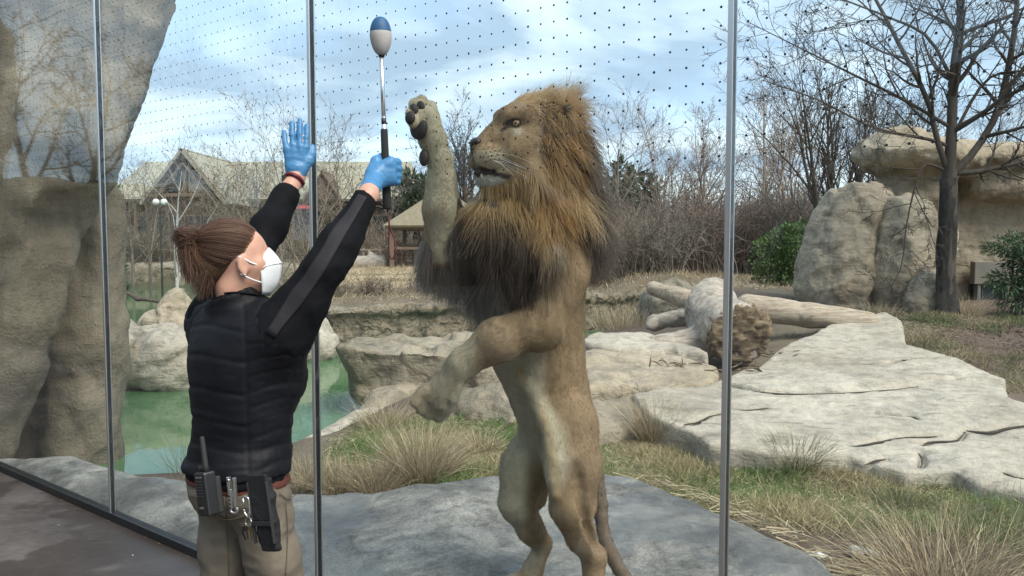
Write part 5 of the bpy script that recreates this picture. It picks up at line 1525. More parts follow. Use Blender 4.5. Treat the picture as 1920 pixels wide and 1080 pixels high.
for i, (x_, y_, H_, lab) in enumerate([(-17.0, 5.0, 6.2, 'bare tree left of the mirrored pair above the overhang'), (-18.0, 9.0, 7.0, 'bare tree mirrored in the glass above the overhang'), (-16.5, 12.0, 6.5, 'bare tree farthest along the mirrored rock wall')]):
    tree('bare_tree', lab, (x_, y_, 0), H_, .16, 60 + i, 'bark_brown', n=(9, 8, 6), stems=2, fork=.18, rmin=.009, lf=(.5, .5, .5), group='trees on the visitor side')
# ================================================================== THE LION
def hairmat(name, rough=0.35, rad=0.45, coat=0.0):
    t = NT(name)
    h = t.n('BsdfHairPrincipled', dict(model='CHIANG', parametrization='COLOR'), Color=t.attr(), Roughness=rough, Radial_Roughness=rad, Random_Roughness=0.3)
    p = t.n('BsdfPrincipled', None, Base_Color=t.attr(), Roughness=0.65)
    t.set(p.inputs['Specular IOR Level'], 0.2)
    mx = t.n('MixShader', None, i0=coat, i1=h.outputs[0], i2=p.outputs[0])
    t.t.links.new(mx.outputs[0], t.out.inputs[0])
    return t.m
hairmat('mane_hair', 0.42, 0.6, 0.6); hairmat('coat_hair', 0.5, 0.7, 0.92)
vcol('lion_skin', 0.75, 30, 0.22, 0.25, 220, 0.25, 0.002)
plain('pad_black', (0.013, 0.011, 0.011), (0.022, 0.018, 0.017), scale=40, rough=0.65, bump=0.3, bscale=150)
plain('nose_dark', (0.045, 0.030, 0.027), (0.03, 0.022, 0.02), scale=50, rough=0.45, bump=0.3, bscale=260, bdist=.002)
plain('mouth_dark', (0.035, 0.018, 0.017), rough=0.5)
plain('whisker_white', (0.75, 0.74, 0.70), rough=0.5)
plain('tooth_ivory', (0.62, 0.56, 0.42), rough=0.35)
plain('claw_horn', (0.30, 0.26, 0.20), rough=0.4)

LBASE = np.array([0.12, 3.42, 0.06])
lion = tag(empty('lion', LBASE), 'male lion standing upright with one paw raised against the glass', 'lion')
lrng = np.random.default_rng(77)
HC = W(1000, 260, 3.22)
hx = nrm([-.95, -.31, 0]); hy = np.array([-hx[1] * -1 * -1, 0, 0])
hy = np.array([.31, -.95, 0]) / np.linalg.norm([.31, .95]); hz = np.array([0, 0, 1.0])
HM = np.stack([hx, hy, hz], 1)
def H3(x, y, z):
    return HC + HM @ np.array([x, y, z], float)
def hloc(P):
    return (P - HC) @ HM
LF = np.array([-.88, -.475, 0]); LL = np.array([.475, -.88, 0])

def lion_field(h):
    F = Field((-.75, 2.80, -.02), (.75, 3.98, 2.55), h)
    c = F.cone; e = F.ell
    fl_ = crom([W(985, 715, 3.24), W(1008, 760, 3.26), W(1026, 800, 3.23), W(1036, 860, 3.20), W(1040, 925, 3.17)], 12)
    # trunk
    e(W(1000, 505, 3.36), (.215, .20, .20), None, .05)
    e(W(985, 585, 3.36), (.205, .19, .17), None, .12)
    e(W(1000, 655, 3.38), (.175, .165, .16), None, .12)
    e(W(1025, 725, 3.42), (.145, .15, .15), None, .12)
    e(W(1048, 795, 3.46), (.120, .165, .14), None, .12)
    c(W(965, 610, 3.30), W(1010, 770, 3.40), .11, .07, .10)             # belly line
    c(W(1044, 520, 3.44), W(1060, 790, 3.52), .10, .08, .10)            # loin and back
    for A, B in zip(fl_[:-1], fl_[1:]):
        c(A, B, .020, .016, .035)
    # near hind leg
    c(W(1066, 800, 3.36), W(1073, 880, 3.30), .120, .108, .09)
    c(W(1074, 870, 3.30), W(1068, 950, 3.24), .102, .080, .06)
    c(W(1094, 860, 3.36), W(1100, 950, 3.34), .055, .042, .06)           # hamstring
    c(W(1068, 950, 3.24), W(1090, 1010, 3.30), .078, .062, .04)
    c(W(1090, 1005, 3.30), W(1112, 1045, 3.34), .060, .048, .03)
    c(W(1114, 1043, 3.345), W(1112, 1100, 3.33), .047, .044, .02)
    p0, p1 = W(1112, 1100, 3.33), W(1098, 1152, 3.30)
    c(p0, p1, .045, .050, .03)
    # far hind leg
    c(W(1030, 800, 3.50), W(988, 880, 3.50), .11, .112, .09)
    c(W(988, 872, 3.50), W(968, 945, 3.46), .106, .072, .06)
    c(W(1012, 870, 3.54), W(1008, 935, 3.53), .06, .04, .05)
    c(W(968, 940, 3.46), W(995, 995, 3.50), .070, .052, .04)
    c(W(995, 990, 3.50), W(1016, 1022, 3.54), .056, .045, .03)
    c(W(1018, 1020, 3.545), W(1000, 1066, 3.52), .044, .044, .02)
    q0, q1 = W(1000, 1066, 3.52), W(978, 1128, 3.47)
    c(q0, q1, .038, .046, .03)
    for a, t_ in ((np.array([p1[0], p1[1], .11]), LF), (np.array([q1[0] - .01, q1[1], .11]), LF)):
        c(a, a + t_ * .13 - [0, 0, .022], .052, .050, .04)
        for s in (-1.5, -.5, .5, 1.5):
            b = a + t_ * .155 + LL * s * .032
            c(b - [0, 0, .03], b + t_ * (.04 - .008 * abs(s)) - [0, 0, .045], .027, .024, .012)
    for cr in ([W(1100, 765, 3.22), W(1070, 800, 3.20), W(1056, 850, 3.18)], [W(1083, 880, 3.18), W(1092, 950, 3.18), W(1105, 985, 3.22)], [W(1062, 560, 3.12), W(1045, 620, 3.12), W(1058, 660, 3.18)], [W(1075, 640, 3.24), W(1050, 690, 3.21), W(1030, 740, 3.24)], [W(1098, 985, 3.24), W(1110, 1010, 3.28), W(1122, 1030, 3.31)]):
        q = crom(cr, 8)
        for A, B in zip(q[:-1], q[1:]):
            c(A, B, .012, .012, .035, sub=True)
    # tail
    tp = crom([W(1102, 815, 3.58), W(1118, 880, 3.64), W(1125, 945, 3.60), W(1133, 1005, 3.55), W(1152, 1052, 3.48), W(1176, 1088, 3.42), W(1200, 1120, 3.40)], 16)
    rr = np.linspace(.034, .023, 16)
    F.chain(tp, rr, .015)
    # near foreleg, hanging on the glass
    e(W(1050, 500, 3.20), (.11, .10, .155), None, .07)                  # shoulder blade
    c(W(1052, 520, 3.16), W(1022, 618, 3.12), .105, .080, .05)
    c(W(1030, 622, 3.12), W(1012, 622, 3.11), .050, .06, .03)           # elbow point
    c(W(1010, 606, 3.10), W(930, 640, 3.06), .080, .078, .045)
    c(W(930, 640, 3.06), W(868, 682, 3.06), .076, .054, .04)
    c(W(868, 680, 3.06), W(838, 725, 3.085), .055, .054, .03)
    e(W(826, 742, 3.10), (.070, .058, .072), None, .03)
    d = nrm(W(800, 768, 3.10) - W(840, 720, 3.09))
    s_ = nrm(np.cross(d, [.4, -.9, 0]))
    for k in range(4):
        b = W(812, 756, 3.10) + s_ * (k - 1.5) * .038
        c(b - d * .03, b + d * (.030 + .012 * (k in (1, 2))), .030, .026, .012)
    for k in range(3):                                                  # clefts between the toes
        b = W(812, 756, 3.10) + s_ * (k - 1.0) * .038 + np.array([-.01, -.045, 0])
        c(b, b + d * .07, .010, .014, .010, sub=True)
    c(W(858, 724, 3.05), W(850, 748, 3.05), .022, .018, .012)           # dew claw
    # far foreleg raised
    e(W(935, 480, 3.40), (.13, .12, .14), None, .08)
    c(W(930, 478, 3.36), W(842, 468, 3.26), .105, .082, .05)
    c(W(838, 472, 3.26), W(828, 388, 3.20), .086, .070, .04)
    c(W(828, 388, 3.20), W(826, 300, 3.155), .070, .044, .03)
    c(W(845, 400, 3.22), W(838, 330, 3.19), .045, .028, .03)
    c(W(826, 300, 3.155), W(812, 262, 3.14), .046, .049, .02)
    c(W(812, 262, 3.14), W(797, 226, 3.125), .052, .060, .02)
    u = nrm(W(786, 190, 3.12) - W(806, 250, 3.13))
    for k, (px, py) in enumerate([(773, 214), (778, 199), (791, 193), (807, 205)]):
        b = W(px, py, 3.085 + .025 * k)
        c(b - u * .035, b + u * .003, .028, .026, .010)
    # neck and mane mass
    c(W(1010, 470, 3.34), H3(-.06, 0, -.03), .19, .135, .10)
    e(W(1056, 318, 3.32), (.115, .17, .175), None, .08)
    e(W(1060, 415, 3.34), (.115, .19, .17), None, .08)
    e(W(985, 455, 3.26), (.17, .18, .15), None, .08)
    e(W(945, 400, 3.24), (.085, .12, .10), None, .06)
    e(W(915, 402, 3.22), (.075, .10, .075), None, .06)
    e(W(1028, 222, 3.28), (.085, .10, .075), None, .06)
    # head
    e(H3(-.03, 0, .03), (.155, .122, .125), HM, .05)
    e(H3(.060, 0, .072), (.085, .088, .070), HM, .04)
    c(H3(.105, 0, .043), H3(.214, 0, -.043), .060, .044, .035)
    for s in (-1, 1):
        e(H3(.190, s * .040, -.083), (.066, .052, .054), HM, .022)
        c(H3(.186, s * .024, -.176), H3(.035, s * .080, -.140), .033, .058, .03)
        e(H3(.075, s * .078, -.050), (.085, .052, .082), HM, .04)
        c(H3(.128, s * .042, .082), H3(.060, s * .092, .080), .026, .030, .025)
        c(H3(.165, s * .048, -.012), H3(.110, s * .086, .008), .022, .026, .02)
        e(H3(.112, s * .098, .044), (.026, .016, .0135), HM, .012, sub=True)
        e(H3(-.095, s * .125, .085), (.028, .040, .040), HM, .02)
    e(H3(.198, 0, -.172), (.040, .042, .025), HM, .02)
    e(H3(.205, 0, -.140), (.080, .062, .0085), HM @ np.array([[math.cos(.32), 0, -math.sin(.32)], [0, 1, 0], [math.sin(.32), 0, math.cos(.32)]]).T, .006, sub=True)
    return F
LV, LQ = lion_field(.0085).mesh(1)
LN = vnormals(LV, LQ)
LV = LV + LN * (.004 * fbm(LV * 9, 3) + .0035 * fbm(LV * [30, 30, 12], 2))[:, None]

def lion_colour(P, N):
    """the coat's own markings"""
    hl = hloc(P)
    base = np.array([.275, .190, .108]); dark = np.array([.200, .138, .080]); pale = np.array([.39, .35, .25]); gold = np.array([.40, .27, .13])
    n1 = fbm(P * 4, 3)[:, None]; n2 = fbm(P * [9, 9, 4] + 20, 3)[:, None]
    c = lerp(base, dark, np.clip(.30 + .35 * n1, 0, 1))
    z = P[:, 2]
    # pale belly and inner legs: the side of the trunk turned to the front
    axp = np.interp(z, [.1, .45, .62, .85, 1.05, 1.25, 1.45, 1.8], [.12, .14, .13, .19, .15, .10, .08, .10])
    axy = np.interp(z, [.1, .62, .85, 1.25, 1.8], [3.44, 3.42, 3.45, 3.38, 3.34])
    fw = (P[:, 0] - axp) * LF[0] + (P[:, 1] - axy) * LF[1]
    belly = smooth(.045, .115, fw + .02 * n1[:, 0]) * smooth(1.55, 1.40, z) * np.where(z > .9, smooth(3.12, 3.19, P[:, 1]), 1)
    inner = smooth(.15, .6, (N @ -LL)) * (z < .95) * (P[:, 1] < 3.45) + smooth(.25, .7, (N @ (LF * .75 + LL * .6))) * (P[:, 1] > 3.46) * (z < .9)
    c = lerp(c, pale, np.clip(belly * .85 + inner * .6, 0, .9)[:, None])
    # warm fold of the flank
    dl = np.full(len(P), 9.0)
    fold = crom([W(972, 690, 3.22), W(1000, 745, 3.27), W(1024, 790, 3.24), W(1036, 850, 3.21), W(1042, 930, 3.18)], 24)
    for A, B in zip(fold[:-1], fold[1:]):
        t = np.clip((P - A) @ (B - A) / ((B - A) @ (B - A)), 0, 1)
        dl = np.minimum(dl, np.linalg.norm((P - (A + t[:, None] * (B - A))) * [1, .45, 1], axis=1))
    c = lerp(c, gold, (smooth(.028, .007, dl + .008 * n2[:, 0]) * .7)[:, None])
    # raised foreleg pale, back of paws
    fl = (P[:, 0] < -.13) & (z > 1.55) & (hl[:, 0] > .26)
    c = np.where(fl[:, None], lerp(pale * 1.1, base, smooth(-.1, .6, n2) * .5 + .05), c)
    # hocks darker
    c = lerp(c, np.array([.16, .11, .07]), (smooth(.46, .36, z) * smooth(.22, .3, z) * .35)[:, None])
    paw = smooth(-.10, -.17, P[:, 0]) * (z < 1.30) * (z > .9)
    c = lerp(c, pale * 1.05, (paw * .75)[:, None])
    tail = smooth(.335, .36, P[:, 0]) * (z < .62) * (P[:, 1] > 3.37)
    c = lerp(c, np.array([.13, .098, .070]), tail[:, None])
    # mane ground and throat
    mm = mane_mask(P)
    c = lerp(c, np.array([.055, .040, .030]), (np.clip(mm * 1.5, 0, 1))[:, None])
    # face
    hd = smooth(-.02, .05, hl[:, 0]) * (np.abs(hl[:, 1]) < .16) * (hl[:, 2] > -.24) * (hl[:, 2] < .22) * (hl[:, 0] < .30)
    face = np.array([.235, .162, .092])
    fc = np.broadcast_to(face, P.shape) * (1 + .25 * n2)
    x, ya, zz = hl[:, 0], np.abs(hl[:, 1]), hl[:, 2]
    fc = lerp(fc, np.array([.20, .135, .085]), (smooth(.035, .09, zz) * smooth(.05, .09, ya) * smooth(.12, .05, x) * .5)[:, None])   # temples
    fc = lerp(fc, np.array([.22, .15, .10]), (smooth(.035, .012, ya) * smooth(.06, .12, x) * smooth(-.05, .0, zz) * .6)[:, None])      # bridge
    fc = lerp(fc, np.array([.40, .34, .23]), (smooth(-.045, -.075, zz) * smooth(.12, .17, x) * .8)[:, None])                          # whisker pads
    fc = lerp(fc, np.array([.31, .30, .25]), (smooth(-.145, -.16, zz) * smooth(.12, .17, x))[:, None])                                # chin
    fc = lerp(fc, np.array([.36, .31, .23]), (smooth(.030, .012, np.hypot(x - .105, zz - .012)) * .8)[:, None])                       # under the eye
    de = np.hypot((x - .113) / 1.35, (zz - .044))
    fc = lerp(fc, np.array([.035, .026, .022]), (smooth(.025, .017, de) * (ya > .05))[:, None])                                       # dark eye rims
    tl = np.abs(zz - (.035 - .55 * (x - .125))) ; fc = lerp(fc, np.array([.05, .035, .03]), (smooth(.010, .004, tl) * smooth(.12, .13, x) * smooth(.165, .15, x) * (ya > .03))[:, None])
    lip = np.abs(zz - (-.140 + .30 * (x - .205)))
    fc = lerp(fc, np.array([.03, .022, .02]), (smooth(.016, .007, lip) * smooth(.115, .135, x))[:, None])
    row = np.abs(((zz + .075 + .18 * (x - .2)) / .0165) % 1 - .5); colm = np.abs((x / .0165 + np.floor((zz + .075) / .0165) * .5) % 1 - .5)
    fc = lerp(fc, np.array([.05, .035, .028]), ((row < .20) & (colm < .22) & (x > .165) & (x < .236) & (zz < -.052) & (zz > -.112) & (ya > .03))[:, None] * .85)
    c = lerp(c, fc, hd[:, None])
    return np.clip(c, .01, 1)
def mane_mask(P):
    hl = hloc(P); z = P[:, 2]
    x, y, zz = hl.T
    # the ring where the face ends: hairline, cheeks, jaw
    ring = np.interp(zz, [-.30, -.205, -.175, -.15, -.12, -.06, .02, .06, .10, .14, .20], [.34, .29, .170, .110, .062, .024, .014, .034, .080, .112, .14])
    m = smooth(ring + .012, ring - .03, x + .012 * vnoise(P * 25))
    front = smooth(1.36, 1.47, z + .03 * vnoise(P * 8)) * smooth(.20, .08, x + .12) 
    low = np.interp(x, [-.40, -.20, -.05, .10, .25, .40], [1.62, 1.64, 1.60, 1.46, 1.40, 1.44])
    m = m * smooth(low - .03, low + .05, z + .02 * vnoise(P * 9))
    # not on the raised forearm above the elbow tuft
    fo = W(836, 468, 3.26)
    arm = (x > .255) & (z > 1.66 + .10 * vnoise(P * 7) + .25 * smooth(.345, .27, x))
    m = np.where(arm, 0, m)
    # shoulder of the near foreleg stays short-haired lower down
    sh = smooth(.13, .10, np.linalg.norm((P - W(1046, 560, 3.10)) * [1, 1, .8], axis=1))
    return np.clip(m * (1 - sh), 0, 1)
LC = lion_colour(LV, LN)
part('body', mesh_np('body', LV, LQ, True, LC), MATS['lion_skin'], lion)

# ---- mane strands
fm = mane_mask(LV)[LQ].mean(1)
def strands(n, weight, seed, M=9):
    rng = np.random.default_rng(seed)
    P0, N0 = sample_surface(LV, LQ, LN, n, rng, weight)
    return rng, P0, N0
rng, P0, N0 = strands(34000, fm ** 1.2 * (1 + 1.2 * smooth(-.1, .05, hloc(LV))[:, 0][LQ].mean(1)), 5)
hl = hloc(P0); x, y, zz = hl.T; z = P0[:, 2]
flow = P0 - H3(.13, 0, .02)
flow = nrm(flow - N0 * (flow * N0).sum(1, keepdims=True))
topk = smooth(.06, .16, zz)[:, None]
down = np.array([0, 0, -1.0])
back = -hx
d = N0 * .55 + flow * .75 + down * (.55 * (1 - topk)) + topk * (back * .50 + hz * .80)
cl = P0 * 16; clump = np.stack([vnoise(cl + k) for k in (0, 31, 67)], -1); clump2 = np.stack([vnoise(P0 * 45 + k) for k in (5, 36, 77)], -1)
d = nrm(d + N0 * .18 + .55 * clump + .38 * clump2 + rng.normal(size=d.shape) * .16)
L = .078 + .045 * smooth(.02, -.25, x) + .055 * smooth(.0, -.22, zz) + .03 * smooth(-.2, -.45, zz)
L = L * np.where(zz > .08, 1.05, 1.0) * np.where((x > -.03) & (zz > -.12) & (zz < .12), .75, 1.0)
ringx = np.interp(zz, [-.30, -.205, -.175, -.15, -.12, -.06, .02, .06, .10, .14, .20], [.34, .29, .170, .110, .062, .024, .014, .034, .080, .112, .14])
L = L * (.32 + .68 * smooth(.0, .075, ringx - x))
L = L * np.where((x > .26), .72, 1.0) * (.55 + .7 * rng.random(len(L))) * (1 + .35 * vnoise(P0 * 11 + 9))
M = 9
P = np.empty((len(P0), M, 3)); P[:, 0] = P0 - N0 * .004
for m in range(1, M):
    t_ = m / M
    d = nrm(d + down * (.13 + .10 * t_) * (1 - .75 * topk) + back * topk * .05 + .10 * clump2 + .06 * clump + rng.normal(size=d.shape) * .06)
    P[:, m] = P[:, m - 1] + d * (L / (M - 1))[:, None]
gold = np.array([.285, .145, .048]); amber = np.array([.17, .068, .022]); blond = np.array([.36, .225, .095]); dk = np.array([.016, .012, .011]); grey = np.array([.075, .062, .052])
nz = fbm(P0 * 7, 3)
cc = lerp(gold, blond, smooth(-.3, .6, nz + .5 * smooth(-.05, -.22, zz) * smooth(-.15, .0, x))[:, None])
cc = lerp(cc, amber, (smooth(-.08, -.2, x) * smooth(-.12, .05, zz) * .7)[:, None])
dkm = np.clip(smooth(-.115, -.20, x + .05 * nz) + smooth(-.33 + .08 * smooth(.02, .14, x), -.43 + .09 * smooth(.02, .14, x), zz + .07 * nz) + smooth(.215, .27, x) * .8, 0, 1)
dkm = np.maximum(dkm, smooth(.13, .20, zz) * smooth(-.12, -.2, x))
cc = lerp(cc, dk, dkm[:, None] * .93)
cc = lerp(cc, grey, ((x > .27) & (zz < -.25))[:, None] * .45)
cc = cc * (.65 + .7 * rng.random((len(cc), 1)))
rad = (.00055 + .00035 * rng.random(len(P0)))[:, None] * np.linspace(1.25, .3, M)[None]
hair('mane', P, rad, cc, MATS['mane_hair'], lion)

# ---- short coat
wt_ = np.clip(1 - fm * 1.6, 0, 1)
wt_ = wt_ * (1 + 1.5 * smooth(-.02, .04, hloc(LV)[:, 0])[LQ].mean(1))
rng, P0, N0 = strands(80000, wt_, 6)
hl = hloc(P0)
comb = np.tile(np.array([0, 0, -1.0]), (len(P0), 1))
up = (hl[:, 0] > .2) & (P0[:, 2] > 1.62); comb[up] = [-.05, 0, 1]
fc = (hl[:, 0] > -.03) & (hl[:, 2] > -.2) & (hl[:, 0] < .28)
comb[fc] = -hx - [0, 0, .15]
nl = (P0[:, 1] < 3.15) & (P0[:, 2] > .9) & (P0[:, 2] < 1.36); comb[nl] = nrm(np.array([-.8, 0, -.6]))
tg = nrm(comb - N0 * (comb * N0).sum(1, keepdims=True))
d = nrm(tg * .95 + N0 * .26 + rng.normal(size=tg.shape) * .14 + .25 * np.stack([vnoise(P0 * 22 + k) for k in (0, 31, 67)], -1))
L = np.where(fc, .007, .0095) * (.6 + .8 * rng.random(len(P0)))
L = L * np.where((hl[:, 2] < -.15) & (hl[:, 0] > .1) & fc, 1.8, 1)
P = np.stack([P0 - N0 * .001, P0 + d * (L * .5)[:, None], P0 + (d * .9 + tg * .35) * L[:, None]], 1)
cc = lion_colour(P0, N0) * (.70 + .45 * rng.random((len(P0), 1)))
hair('coat', P, np.tile([.00055, .00045, .00015], (len(P0), 1)), np.clip(cc * 1.05, 0, .9), MATS['coat_hair'], lion)
# long fringe behind the near elbow and on the raised elbow
def fringe(c, n, s, L0, col, seed, dirv):
    rng = np.random.default_rng(seed)
    i = np.argsort(np.linalg.norm((LV - c) / s, axis=1))[:400]
    k = rng.choice(i, n); P0, N0 = LV[k] + rng.normal(size=(n, 3)) * .004, LN[k]
    d = nrm(N0 * .3 + np.array(dirv) + rng.normal(size=(n, 3)) * .16 + .25 * np.stack([vnoise(P0 * 30 + q) for q in (0, 31, 67)], -1))
    L = L0 * (.4 + .7 * rng.random(n)); P = np.empty((n, 6, 3)); P[:, 0] = P0
    for m in range(1, 6):
        d = nrm(d + [0, 0, -.14] + rng.normal(size=(n, 3)) * .05); P[:, m] = P[:, m - 1] + d * (L / 5)[:, None]
    return P, np.asarray(col) * (.6 + .8 * rng.random((n, 1))), (.0007 * np.linspace(1.1, .3, 6))[None].repeat(n, 0)
sets = [fringe(W(812, 470, 3.26), 2200, (.05, .08, .08), .13, (.085, .07, .06), 2, (-.1, -.1, -1)),
        fringe(W(850, 500, 3.26), 1800, (.08, .08, .06), .13, (.075, .06, .05), 3, (.0, -.1, -1)), fringe(W(905, 540, 3.2), 1600, (.08, .08, .06), .11, (.06, .045, .04), 4, (-.05, -.1, -1))]
hair('fringe', np.concatenate([s[0] for s in sets]), np.concatenate([s[2] for s in sets]), np.concatenate([s[1] for s in sets]), MATS['mane_hair'], lion)

# ---- face details
F = Field(H3(.26, 0, -.03) - .07, H3(.26, 0, -.03) + .07, .004)
F.ell(H3(.237, 0, -.024), (.024, .045, .020), HM, .01)
F.ell(H3(.238, 0, -.046), (.022, .032, .026), HM, .012)
F.cone(H3(.246, 0, -.05), H3(.244, 0, -.10), .008, .006, .012)
for s in (-1, 1):
    F.ell(H3(.256, s * .022, -.038), (.012, .010, .007), HM, .006, sub=True)
part('nose', mesh_np('nose', *F.mesh(1)), MATS['nose_dark'], lion)
F = Field(H3(.17, 0, -.14) - .12, H3(.17, 0, -.14) + .12, .006)
F.ell(H3(.190, 0, -.141), (.058, .044, .022), HM, .01)
mo = part('mouth', mesh_np('mouth', *F.mesh(1)), MATS['mouth_dark'], lion)
for s in (-1, 1):
    part('tooth', mesh_np('tooth', *tube1([H3(.220, s * .030, -.168), H3(.224, s * .031, -.150), H3(.221, s * .030, -.142)], [.006, .0045, .001], 8)), MATS['tooth_ivory'], mo)
t = NT('lion_eye')
tc = t.n('TexCoord').outputs['Object']
rd = t.n('VectorMath', dict(operation='LENGTH'), i0=t.n('VectorMath', dict(operation='MULTIPLY'), i0=tc, i1=(0, 1, 1)).outputs[0]).outputs['Value']
fx = t.n('SeparateXYZ', None, i0=tc).outputs[0]
iris = t.ramp(rd, [(0.0, (.004, .004, .004)), (.0042, (.004, .004, .004)), (.0050, (.50, .33, .10)), (.0098, (.34, .20, .06)), (.0112, (.02, .014, .01)), (.016, (.05, .035, .03))])
t.done(iris, 0.06, None, 0, 0.6)
for s in (-1, 1):
    c = H3(.094, s * .0775, .043)
    gz_ = nrm(hx * .62 + hy * s * .80 + hz * .10)
    fr = frame(gz_)
    V, Q = sphere_g((0, 0, 0), .0205, 20, 28)
    o = link('eye', mesh_np('eye', V, Q), None, MATS['lion_eye'])
    o.matrix_world = Matrix.Translation(Vector(c)) @ Matrix([list(r) for r in fr]).to_4x4()
    loc = o.matrix_world.copy()
    o.parent = lion; o.matrix_parent_inverse = Matrix.Translation(-Vector(LBASE)); o.matrix_basis = loc
rng = np.random.default_rng(9)
Pw = []
for s in (-1, 1):
    for i in range(9):
        a = H3(.185 + .045 * rng.random(), s * .075, -.06 - .045 * rng.random())
        dd = nrm(hy * s * .75 - hx * (.25 + .5 * rng.random()) + hz * (-.35 + .3 * rng.random()))
        Lw = .10 + .09 * rng.random()
        Pw.append([a, a + dd * Lw * .5, a + dd * Lw - hz * .025 - hx * .02])
Pw = np.array(Pw)
wh = part('whiskers', mesh_np('whiskers', *tubes(Pw, np.tile([.00045, .0004, .0002], (len(Pw), 1)), 3, cap=False)), MATS['whisker_white'], lion)
wh['kind'] = 'stuff'
# ---- pads on the raised paw, pressed to the glass
pn = -GN
def pad(c, r, m=None, up=None):
    F = Field(np.array(c) - .06, np.array(c) + .06, .005)
    fr = frame(pn)
    F.ell(c, r, fr, .01)
    part('paw_pad', mesh_np('paw_pad', *F.mesh(1)), MATS['pad_black'], lion)
for px, py, dy, r in [(785, 240, 3.086, (.020, .043, .046)), (769, 221, 3.066, (.014, .024, .027)), (775, 207, 3.073, (.014, .024, .027)), (788, 202, 3.087, (.013, .023, .027)), (800, 213, 3.106, (.012, .019, .023)), (795, 296, 3.112, (.016, .022, .034))]:
    pad(W(px, py, dy), r)
for a in (np.array([W(1098, 1152, 3.30)[0], 3.30, .11]), np.array([W(978, 1128, 3.47)[0] - .01, 3.47, .11])):
    for s in (-1.5, -.5, .5, 1.5):
        b = a + LF * (.20 - .008 * abs(s)) + LL * s * .032 - [0, 0, .045]
        part('claw', mesh_np('claw', *tube1([b, b + LF * .018 - [0, 0, .008], b + LF * .026 - [0, 0, .02]], [.007, .005, .001], 6)), MATS['claw_horn'], lion)
# ================================================================== THE KEEPER
def clothmat(name, c, c2, rough=0.8, weave=900, wr=0.35, spec=0.3, sheen=0.0):
    t = NT(name)
    co = t.coord()
    col = t.mix(t.ramp(t.noise(co, 14, 5, .6), [(0.3, 0.0), (0.7, 1.0)]), c, c2)
    nb = t.bump(t.noise(co, 26, 4, .55, .6), wr, .006)
    nb = t.bump(t.noise(co, weave, 2), .12, .0008, nb)
    m = t.done(col, rough, nb, 0, spec)
    t.set(t.p.inputs['Sheen Weight'], sheen)
    return m
clothmat('fleece_black', (.0032, .0035, .0050), (.0052, .0054, .007), .85, 1200, .3, .15)
clothmat('stripe_charcoal', (.009, .008, .0105), (.012, .0105, .014), .75, 1200, .3, .35)
clothmat('vest_navy', (.0035, .0039, .0062), (.0060, .0064, .0090), .6, 1500, .35, .2)
clothmat('khaki_cotton', (.170, .145, .112), (.132, .112, .088), .9, 1500, .4, .15)
clothmat('pouch_nylon', (.010, .010, .0115), (.016, .016, .018), .7, 1400, .2, .3)
clothmat('glove_blue', (.040, .160, .330), (.060, .205, .395), .42, 1200, .45, .45)
clothmat('mask_white', (.74, .77, .79), (.66, .70, .73), .85, 1600, .15, .2)
clothmat('belt_leather', (.105, .032, .020), (.065, .020, .014), .5, 600, .2, .4)
clothmat('strap_maroon', (.14, .016, .028), (.10, .012, .022), .45, 800, .1, .4)
plain('boot_brown', (.05, .036, .027), rough=.6)
t = NT('keeper_skin')
co = t.coord()
t.done(t.mix(t.ramp(t.noise(co, 30, 5), [(.3, 0.), (.7, 1.)]), (.52, .31, .225), (.45, .24, .175)), .5, t.bump(t.noise(co, 350, 3), .12, .001), 0, .4, Subsurface_Weight=.15, Subsurface_Scale=.01)
plain('polymer_black', (.010, .010, .011), rough=.42, bump=.15, bscale=500, bdist=.0005)
plain('polymer_matt', (.016, .016, .017), rough=.7)
plain('tool_steel', (.62, .62, .60), (.5, .5, .49), scale=60, rough=.28, metal=1.0)
plain('chrome', (.72, .72, .72), rough=.15, metal=1.0)
plain('pole_steel', (.62, .63, .64), (.55, .56, .57), rough=.25, metal=1.0)
plain('foam_grip', (.014, .014, .015), (.02, .02, .02), rough=.9, bump=.3, bscale=400)
plain('cord_red', (.16, .02, .02), (.012, .01, .012), scale=160, rough=.7)
plain('buoy_blue', (.014, .085, .20), (.010, .065, .16), scale=20, rough=.6, bump=.15, bscale=120)
plain('buoy_grey', (.40, .385, .37), (.34, .325, .31), scale=25, rough=.7, bump=.15, bscale=160)
plain('label_dark', (.03, .03, .03), rough=.6)
hairmat('keeper_hair', .4, .5, .7)

KB = np.array([-.815, 2.40, 0.0])
person = tag(empty('person', KB), 'keeper in black quilted vest, white mask and blue gloves reaching up to the glass', 'person')
kf = nrm([.58, .815, 0]); kr = np.array([kf[1], -kf[0], 0]); kz = np.array([0, 0, 1.0])
KM = np.stack([kf, -kr, kz], 1)                       # x forward, y left, z up
def K3(f, r, z):
    return KB + kf * f + kr * r + kz * z
# joints
RS, LS = K3(.02, .160, 1.370), K3(.02, -.160, 1.385)
RE, RW = W(611, 502, 2.33), W(690, 366, 2.46)
LE, LW = W(480, 470, 2.66), W(556, 329, 2.84)
HK = W(443, 486, 2.38)                                # middle of the head
kx = nrm([.955, .285, .055]); ky = nrm(np.cross([0, 0, 1], kx)); kzz = np.cross(kx, ky)
HKM = np.stack([kx, ky, kzz], 1)                      # x to the face, y to her left (away), z up
HS = .93
def HD(x, y, z):
    return HK + HKM @ (np.array([x, y, z], float) * HS)

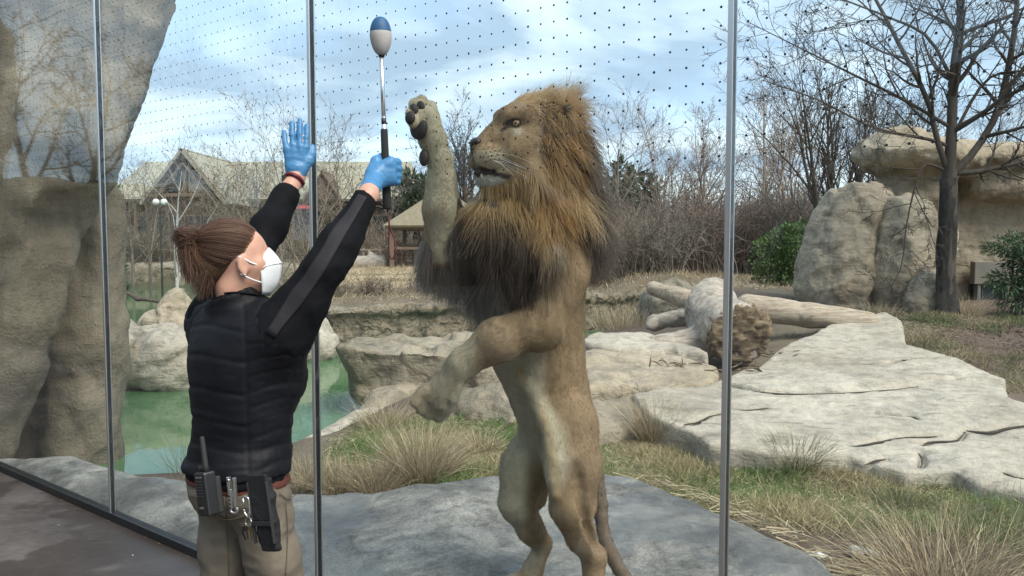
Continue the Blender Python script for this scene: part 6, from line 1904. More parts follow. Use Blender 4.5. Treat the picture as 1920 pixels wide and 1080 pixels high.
# ---- hands
def hand_open(F, w, inf=0.0):
    """left hand, back to the camera, fingers up; w = wrist"""
    X_, Y_, Z_ = np.array([.985, .17, 0]), np.array([-.17, .985, 0]), np.array([0, 0, 1.0])
    at = lambda x, y, z: w + X_ * x * 1.06 + Y_ * y + Z_ * z * 1.10
    n = Y_
    F.cone(at(0, 0, -.02), at(.002, 0, .02), .026, .030, .015, flat=(n, .75), inflate=inf)
    for x0, x1, h in ((-.026, -.030, .085), (-.008, -.010, .094), (.010, .012, .094), (.024, .031, .088)):
        F.cone(at(x0 * .7, 0, .018), at(x1, 0, h), .018, .0115, .010, flat=(n, .85), inflate=inf)
    for x0, z0, x1, L, r in ((-.032, .085, -.040, .054, .0082), (-.0108, .094, -.0135, .074, .0088), (.0118, .095, .012, .082, .0090), (.032, .089, .035, .072, .0088)):
        a = at(x0, 0, z0); b = at(lerp(x0, x1, .45), .006, z0 + L * .45); c = at(lerp(x0, x1, .75), .014, z0 + L * .75); d = at(x1, .022, z0 + L)
        F.chain([a, b, c, d], [r * 1.1, r * 1.05, r, r * .82], .0015, inflate=inf)
    F.chain([at(.020, .002, .020), at(.040, .004, .046), at(.050, .010, .070), at(.053, .016, .092)], [.017, .0145, .0110, .0090], .008, inflate=inf)
SP = W(722, 322, 2.585)                               # the pole where the fist closes on it
pole_a, pole_b = W(715, 108, 2.565), W(726, 392, 2.59)
pz = nrm(pole_a - pole_b); px_ = nrm(np.array([1.0, .10, 0]) - pz * pz[0]); py_ = np.cross(pz, px_)
def fist(F, w, inf=0.0):
    """right hand closed round the pole: palm on the near side, fingers round the far side"""
    at = lambda x, y, z: SP + px_ * x + py_ * y + pz * z
    pal = at(-.006, -.034, -.004)
    F.cone(w, at(-.030, -.036, -.022), .027, .031, .02, inflate=inf)
    for z1, z0 in ((.030, .010), (.010, .0), (-.010, -.012), (-.029, -.024)):
        F.cone(at(-.034, -.034, z0 - .012), at(.020, -.026, z1), .019, .0145, .016, inflate=inf)
    for i, (zk, s) in enumerate(((.031, 1.0), (.0105, 1.05), (-.0105, 1.0), (-.030, .9))):
        r = .0098 * (1 if i < 3 else .9)
        F.chain([at(.020, -.026, zk), at(.040 * s, -.002, zk - .003), at(.026 * s, .024, zk - .006), at(.002, .027, zk - .007), at(-.014, .018, zk - .008)], [r * 1.2, r * 1.12, r * 1.05, r, r * .85], .004, inflate=inf)
    F.chain([at(-.034, -.030, .004), at(-.026, -.010, .034), at(-.010, .016, .046), at(.012, .030, .043)], [.018, .0145, .0115, .0095], .008, inflate=inf)

def body_parts(F, inf=0.0, which='all'):
    """the figure itself; clothes are grown from the same bones"""
    c, e, ch = F.cone, F.ell, F.chain
    if which in ('all', 'torso'):
        e(K3(-.005, 0, .965), (.092, .126, .115), KM, .05, inflate=inf)
        e(K3(-.005, 0, 1.10), (.096, .128, .12), KM, .08, inflate=inf)
        e(K3(.0, 0, 1.27), (.112, .152, .15), KM, .08, inflate=inf)
        for s in (-1, 1):
            e(K3(.062, s * .07, 1.235), (.062, .072, .070), KM, .05, inflate=inf)
            e(K3(-.045, s * .068, .915), (.078, .076, .095), KM, .05, inflate=inf)
        c(LS, RS, .062, .062, .07, inflate=inf)
        c(K3(.0, 0, 1.40), HD(-.015, 0, -.09), .062, .054, .04)
    if which in ('all', 'arms', 'rarm'):
        ch([RS, lerp(RS, RE, .5), RE], [.062, .056, .047], .04, inflate=inf)
        ch([RE, lerp(RE, RW, .3), RW], [.046, .046, .030], .03, inflate=inf)
    if which in ('all', 'arms', 'larm'):
        ch([LS, lerp(LS, LE, .5), LE], [.060, .054, .046], .04, inflate=inf)
        ch([LE, lerp(LE, LW, .3), LW], [.045, .045, .028], .03, inflate=inf)
    if which in ('all', 'legs'):
        for s in (-1, 1):
            hip, kn, an = K3(.0, s * .076, .88), K3(.02 + .045 * s, s * .092, .49), K3(-.03 + .02 * s, s * .10, .09)
            ch([hip, lerp(hip, kn, .5), kn], [.070, .066, .053], .02, inflate=inf)
            ch([kn, lerp(kn, an, .3), an], [.056, .056, .036], .03, inflate=inf)
    if which in ('all', 'feet'):
        for s in (-1, 1):
            an = K3(-.03 + .02 * s, s * .10, .07)
            ch([an - kf * .04 - kz * .03, an + kf * .06 - kz * .035, an + kf * .16 - kz * .045], [.036, .038, .028], .03, inflate=inf)
    if which == 'all':
        # head
        e(HD(-.012, 0, .030), np.array((.096, .075, .086)) * HS, HKM, .03)
        e(HD(.030, 0, .000), np.array((.068, .064, .085)) * HS, HKM, .03)
        c(HD(.020, 0, -.055), HD(.082, 0, -.090), .052 * HS, .030 * HS, .03)
        e(HD(.070, 0, -.035), np.array((.036, .050, .05)) * HS, HKM, .03)
        c(HD(.092, 0, .012), HD(.113, 0, -.026), .011, .014, .015)
        for s in (-1, 1):
            e(HD(.086, s * .030, .012), np.array((.014, .016, .010)) * HS, HKM, .012, sub=True)
            e(HD(.083, s * .030, .011), np.array((.011, .013, .010)) * HS, HKM, .006)
            e(HD(.060, s * .048, -.022), np.array((.022, .018, .02)) * HS, HKM, .02)
            # ear
            M_ = HKM @ rotz(-s * .35)
            e(HD(.022, s * .076, -.018), np.array((.019, .0095, .033)) * HS, M_, .006)
            e(HD(.026, s * .086, -.016), np.array((.0105, .0070, .021)) * HS, M_, .004, sub=True)
            e(HD(.024, s * .079, -.047), np.array((.0085, .006, .0105)) * HS, M_, .005)
        hand_open(F, LW); fist(F, RW)
V, Q = (lambda F: (body_parts(F), F.mesh(1))[1])(Field(KB + [-.45, -.42, 0], KB + [.62, .68, 2.16], .0075))
part('body', mesh_np('body', V, Q), MATS['keeper_skin'], person)

def wrinkle(V, Q, specs):
    for f, a, sq in specs:
        N = vnormals(V, Q)
        V = V + N * (a * (ridge(V * np.array(sq) * f, 2) - .6))[:, None]
    return V
# ---- trousers
F = Field(KB + [-.4, -.4, 0], KB + [.4, .4, 1.10], .008)
body_parts(F, .014, 'legs')
F.ell(K3(-.005, 0, .945), (.092, .126, .11), KM, .05, inflate=.014)
for s in (-1, 1):
    F.ell(K3(-.045, s * .068, .915), (.078, .076, .095), KM, .05, inflate=.012)
F.cut((0, 0, .06), (0, 0, -1)); F.cut((0, 0, 1.0), (0, 0, 1))
V, Q = F.mesh(2)
V = wrinkle(V, Q, [(7, .006, (1, 1, 1.5)), (18, .0025, (1, 1, 1.6))])
tr = part('trousers', mesh_np('trousers', V, Q), MATS['khaki_cotton'], person)
def on_surf(P, V_, N_, off):
    """drop points onto the nearest vertex of a surface, lifted by off"""
    P = np.asarray(P, float)
    k = np.array([np.argmin(((V_ - p) ** 2).sum(1)) for p in P])
    t_ = ((P - V_[k]) * N_[k]).sum(1, keepdims=True)
    return P - N_[k] * t_ + N_[k] * off
Nt = vnormals(V, Q); Vt = V
CAMP = np.array([0, 0, CAM_H])
def near_side(p, V_, off):
    """the point of a surface that faces the path along the line of sight to p"""
    d_ = nrm(np.asarray(p) - CAMP); q = V_ - CAMP
    t_ = q @ d_; e_ = np.linalg.norm(q - t_[:, None] * d_, axis=1)
    ok = e_ < max(.008, e_.min() * 1.01)
    return CAMP + d_ * (t_[ok].min() - off)
def seam(pts, r, m, par, Vs, Ns, name='seam', n=24, off=.001):
    q = np.array([near_side(p, Vs, off) for p in crom(pts, n)])
    for _ in range(3):
        q = np.concatenate([q[:1], (q[:-2] + q[1:-1] + q[2:]) / 3, q[-1:]])
    part(name, mesh_np(name, *tube1(q, r, 6)), MATS[m], par)
clothmat('khaki_seam', (.125, .106, .082), (.105, .09, .07), .9, 1500, .2, .15)
by = 2.24
seam([W(392, 968, by), W(430, 975, by), W(470, 962, by)], .0018, 'khaki_seam', tr, Vt, Nt, 'pocket_seam')
seam([W(420, 930, by), W(424, 975, by), W(428, 1040, by), W(430, 1079, by)], .0014, 'khaki_seam', tr, Vt, Nt)
seam([W(524, 925, 2.2), W(540, 935, 2.2), W(553, 928, 2.22)], .0016, 'khaki_seam', tr, Vt, Nt, 'pocket_seam')
seam([W(536, 940, 2.2), W(540, 1000, 2.2), W(536, 1079, 2.2)], .0014, 'khaki_seam', tr, Vt, Nt)
# ---- boots
F = Field(KB + [-.4, -.4, -.01], KB + [.5, .5, .22], .009)
body_parts(F, .010, 'feet')
for s in (-1, 1):
    F.cone(K3(-.03 + .02 * s, s * .10, .06), K3(-.03 + .02 * s, s * .10, .17), .05, .048, .03)
F.cut((0, 0, .003), (0, 0, -1))
part('boots', mesh_np('boots', *F.mesh(1)), MATS['boot_brown'], person)
# ---- belt
def ring(z0, z1, inf, h=.006):
    F = Field(KB + [-.3, -.3, z0 - .03], KB + [.3, .3, z1 + .03], h)
    F.ell(K3(-.005, 0, .945), (.092, .126, .11), KM, .05, inflate=inf)
    for s in (-1, 1):
        F.ell(K3(-.045, s * .068, .915), (.078, .076, .095), KM, .05, inflate=inf)
        hip = K3(.0, s * .066, .88); F.cone(hip, hip - kz * .2, .078, .075, .04, inflate=inf)
    F.cut((0, 0, z0), (0, 0, -1)); F.cut((0, 0, z1), (0, 0, 1))
    return F.mesh(1)
part('belt', mesh_np('belt', *ring(.912, .950, .017)), MATS['belt_leather'], person)
# ---- pullover (sleeves and hem) and quilted vest
F = Field(KB + [-.45, -.42, .88], KB + [.62, .62, 1.98], .0078)
body_parts(F, .020, 'torso'); 
body_parts(F, .010, 'arms')
for S_, E_ in ((RS, RE), (LS, LE)):
    F.cone(S_, lerp(S_, E_, .42), .084, .066, .03)
F.cone(K3(-.005, 0, 1.40), HD(-.018, 0, -.085), .066, .066, .03)
F.apply(HK - .14, HK + .12, lambda P: np.maximum(-((P - HD(-.015, 0, -.100)) @ nrm(kzz * .95 - kx * .25)), np.linalg.norm(P - HK, axis=-1) - .15), 0.0, sub=True)
F.cut((0, 0, .928), (0, 0, -1))
_b = nrm(RW - RE); _d = lerp(RW, RE, .025)
F.apply(RW - .10, RW + .12, lambda P: np.maximum(-((P - _d) @ _b), np.linalg.norm(P - RW, axis=-1) - .14), 0.0, sub=True)
# the left cuff is cut only near its own wrist
_a = nrm(LW - LE); _c = lerp(LW, LE, .19)
F.apply(LW - .14, LW + .14, lambda P: np.maximum(-((P - _c) @ _a), np.linalg.norm(P - LW, axis=-1) - .17), 0.0, sub=True)
V, Q = F.mesh(1)
V = wrinkle(V, Q, [(8, .005, (1, 1, 1)), (20, .002, (1.2, 1.2, 1))])
Np_ = vnormals(V, Q); Vp = V
pu = part('pullover', mesh_np('pullover', V, Q), MATS['fleece_black'], person)
# charcoal stripe along the outer side of the right sleeve
side = nrm(np.array([.55, -.75, .35]))
ctr = crom([RS, lerp(RS, RE, .55), RE, lerp(RE, RW, .5), lerp(RW, RE, .11)], 34)
ax_ = nrm(np.gradient(ctr, axis=0)); sd = nrm(np.cross(np.cross(ax_, [.05, -1, .15]), ax_))
wv_ = nrm(np.cross(ax_, sd))
rad_ = np.interp(np.linspace(0, 1, 34), [0, .3, .5, .7, 1], [.074, .067, .058, .057, .042])
ang = np.linspace(-.45, .25, 9)
ta_ = (.5 + .5 * smooth(0, .30, np.linspace(0, 1, 34)))[:, None] * ang[None]
S = ctr[:, None] + rad_[:, None, None] * (np.cos(ta_)[..., None] * sd[:, None] + np.sin(ta_)[..., None] * wv_[:, None])
sh_ = S.shape
S = on_surf(S.reshape(-1, 3), Vp, Np_, .0022)
S = S.reshape(sh_)
for _ in range(2):
    S[1:-1] = S[1:-1] * .5 + (S[:-2] + S[2:]) * .25
i = (np.arange(sh_[0] - 1)[:, None] * sh_[1] + np.arange(sh_[1] - 1)[None]).ravel()
o = part('sleeve_stripe', mesh_np('sleeve_stripe', S.reshape(-1, 3), np.stack([i, i + 1, i + sh_[1] + 1, i + sh_[1]], 1)), MATS['stripe_charcoal'], pu)
m_ = o.modifiers.new('thickness', 'SOLIDIFY'); m_.thickness = .002; m_.offset = 1
F = Field(KB + [-.32, -.32, .94], KB + [.34, .36, 1.60], .0060)
body_parts(F, .030, 'torso')
F.cone(K3(-.01, 0, 1.42), HD(-.028, 0, -.095), .074, .075, .03)
F.cut(HD(-.02, 0, -.106), kzz * .95 - kx * .30)
F.cut((0, 0, .952), (0, 0, -1))
for S_, E_ in ((RS, RE), (LS, LE)):                    # armholes
    d_ = nrm(E_ - S_)
    F.cone(S_ + d_ * .035 + kz * .0, S_ + d_ * .30, .086, .10, .012, sub=True)
V, Q = F.mesh(1)
Nv = vnormals(V, Q)
q = (V - KB) @ KM                                     # forward, left, up
zz = q[:, 2]
azim = np.arctan2(-q[:, 1], -q[:, 0])                  # 0 at the back, + towards her right
backp = smooth(1.02, .92, np.abs(azim - .05))
def groove(v, w_):
    return np.exp(-(v / w_) ** 2)
rows = [1.385, 1.30, 1.205, 1.115, 1.035]
gb = sum(groove(zz - r_ - .012 * np.cos(azim * 2), .0065) for r_ in rows)
gs = groove(((zz - .01 * np.sin(azim * 5)) % .046) - .023, .006)
vert = groove(azim - 1.0, .03) + groove(azim + 1.0, .03) + groove(azim - 1.75, .03) + groove(azim - 2.5, .03)
vq = groove(((azim * .16) % .045) - .0225, .005) * smooth(1.05, 1.15, azim)
puff = .0034 * (1 - np.clip(gb * backp + gs * (1 - backp) * .7 + vert, 0, 1)) - .0015 * vq
V = V + Nv * (puff - .002)[:, None]
fold = ridge(V * np.array([4, 4, 20]) + 3, 2) - .6
V = V + vnormals(V, Q) * (.0045 * fold * smooth(1.25, 1.0, zz) + .0016 * (ridge(V * [10, 10, 26], 2) - .6))[:, None]
V = relax_mesh(V, Q, 1, .3)
vest = part('vest', mesh_np('vest', V, Q), MATS['vest_navy'], person)
Nvv = vnormals(V, Q)
seam([W(390, 555, 2.2), W(440, 548, 2.2), W(490, 553, 2.2)], .003, 'fleece_black', vest, V, Nvv, 'collar_seam', 16)
# ---- gloves
F = Field(LW + [-.09, -.06, -.05], LW + [.09, .08, .21], .0036)
hand_open(F, LW, .0022)
F.cone(LW - [0, 0, .012], LW + [0, 0, .02], .032, .031, .01, flat=(np.array([-.17, .985, 0]), .85))
F.cut(LW - [0, 0, .010], (0.25, 0, -1))
V, Q = F.mesh(1)
V = wrinkle(V, Q, [(24, .0012, (1, 1, 2.0)), (60, .0006, (1, 1, 1.6))])
part('glove', mesh_np('glove', V, Q), MATS['glove_blue'], person)['label'] = 'blue glove on the open raised hand'
F = Field(SP - .13, SP + .10, .0036)
fist(F, lerp(RW, SP, -.12), .0022)
F.cut(lerp(RW, SP, -.14), RW - SP)
V, Q = F.mesh(1)
V = wrinkle(V, Q, [(22, .0013, (1, 1.2, 1.4)), (55, .0007, (1, 1, 1))])
part('glove', mesh_np('glove', V, Q), MATS['glove_blue'], person)['label'] = 'blue glove gripping the target pole'
# wrist strap
aw = nrm(LE - LW); wc = LW + aw * .022
fr_ = frame(aw, (0, 1, 0))
an = np.linspace(0, 2 * math.pi, 24)
rg_ = wc + .034 * (np.cos(an)[:, None] * fr_[:, 1] * .92 + np.sin(an)[:, None] * fr_[:, 2])
ws = part('wrist_strap', mesh_np('wrist_strap', *tubes(np.array([rg_]), np.full((1, 24), .0075), 8, cap=False)), MATS['strap_maroon'], person)
part('watch_case', mesh_np('watch_case', *boxg(wc + np.array([-.030, -.016, .004]), (.012, .026, .024), rotz(.5)), False), MATS['polymer_black'], ws)
# ---- face mask
C_ = np.array([(.100, .030), (.116, .012), (.134, -.018), (.132, -.050), (.120, -.090), (.090, -.124)])
S_ = np.array([(.086, .040, .014), (.080, .052, -.006), (.074, .058, -.026), (.072, .058, -.048), (.072, .052, -.080), (.070, .038, -.116)])
for s in (1,):
    rows_ = 14; cols_ = 8
    cc_ = crom(np.stack([C_[:, 0], 0 * C_[:, 0], C_[:, 1]], 1), rows_); ss_ = crom(S_, rows_)
    G_ = []
    for j in range(-cols_, cols_ + 1):
        u_ = abs(j) / cols_
        p_ = cc_ * (1 - u_) + ss_ * u_ + np.array([0, 0, 0])
        p_[:, 0] += .004 * math.sin(math.pi * u_) * np.sin(np.linspace(0.2, math.pi - .2, rows_)); p_[:, 1] += .003 * math.sin(math.pi * u_)
        p_[:, 1] *= 1 if j >= 0 else -1
        G_.append(p_)
    G_ = np.array(G_)
nV = G_.reshape(-1, 3) @ (HKM.T * HS) + HK
i = (np.arange(2 * cols_)[:, None] * rows_ + np.arange(rows_ - 1)[None]).ravel()
mk = part('face_mask', mesh_np('face_mask', nV, np.stack([i, i + rows_, i + rows_ + 1, i + 1], 1)), MATS['mask_white'], person)
m_ = mk.modifiers.new('thickness', 'SOLIDIFY'); m_.thickness = .003
hd_ = lambda L_: np.array([HD(*p) for p in L_])
part('fold_seam', mesh_np('fold_seam', *tube1(hd_([(.141, -.001, -.020), (.112, -.034, -.022), (.085, -.056, -.026), (.076, -.060, -.034)]), .0016, 6)), MATS['mask_white'], mk)
for s in (-1, 1):
    part('ear_loop', mesh_np('ear_loop', *tube1(crom(hd_([(.076, s * .060, -.024), (.046, s * .074, -.012), (.022, s * .078, .006), (.010, s * .077, .010)]), 12), .0022, 6)), MATS['mask_white'], mk)
    part('ear_loop', mesh_np('ear_loop', *tube1(crom(hd_([(.074, s * .052, -.078), (.048, s * .070, -.066), (.028, s * .078, -.054), (.012, s * .077, -.044)]), 12), .0022, 6)), MATS['mask_white'], mk)
    part('earring', mesh_np('earring', *sphere_g(HD(.025, s * .086, -.049), .003, 8, 10)), MATS['chrome'], person)
# ---- hair: swept back to a loose bun, tail hanging
krng = np.random.default_rng(15)
BUN = HD(-.104, -.012, .052)
def hairline(n):
    """root directions on the skull"""
    u = nrm(krng.normal(size=(n * 6, 3)))
    x, y, z = u.T
    ok = (x < np.interp(z, [-1, -.62, -.40, -.10, .35, .62, 1], [-.75, -.45, -.05, .42, .70, .78, .8])) & (z > -.75 + .55 * np.clip(x + .2, 0, 1))
    return u[ok][:n]
u = hairline(13000)
skull = np.array([.100, .0785, .0905]); sc_ = np.array([-.012, 0, .030])
def skin_pt(u, lift):
    p = u * skull + sc_
    low = np.clip(-u[..., 2] - .1, 0, 1)
    p = p + u * lift[..., None]
    return p
bd = nrm((np.linalg.inv(HKM) @ (BUN - HK) / HS - sc_) / skull)
M = 10
tt = np.linspace(0, 1, M)
om = np.arccos(np.clip(u @ bd, -.999, .999))[:, None]
tb = tt[None] * (.93 + .05 * krng.random((len(u), 1)))
sl = (np.sin((1 - tb) * om) / np.sin(om))[..., None] * u[:, None] + (np.sin(tb * om) / np.sin(om))[..., None] * bd
sl = nrm(sl)
wav = .0014 * np.stack([vnoise(u * 24 + k) for k in range(3)], -1)
lift = (.002 + .009 * np.sin(tt * math.pi * .55))[None] * (1 + .5 * krng.random((len(u), 1))) + .004 * vnoise(u * 6)[:, None] * tt[None]
P = skin_pt(sl, lift) + wav[:, None] * tt[None, :, None]
P = P @ (HKM.T * HS) + HK
hb = np.array([.072, .034, .020]); hb2 = np.array([.150, .088, .054]); hd2 = np.array([.030, .012, .008])
def hcol(n, k=0.0):
    m_ = krng.random((n, 1))
    return np.where(m_ < .55, hb, np.where(m_ < .78, hb2, hd2)) * (.7 + .6 * krng.random((n, 1))) * (1 - k)
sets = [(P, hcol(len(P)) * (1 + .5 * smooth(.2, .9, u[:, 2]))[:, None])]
# bun: loops
n = 1800
a0 = krng.random(n) * 6.283; tl = krng.normal(size=(n, 3)) * .35
axb = nrm(np.array([.25, .1, .9]) + tl); e1 = nrm(np.cross(axb, krng.normal(size=(n, 3)))); e2 = np.cross(axb, e1)
rb = .016 + .016 * krng.random(n)
bc = np.array([-.140, -.012, .074]) + krng.normal(size=(n, 3)) * [.008, .010, .010]
th = a0[:, None] + np.linspace(0, 3.6, M)[None]
Pb = bc[:, None] + rb[:, None, None] * (np.cos(th)[..., None] * e1[:, None] + np.sin(th)[..., None] * e2[:, None] * 1.1)
sets.append((Pb @ (HKM.T * HS) + HK, hcol(n, .1)))
# tail hanging from the bun
n = 3000
s0 = np.array([-.128, -.012, .048]) + krng.normal(size=(n, 3)) * [.016, .018, .012]
Lh = .055 + .060 * krng.random(n)
d = np.stack([-.10 + .13 * krng.normal(size=n), .16 * krng.normal(size=n), -.95 + 0 * Lh], -1); d = nrm(d)
Pt = np.empty((n, M, 3)); Pt[:, 0] = s0
for m in range(1, M):
    d = nrm(d + np.array([.075, 0, -.10]) + krng.normal(size=(n, 3)) * .03 + .10 * np.stack([vnoise(s0 * 60 + k) for k in (0, 7, 13)], -1))
    Pt[:, m] = Pt[:, m - 1] + d * (Lh / (M - 1))[:, None]
sets.append((Pt @ (HKM.T * HS) + HK, hcol(n)))
# nape hair, loose wisps, escaped loop
n = 1600
s0 = np.stack([-.07 - .035 * krng.random(n), -.06 + .12 * krng.random(n), -.01 - .045 * krng.random(n)], -1)
d = nrm(np.stack([-.25 + .2 * krng.normal(size=n), .2 * krng.normal(size=n), -.8 + 0 * n * s0[:, 0]], -1)); Lh = .03 + .05 * krng.random(n)
Pt = s0[:, None] + d[:, None] * (Lh[:, None] * tt[None])[..., None] + krng.normal(size=(n, 1, 3)) * .004 * tt[None, :, None]
sets.append((Pt @ (HKM.T * HS) + HK, hcol(n, .25)))
wis = []
for k in range(26):
    b = np.array([-.128, -.012, .082]) + krng.normal(size=3) * .01
    wis.append(crom([b, b + [-.004 + .01 * krng.normal(), 0, .022], b + [.018 + .012 * krng.normal(), -.005, .030 + .006 * krng.normal()], b + [.042 + .012 * krng.normal(), -.008, .012], b + [.050 + .02 * krng.normal(), -.008, -.02 + .02 * krng.normal()]], M))
wis = np.array(wis); sets.append((wis @ (HKM.T * HS) + HK, hcol(len(wis))))
Pa = np.concatenate([s[0] for s in sets]); Ca = np.concatenate([s[1] for s in sets])
ra = np.full(len(Pa), .00042)[:, None] * np.linspace(1.1, .5, M)[None]
hair('hair', Pa, ra, Ca, MATS['keeper_hair'], person)
# scalp under the strands, same colour
F = Field(HK - .17, HK + .15, .0055)
F.ell(HD(-.013, 0, .031), np.array((.0985, .0775, .089)) * HS, HKM, .01)
F.ell(HD(-.140, -.012, .072), np.array((.027, .030, .030)) * HS, HKM, .02)
F.ell(HD(-.122, -.012, .015), np.array((.020, .028, .046)) * HS, HKM, .02)
F.ell(HD(-.078, 0, -.022), np.array((.040, .058, .056)) * HS, HKM, .03)
F.ell(HD(-.105, -.01, .010), np.array((.030, .040, .06)) * HS, HKM, .03)
F.cut(HD(.052, 0, .060), nrm(kx * .80 + kzz * -.20)); F.cut(HD(.010, 0, -.012), nrm(kx * .55 - kzz * .75))
V, Q = F.mesh(1)
barkmat('hair_core', (.055, .030, .018), (.095, .055, .032), 30, .4)
part('hair_core', mesh_np('hair_core', V, Q), MATS['hair_core'], person)

# ---- what she carries (each its own thing)
def oriented(c, x_, up=(0, 0, 1)):
    return frame(x_, up)
rc = W(388, 925, 2.16); rM = frame(nrm(W(404, 925, 2.14) - W(372, 925, 2.20)))     # x along the face of the radio
rd_ = tag(empty('radio', rc), 'black two-way radio with stub aerial clipped to the belt', 'radio')
def rp(name, c, s, m, par, bev=.003, M_=None):
    M_ = rM if M_ is None else M_
    o = part(name, mesh_np(name, *boxg(rc + M_ @ np.array(c, float), s, M_), False), MATS[m], par)
    return bevel(o, bev, 2)
rp('body', (0, 0, 0), (.058, .036, .120), 'polymer_black', rd_, .006)
rp('battery', (0, .024, -.008), (.052, .016, .10), 'polymer_matt', rd_, .004)
part('aerial', mesh_np('aerial', *tube1([rc + rM @ [.012, .0, .058], rc + rM @ [.012, 0, .075], rc + rM @ [.0125, 0, .15], rc + rM @ [.0125, 0, .156]], [.009, .0078, .0068, .005], 12)), MATS['polymer_matt'], rd_)
for dx in (-.018, -.004):
    part('knob', mesh_np('knob', *tube1([rc + rM @ [dx, 0, .058], rc + rM @ [dx, 0, .078]], .0058, 12)), MATS['polymer_matt'], rd_)
for k in range(6):
    rp('speaker_slot', (-.004, -.0185, .035 - .008 * k), (.034, .002, .0028), 'label_dark', rd_, .0005)
rp('name_plate', (.0, -.0186, .047), (.030, .0015, .004), 'pole_steel', rd_, .0003)
rp('badge', (-.004, -.0186, -.036), (.020, .0015, .005), 'pole_steel', rd_, .0003)
# multi-tool
mc = W(436, 925, 2.155); mM = frame(nrm(W(446, 925, 2.155) - W(426, 925, 2.16)))
mt = tag(empty('multi_tool', mc), 'shiny steel multi-tool clipped to the brown belt', 'tool')
def mp(name, c, s, m='tool_steel', par=None, rz_=0.0, bev=.002):
    M_ = mM @ np.array([[math.cos(rz_), 0, -math.sin(rz_)], [0, 1, 0], [math.sin(rz_), 0, math.cos(rz_)]])
    return bevel(part(name, mesh_np(name, *boxg(mc + mM @ np.array(c, float), s, M_), False), MATS[m], par or mt), bev, 2)
ha = mp('handle', (-.0065, 0, .004), (.0105, .012, .086), rz_=.05)
hb_ = mp('handle', (.0075, 0, .004), (.0085, .012, .082), rz_=-.03)
mp('blade', (.002, -.004, -.012), (.006, .003, .05), 'chrome', rz_=.12)
for k in range(4):
    part('hole', mesh_np('hole', *tube1([mc + mM @ [-.0065 + .0006 * k, -.0060, -.006 - .011 * k], mc + mM @ [-.0065 + .0006 * k, -.0072, -.006 - .011 * k]], .0028, 10)), MATS['label_dark'], ha)
part('clip_hook', mesh_np('clip_hook', *tube1(crom([mc + mM @ p for p in ([-.004, 0, -.036], [-.010, 0, -.046], [-.004, 0, -.054], [.008, 0, -.053], [.011, 0, -.046], [.008, 0, -.040])], 14), .0038, 8)), MATS['tool_steel'], mt)
part('bolt', mesh_np('bolt', *tube1([mc + mM @ [-.006, -.006, .038], mc + mM @ [-.006, -.008, .038]], .0042, 12)), MATS['chrome'], mt)
# pouch
pc = W(495, 952, 2.10); pM = frame(nrm(W(515, 955, 2.08) - W(470, 955, 2.12)))
po = tag(empty('pouch', pc), 'long black nylon pouch hanging from the belt', 'pouch')
def pp_(name, c, s, m='pouch_nylon', bev=.004):
    return bevel(part(name, mesh_np(name, *boxg(pc + pM @ np.array(c, float), s, pM), False), MATS[m], po), bev, 3)
F = Field(pc - .16, pc + .16, .004)
F.box(pc + pM @ [0, .004, -.008], (.034, .016, .092), pM, .010, .0)
F.box(pc + pM @ [.003, .004, -.098], (.030, .013, .022), pM, .008, .004)
V, Q = F.mesh(1); V = wrinkle(V, Q, [(14, .004, (1, 1, 1)), (30, .002, (1, 1, 1))])
part('body', mesh_np('body', V, Q), MATS['pouch_nylon'], po)
pp_('flap', (0, -.010, .030), (.070, .010, .125), bev=.004)
pp_('flap_band', (0, -.0165, -.038), (.071, .004, .012), 'polymer_matt', .001)
pp_('edge_binding', (-.0335, -.0125, -.01), (.006, .010, .165), 'polymer_matt', .002)
pp_('edge_binding', (.0335, -.0125, -.01), (.006, .010, .165), 'polymer_matt', .002)
# carabiner and keys
cc0 = W(462, 950, 2.105); cM = pM
cb = tag(empty('carabiner', cc0), 'steel carabiner hooked beside the black pouch', 'carabiner')
lo_ = [(-.006, 0, .024), (.006, 0, .026), (.012, 0, .018), (.011, 0, -.010), (.008, 0, -.024), (0, 0, -.027), (-.008, 0, -.018), (-.012, 0, -.006)]
part('body', mesh_np('body', *tube1(crom([cc0 + cM @ p for p in lo_], 30), .0032, 8)), MATS['chrome'], cb)
part('gate', mesh_np('gate', *tube1([cc0 + cM @ [-.012, 0, -.007], cc0 + cM @ [-.007, 0, .023]], .0036, 8)), MATS['chrome'], cb)
kc = cc0 + cM @ [.002, -.002, -.040]
ks = tag(empty('keys', kc), 'bunch of keys hanging from the carabiner', 'keys')
an = np.linspace(0, 2 * math.pi, 20)
part('key_ring', mesh_np('key_ring', *tubes(np.array([[kc + cM @ [.011 * math.cos(a), .002 * math.sin(a), .011 * math.sin(a)] for a in an]]), np.full((1, 20), .0012), 6, cap=False)), MATS['chrome'], ks)
plain('key_brass', (.40, .30, .13), rough=.35, metal=1.0)
for k, (dx, tilt, m) in enumerate([(-.006, .15, 'key_brass'), (.0, .02, 'tool_steel'), (.006, -.12, 'key_brass'), (-.011, .3, 'polymer_black')]):
    M_ = cM @ np.array([[math.cos(tilt), 0, -math.sin(tilt)], [0, 1, 0], [math.sin(tilt), 0, math.cos(tilt)]])
    V, Q = merge(boxg(kc + cM @ [dx, -.002 * k, -.017] , (.012, .002, .012), M_), boxg(kc + cM @ [dx - .02 * math.sin(tilt), -.002 * k, -.034], (.0055, .0016, .026), M_))
    part('key', mesh_np('key', V, Q, False), MATS[m], ks)
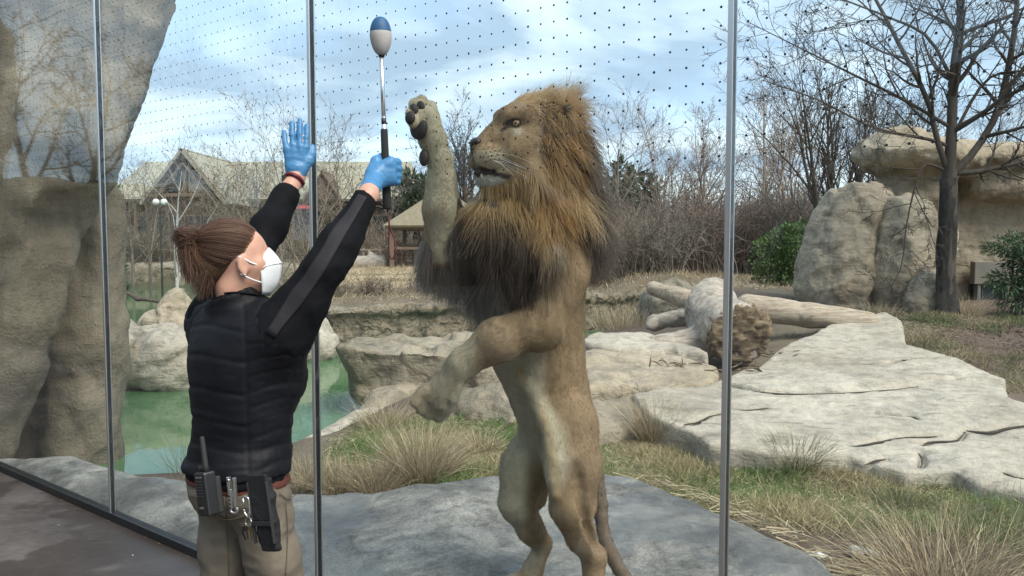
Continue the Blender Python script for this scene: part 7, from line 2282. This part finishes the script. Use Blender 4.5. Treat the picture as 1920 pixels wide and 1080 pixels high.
# ---- target pole
tp_ = tag(empty('target_pole', pole_b), 'steel target pole with a blue and grey float on top and black foam grip', 'pole')
lp_ = lambda t_: lerp(pole_b, pole_a, t_)
part('shaft', mesh_np('shaft', *tube1([lp_(.40), lp_(1.0) + pz * .05], .0068, 12)), MATS['pole_steel'], tp_)
part('inner_shaft', mesh_np('inner_shaft', *tube1([lp_(.46), lp_(.47), lp_(.62)], [.0078, .0078, .0078], 12)), MATS['pole_steel'], tp_)
part('grip', mesh_np('grip', *tube1([lp_(0), lp_(.012), lp_(.10), lp_(.30), lp_(.525), lp_(.535)], [.0125, .0150, .0140, .0125, .0115, .0095], 16)), MATS['foam_grip'], tp_)
part('label_sticker', mesh_np('label_sticker', *tube1([lp_(.565), lp_(.605)], .0081, 12)), MATS['label_dark'], tp_)
bc_ = W(714, 68, 2.563)
th = np.linspace(0, math.pi, 22); prof = np.stack([np.sin(th) ** .9, np.cos(th)], 1)
def lathe(pr, c, ax_z, m=28):
    f_ = frame(ax_z, (0, 1, 0)); a_ = np.arange(m) * 2 * math.pi / m
    V = np.concatenate([[c + ax_z * z_ + r_ * (math.cos(a) * f_[:, 1] + math.sin(a) * f_[:, 2]) for a in a_] for r_, z_ in pr])
    i_ = np.arange(len(pr) - 1)[:, None] * m; k_ = np.arange(m)[None]; k2 = (k_ + 1) % m
    return V, np.stack([i_ + k_, i_ + m + k_, i_ + m + k2, i_ + k2], -1).reshape(-1, 4)
rB, hB = .0345, .0595
full = [(rB * (math.sin(a) ** .82) * (1 - .10 * max(0, -math.cos(a))), hB * math.cos(a)) for a in np.linspace(.001, math.pi - .001, 40)]
cutz = .014
part('float_top', mesh_np('float_top', *lathe([p for p in full if p[1] >= cutz] + [(rB * .97, cutz - .001)], bc_, pz)), MATS['buoy_blue'], tp_)
part('float_body', mesh_np('float_body', *lathe([(rB * .95, cutz + .001)] + [p for p in full if p[1] < cutz], bc_, pz)), MATS['buoy_grey'], tp_)
part('collar', mesh_np('collar', *tube1([bc_ - pz * .056, bc_ - pz * .064], [.011, .009], 14)), MATS['foam_grip'], tp_)
lo_ = [pole_b, W(728, 405, 2.59), W(731, 425, 2.59), W(740, 450, 2.588), W(742, 470, 2.585), W(737, 485, 2.588), W(731, 480, 2.59), W(729, 455, 2.592), W(730, 428, 2.592), W(729, 408, 2.59)]
part('wrist_loop', mesh_np('wrist_loop', *tube1(crom(lo_, 60), .0028, 8)), MATS['cord_red'], tp_)
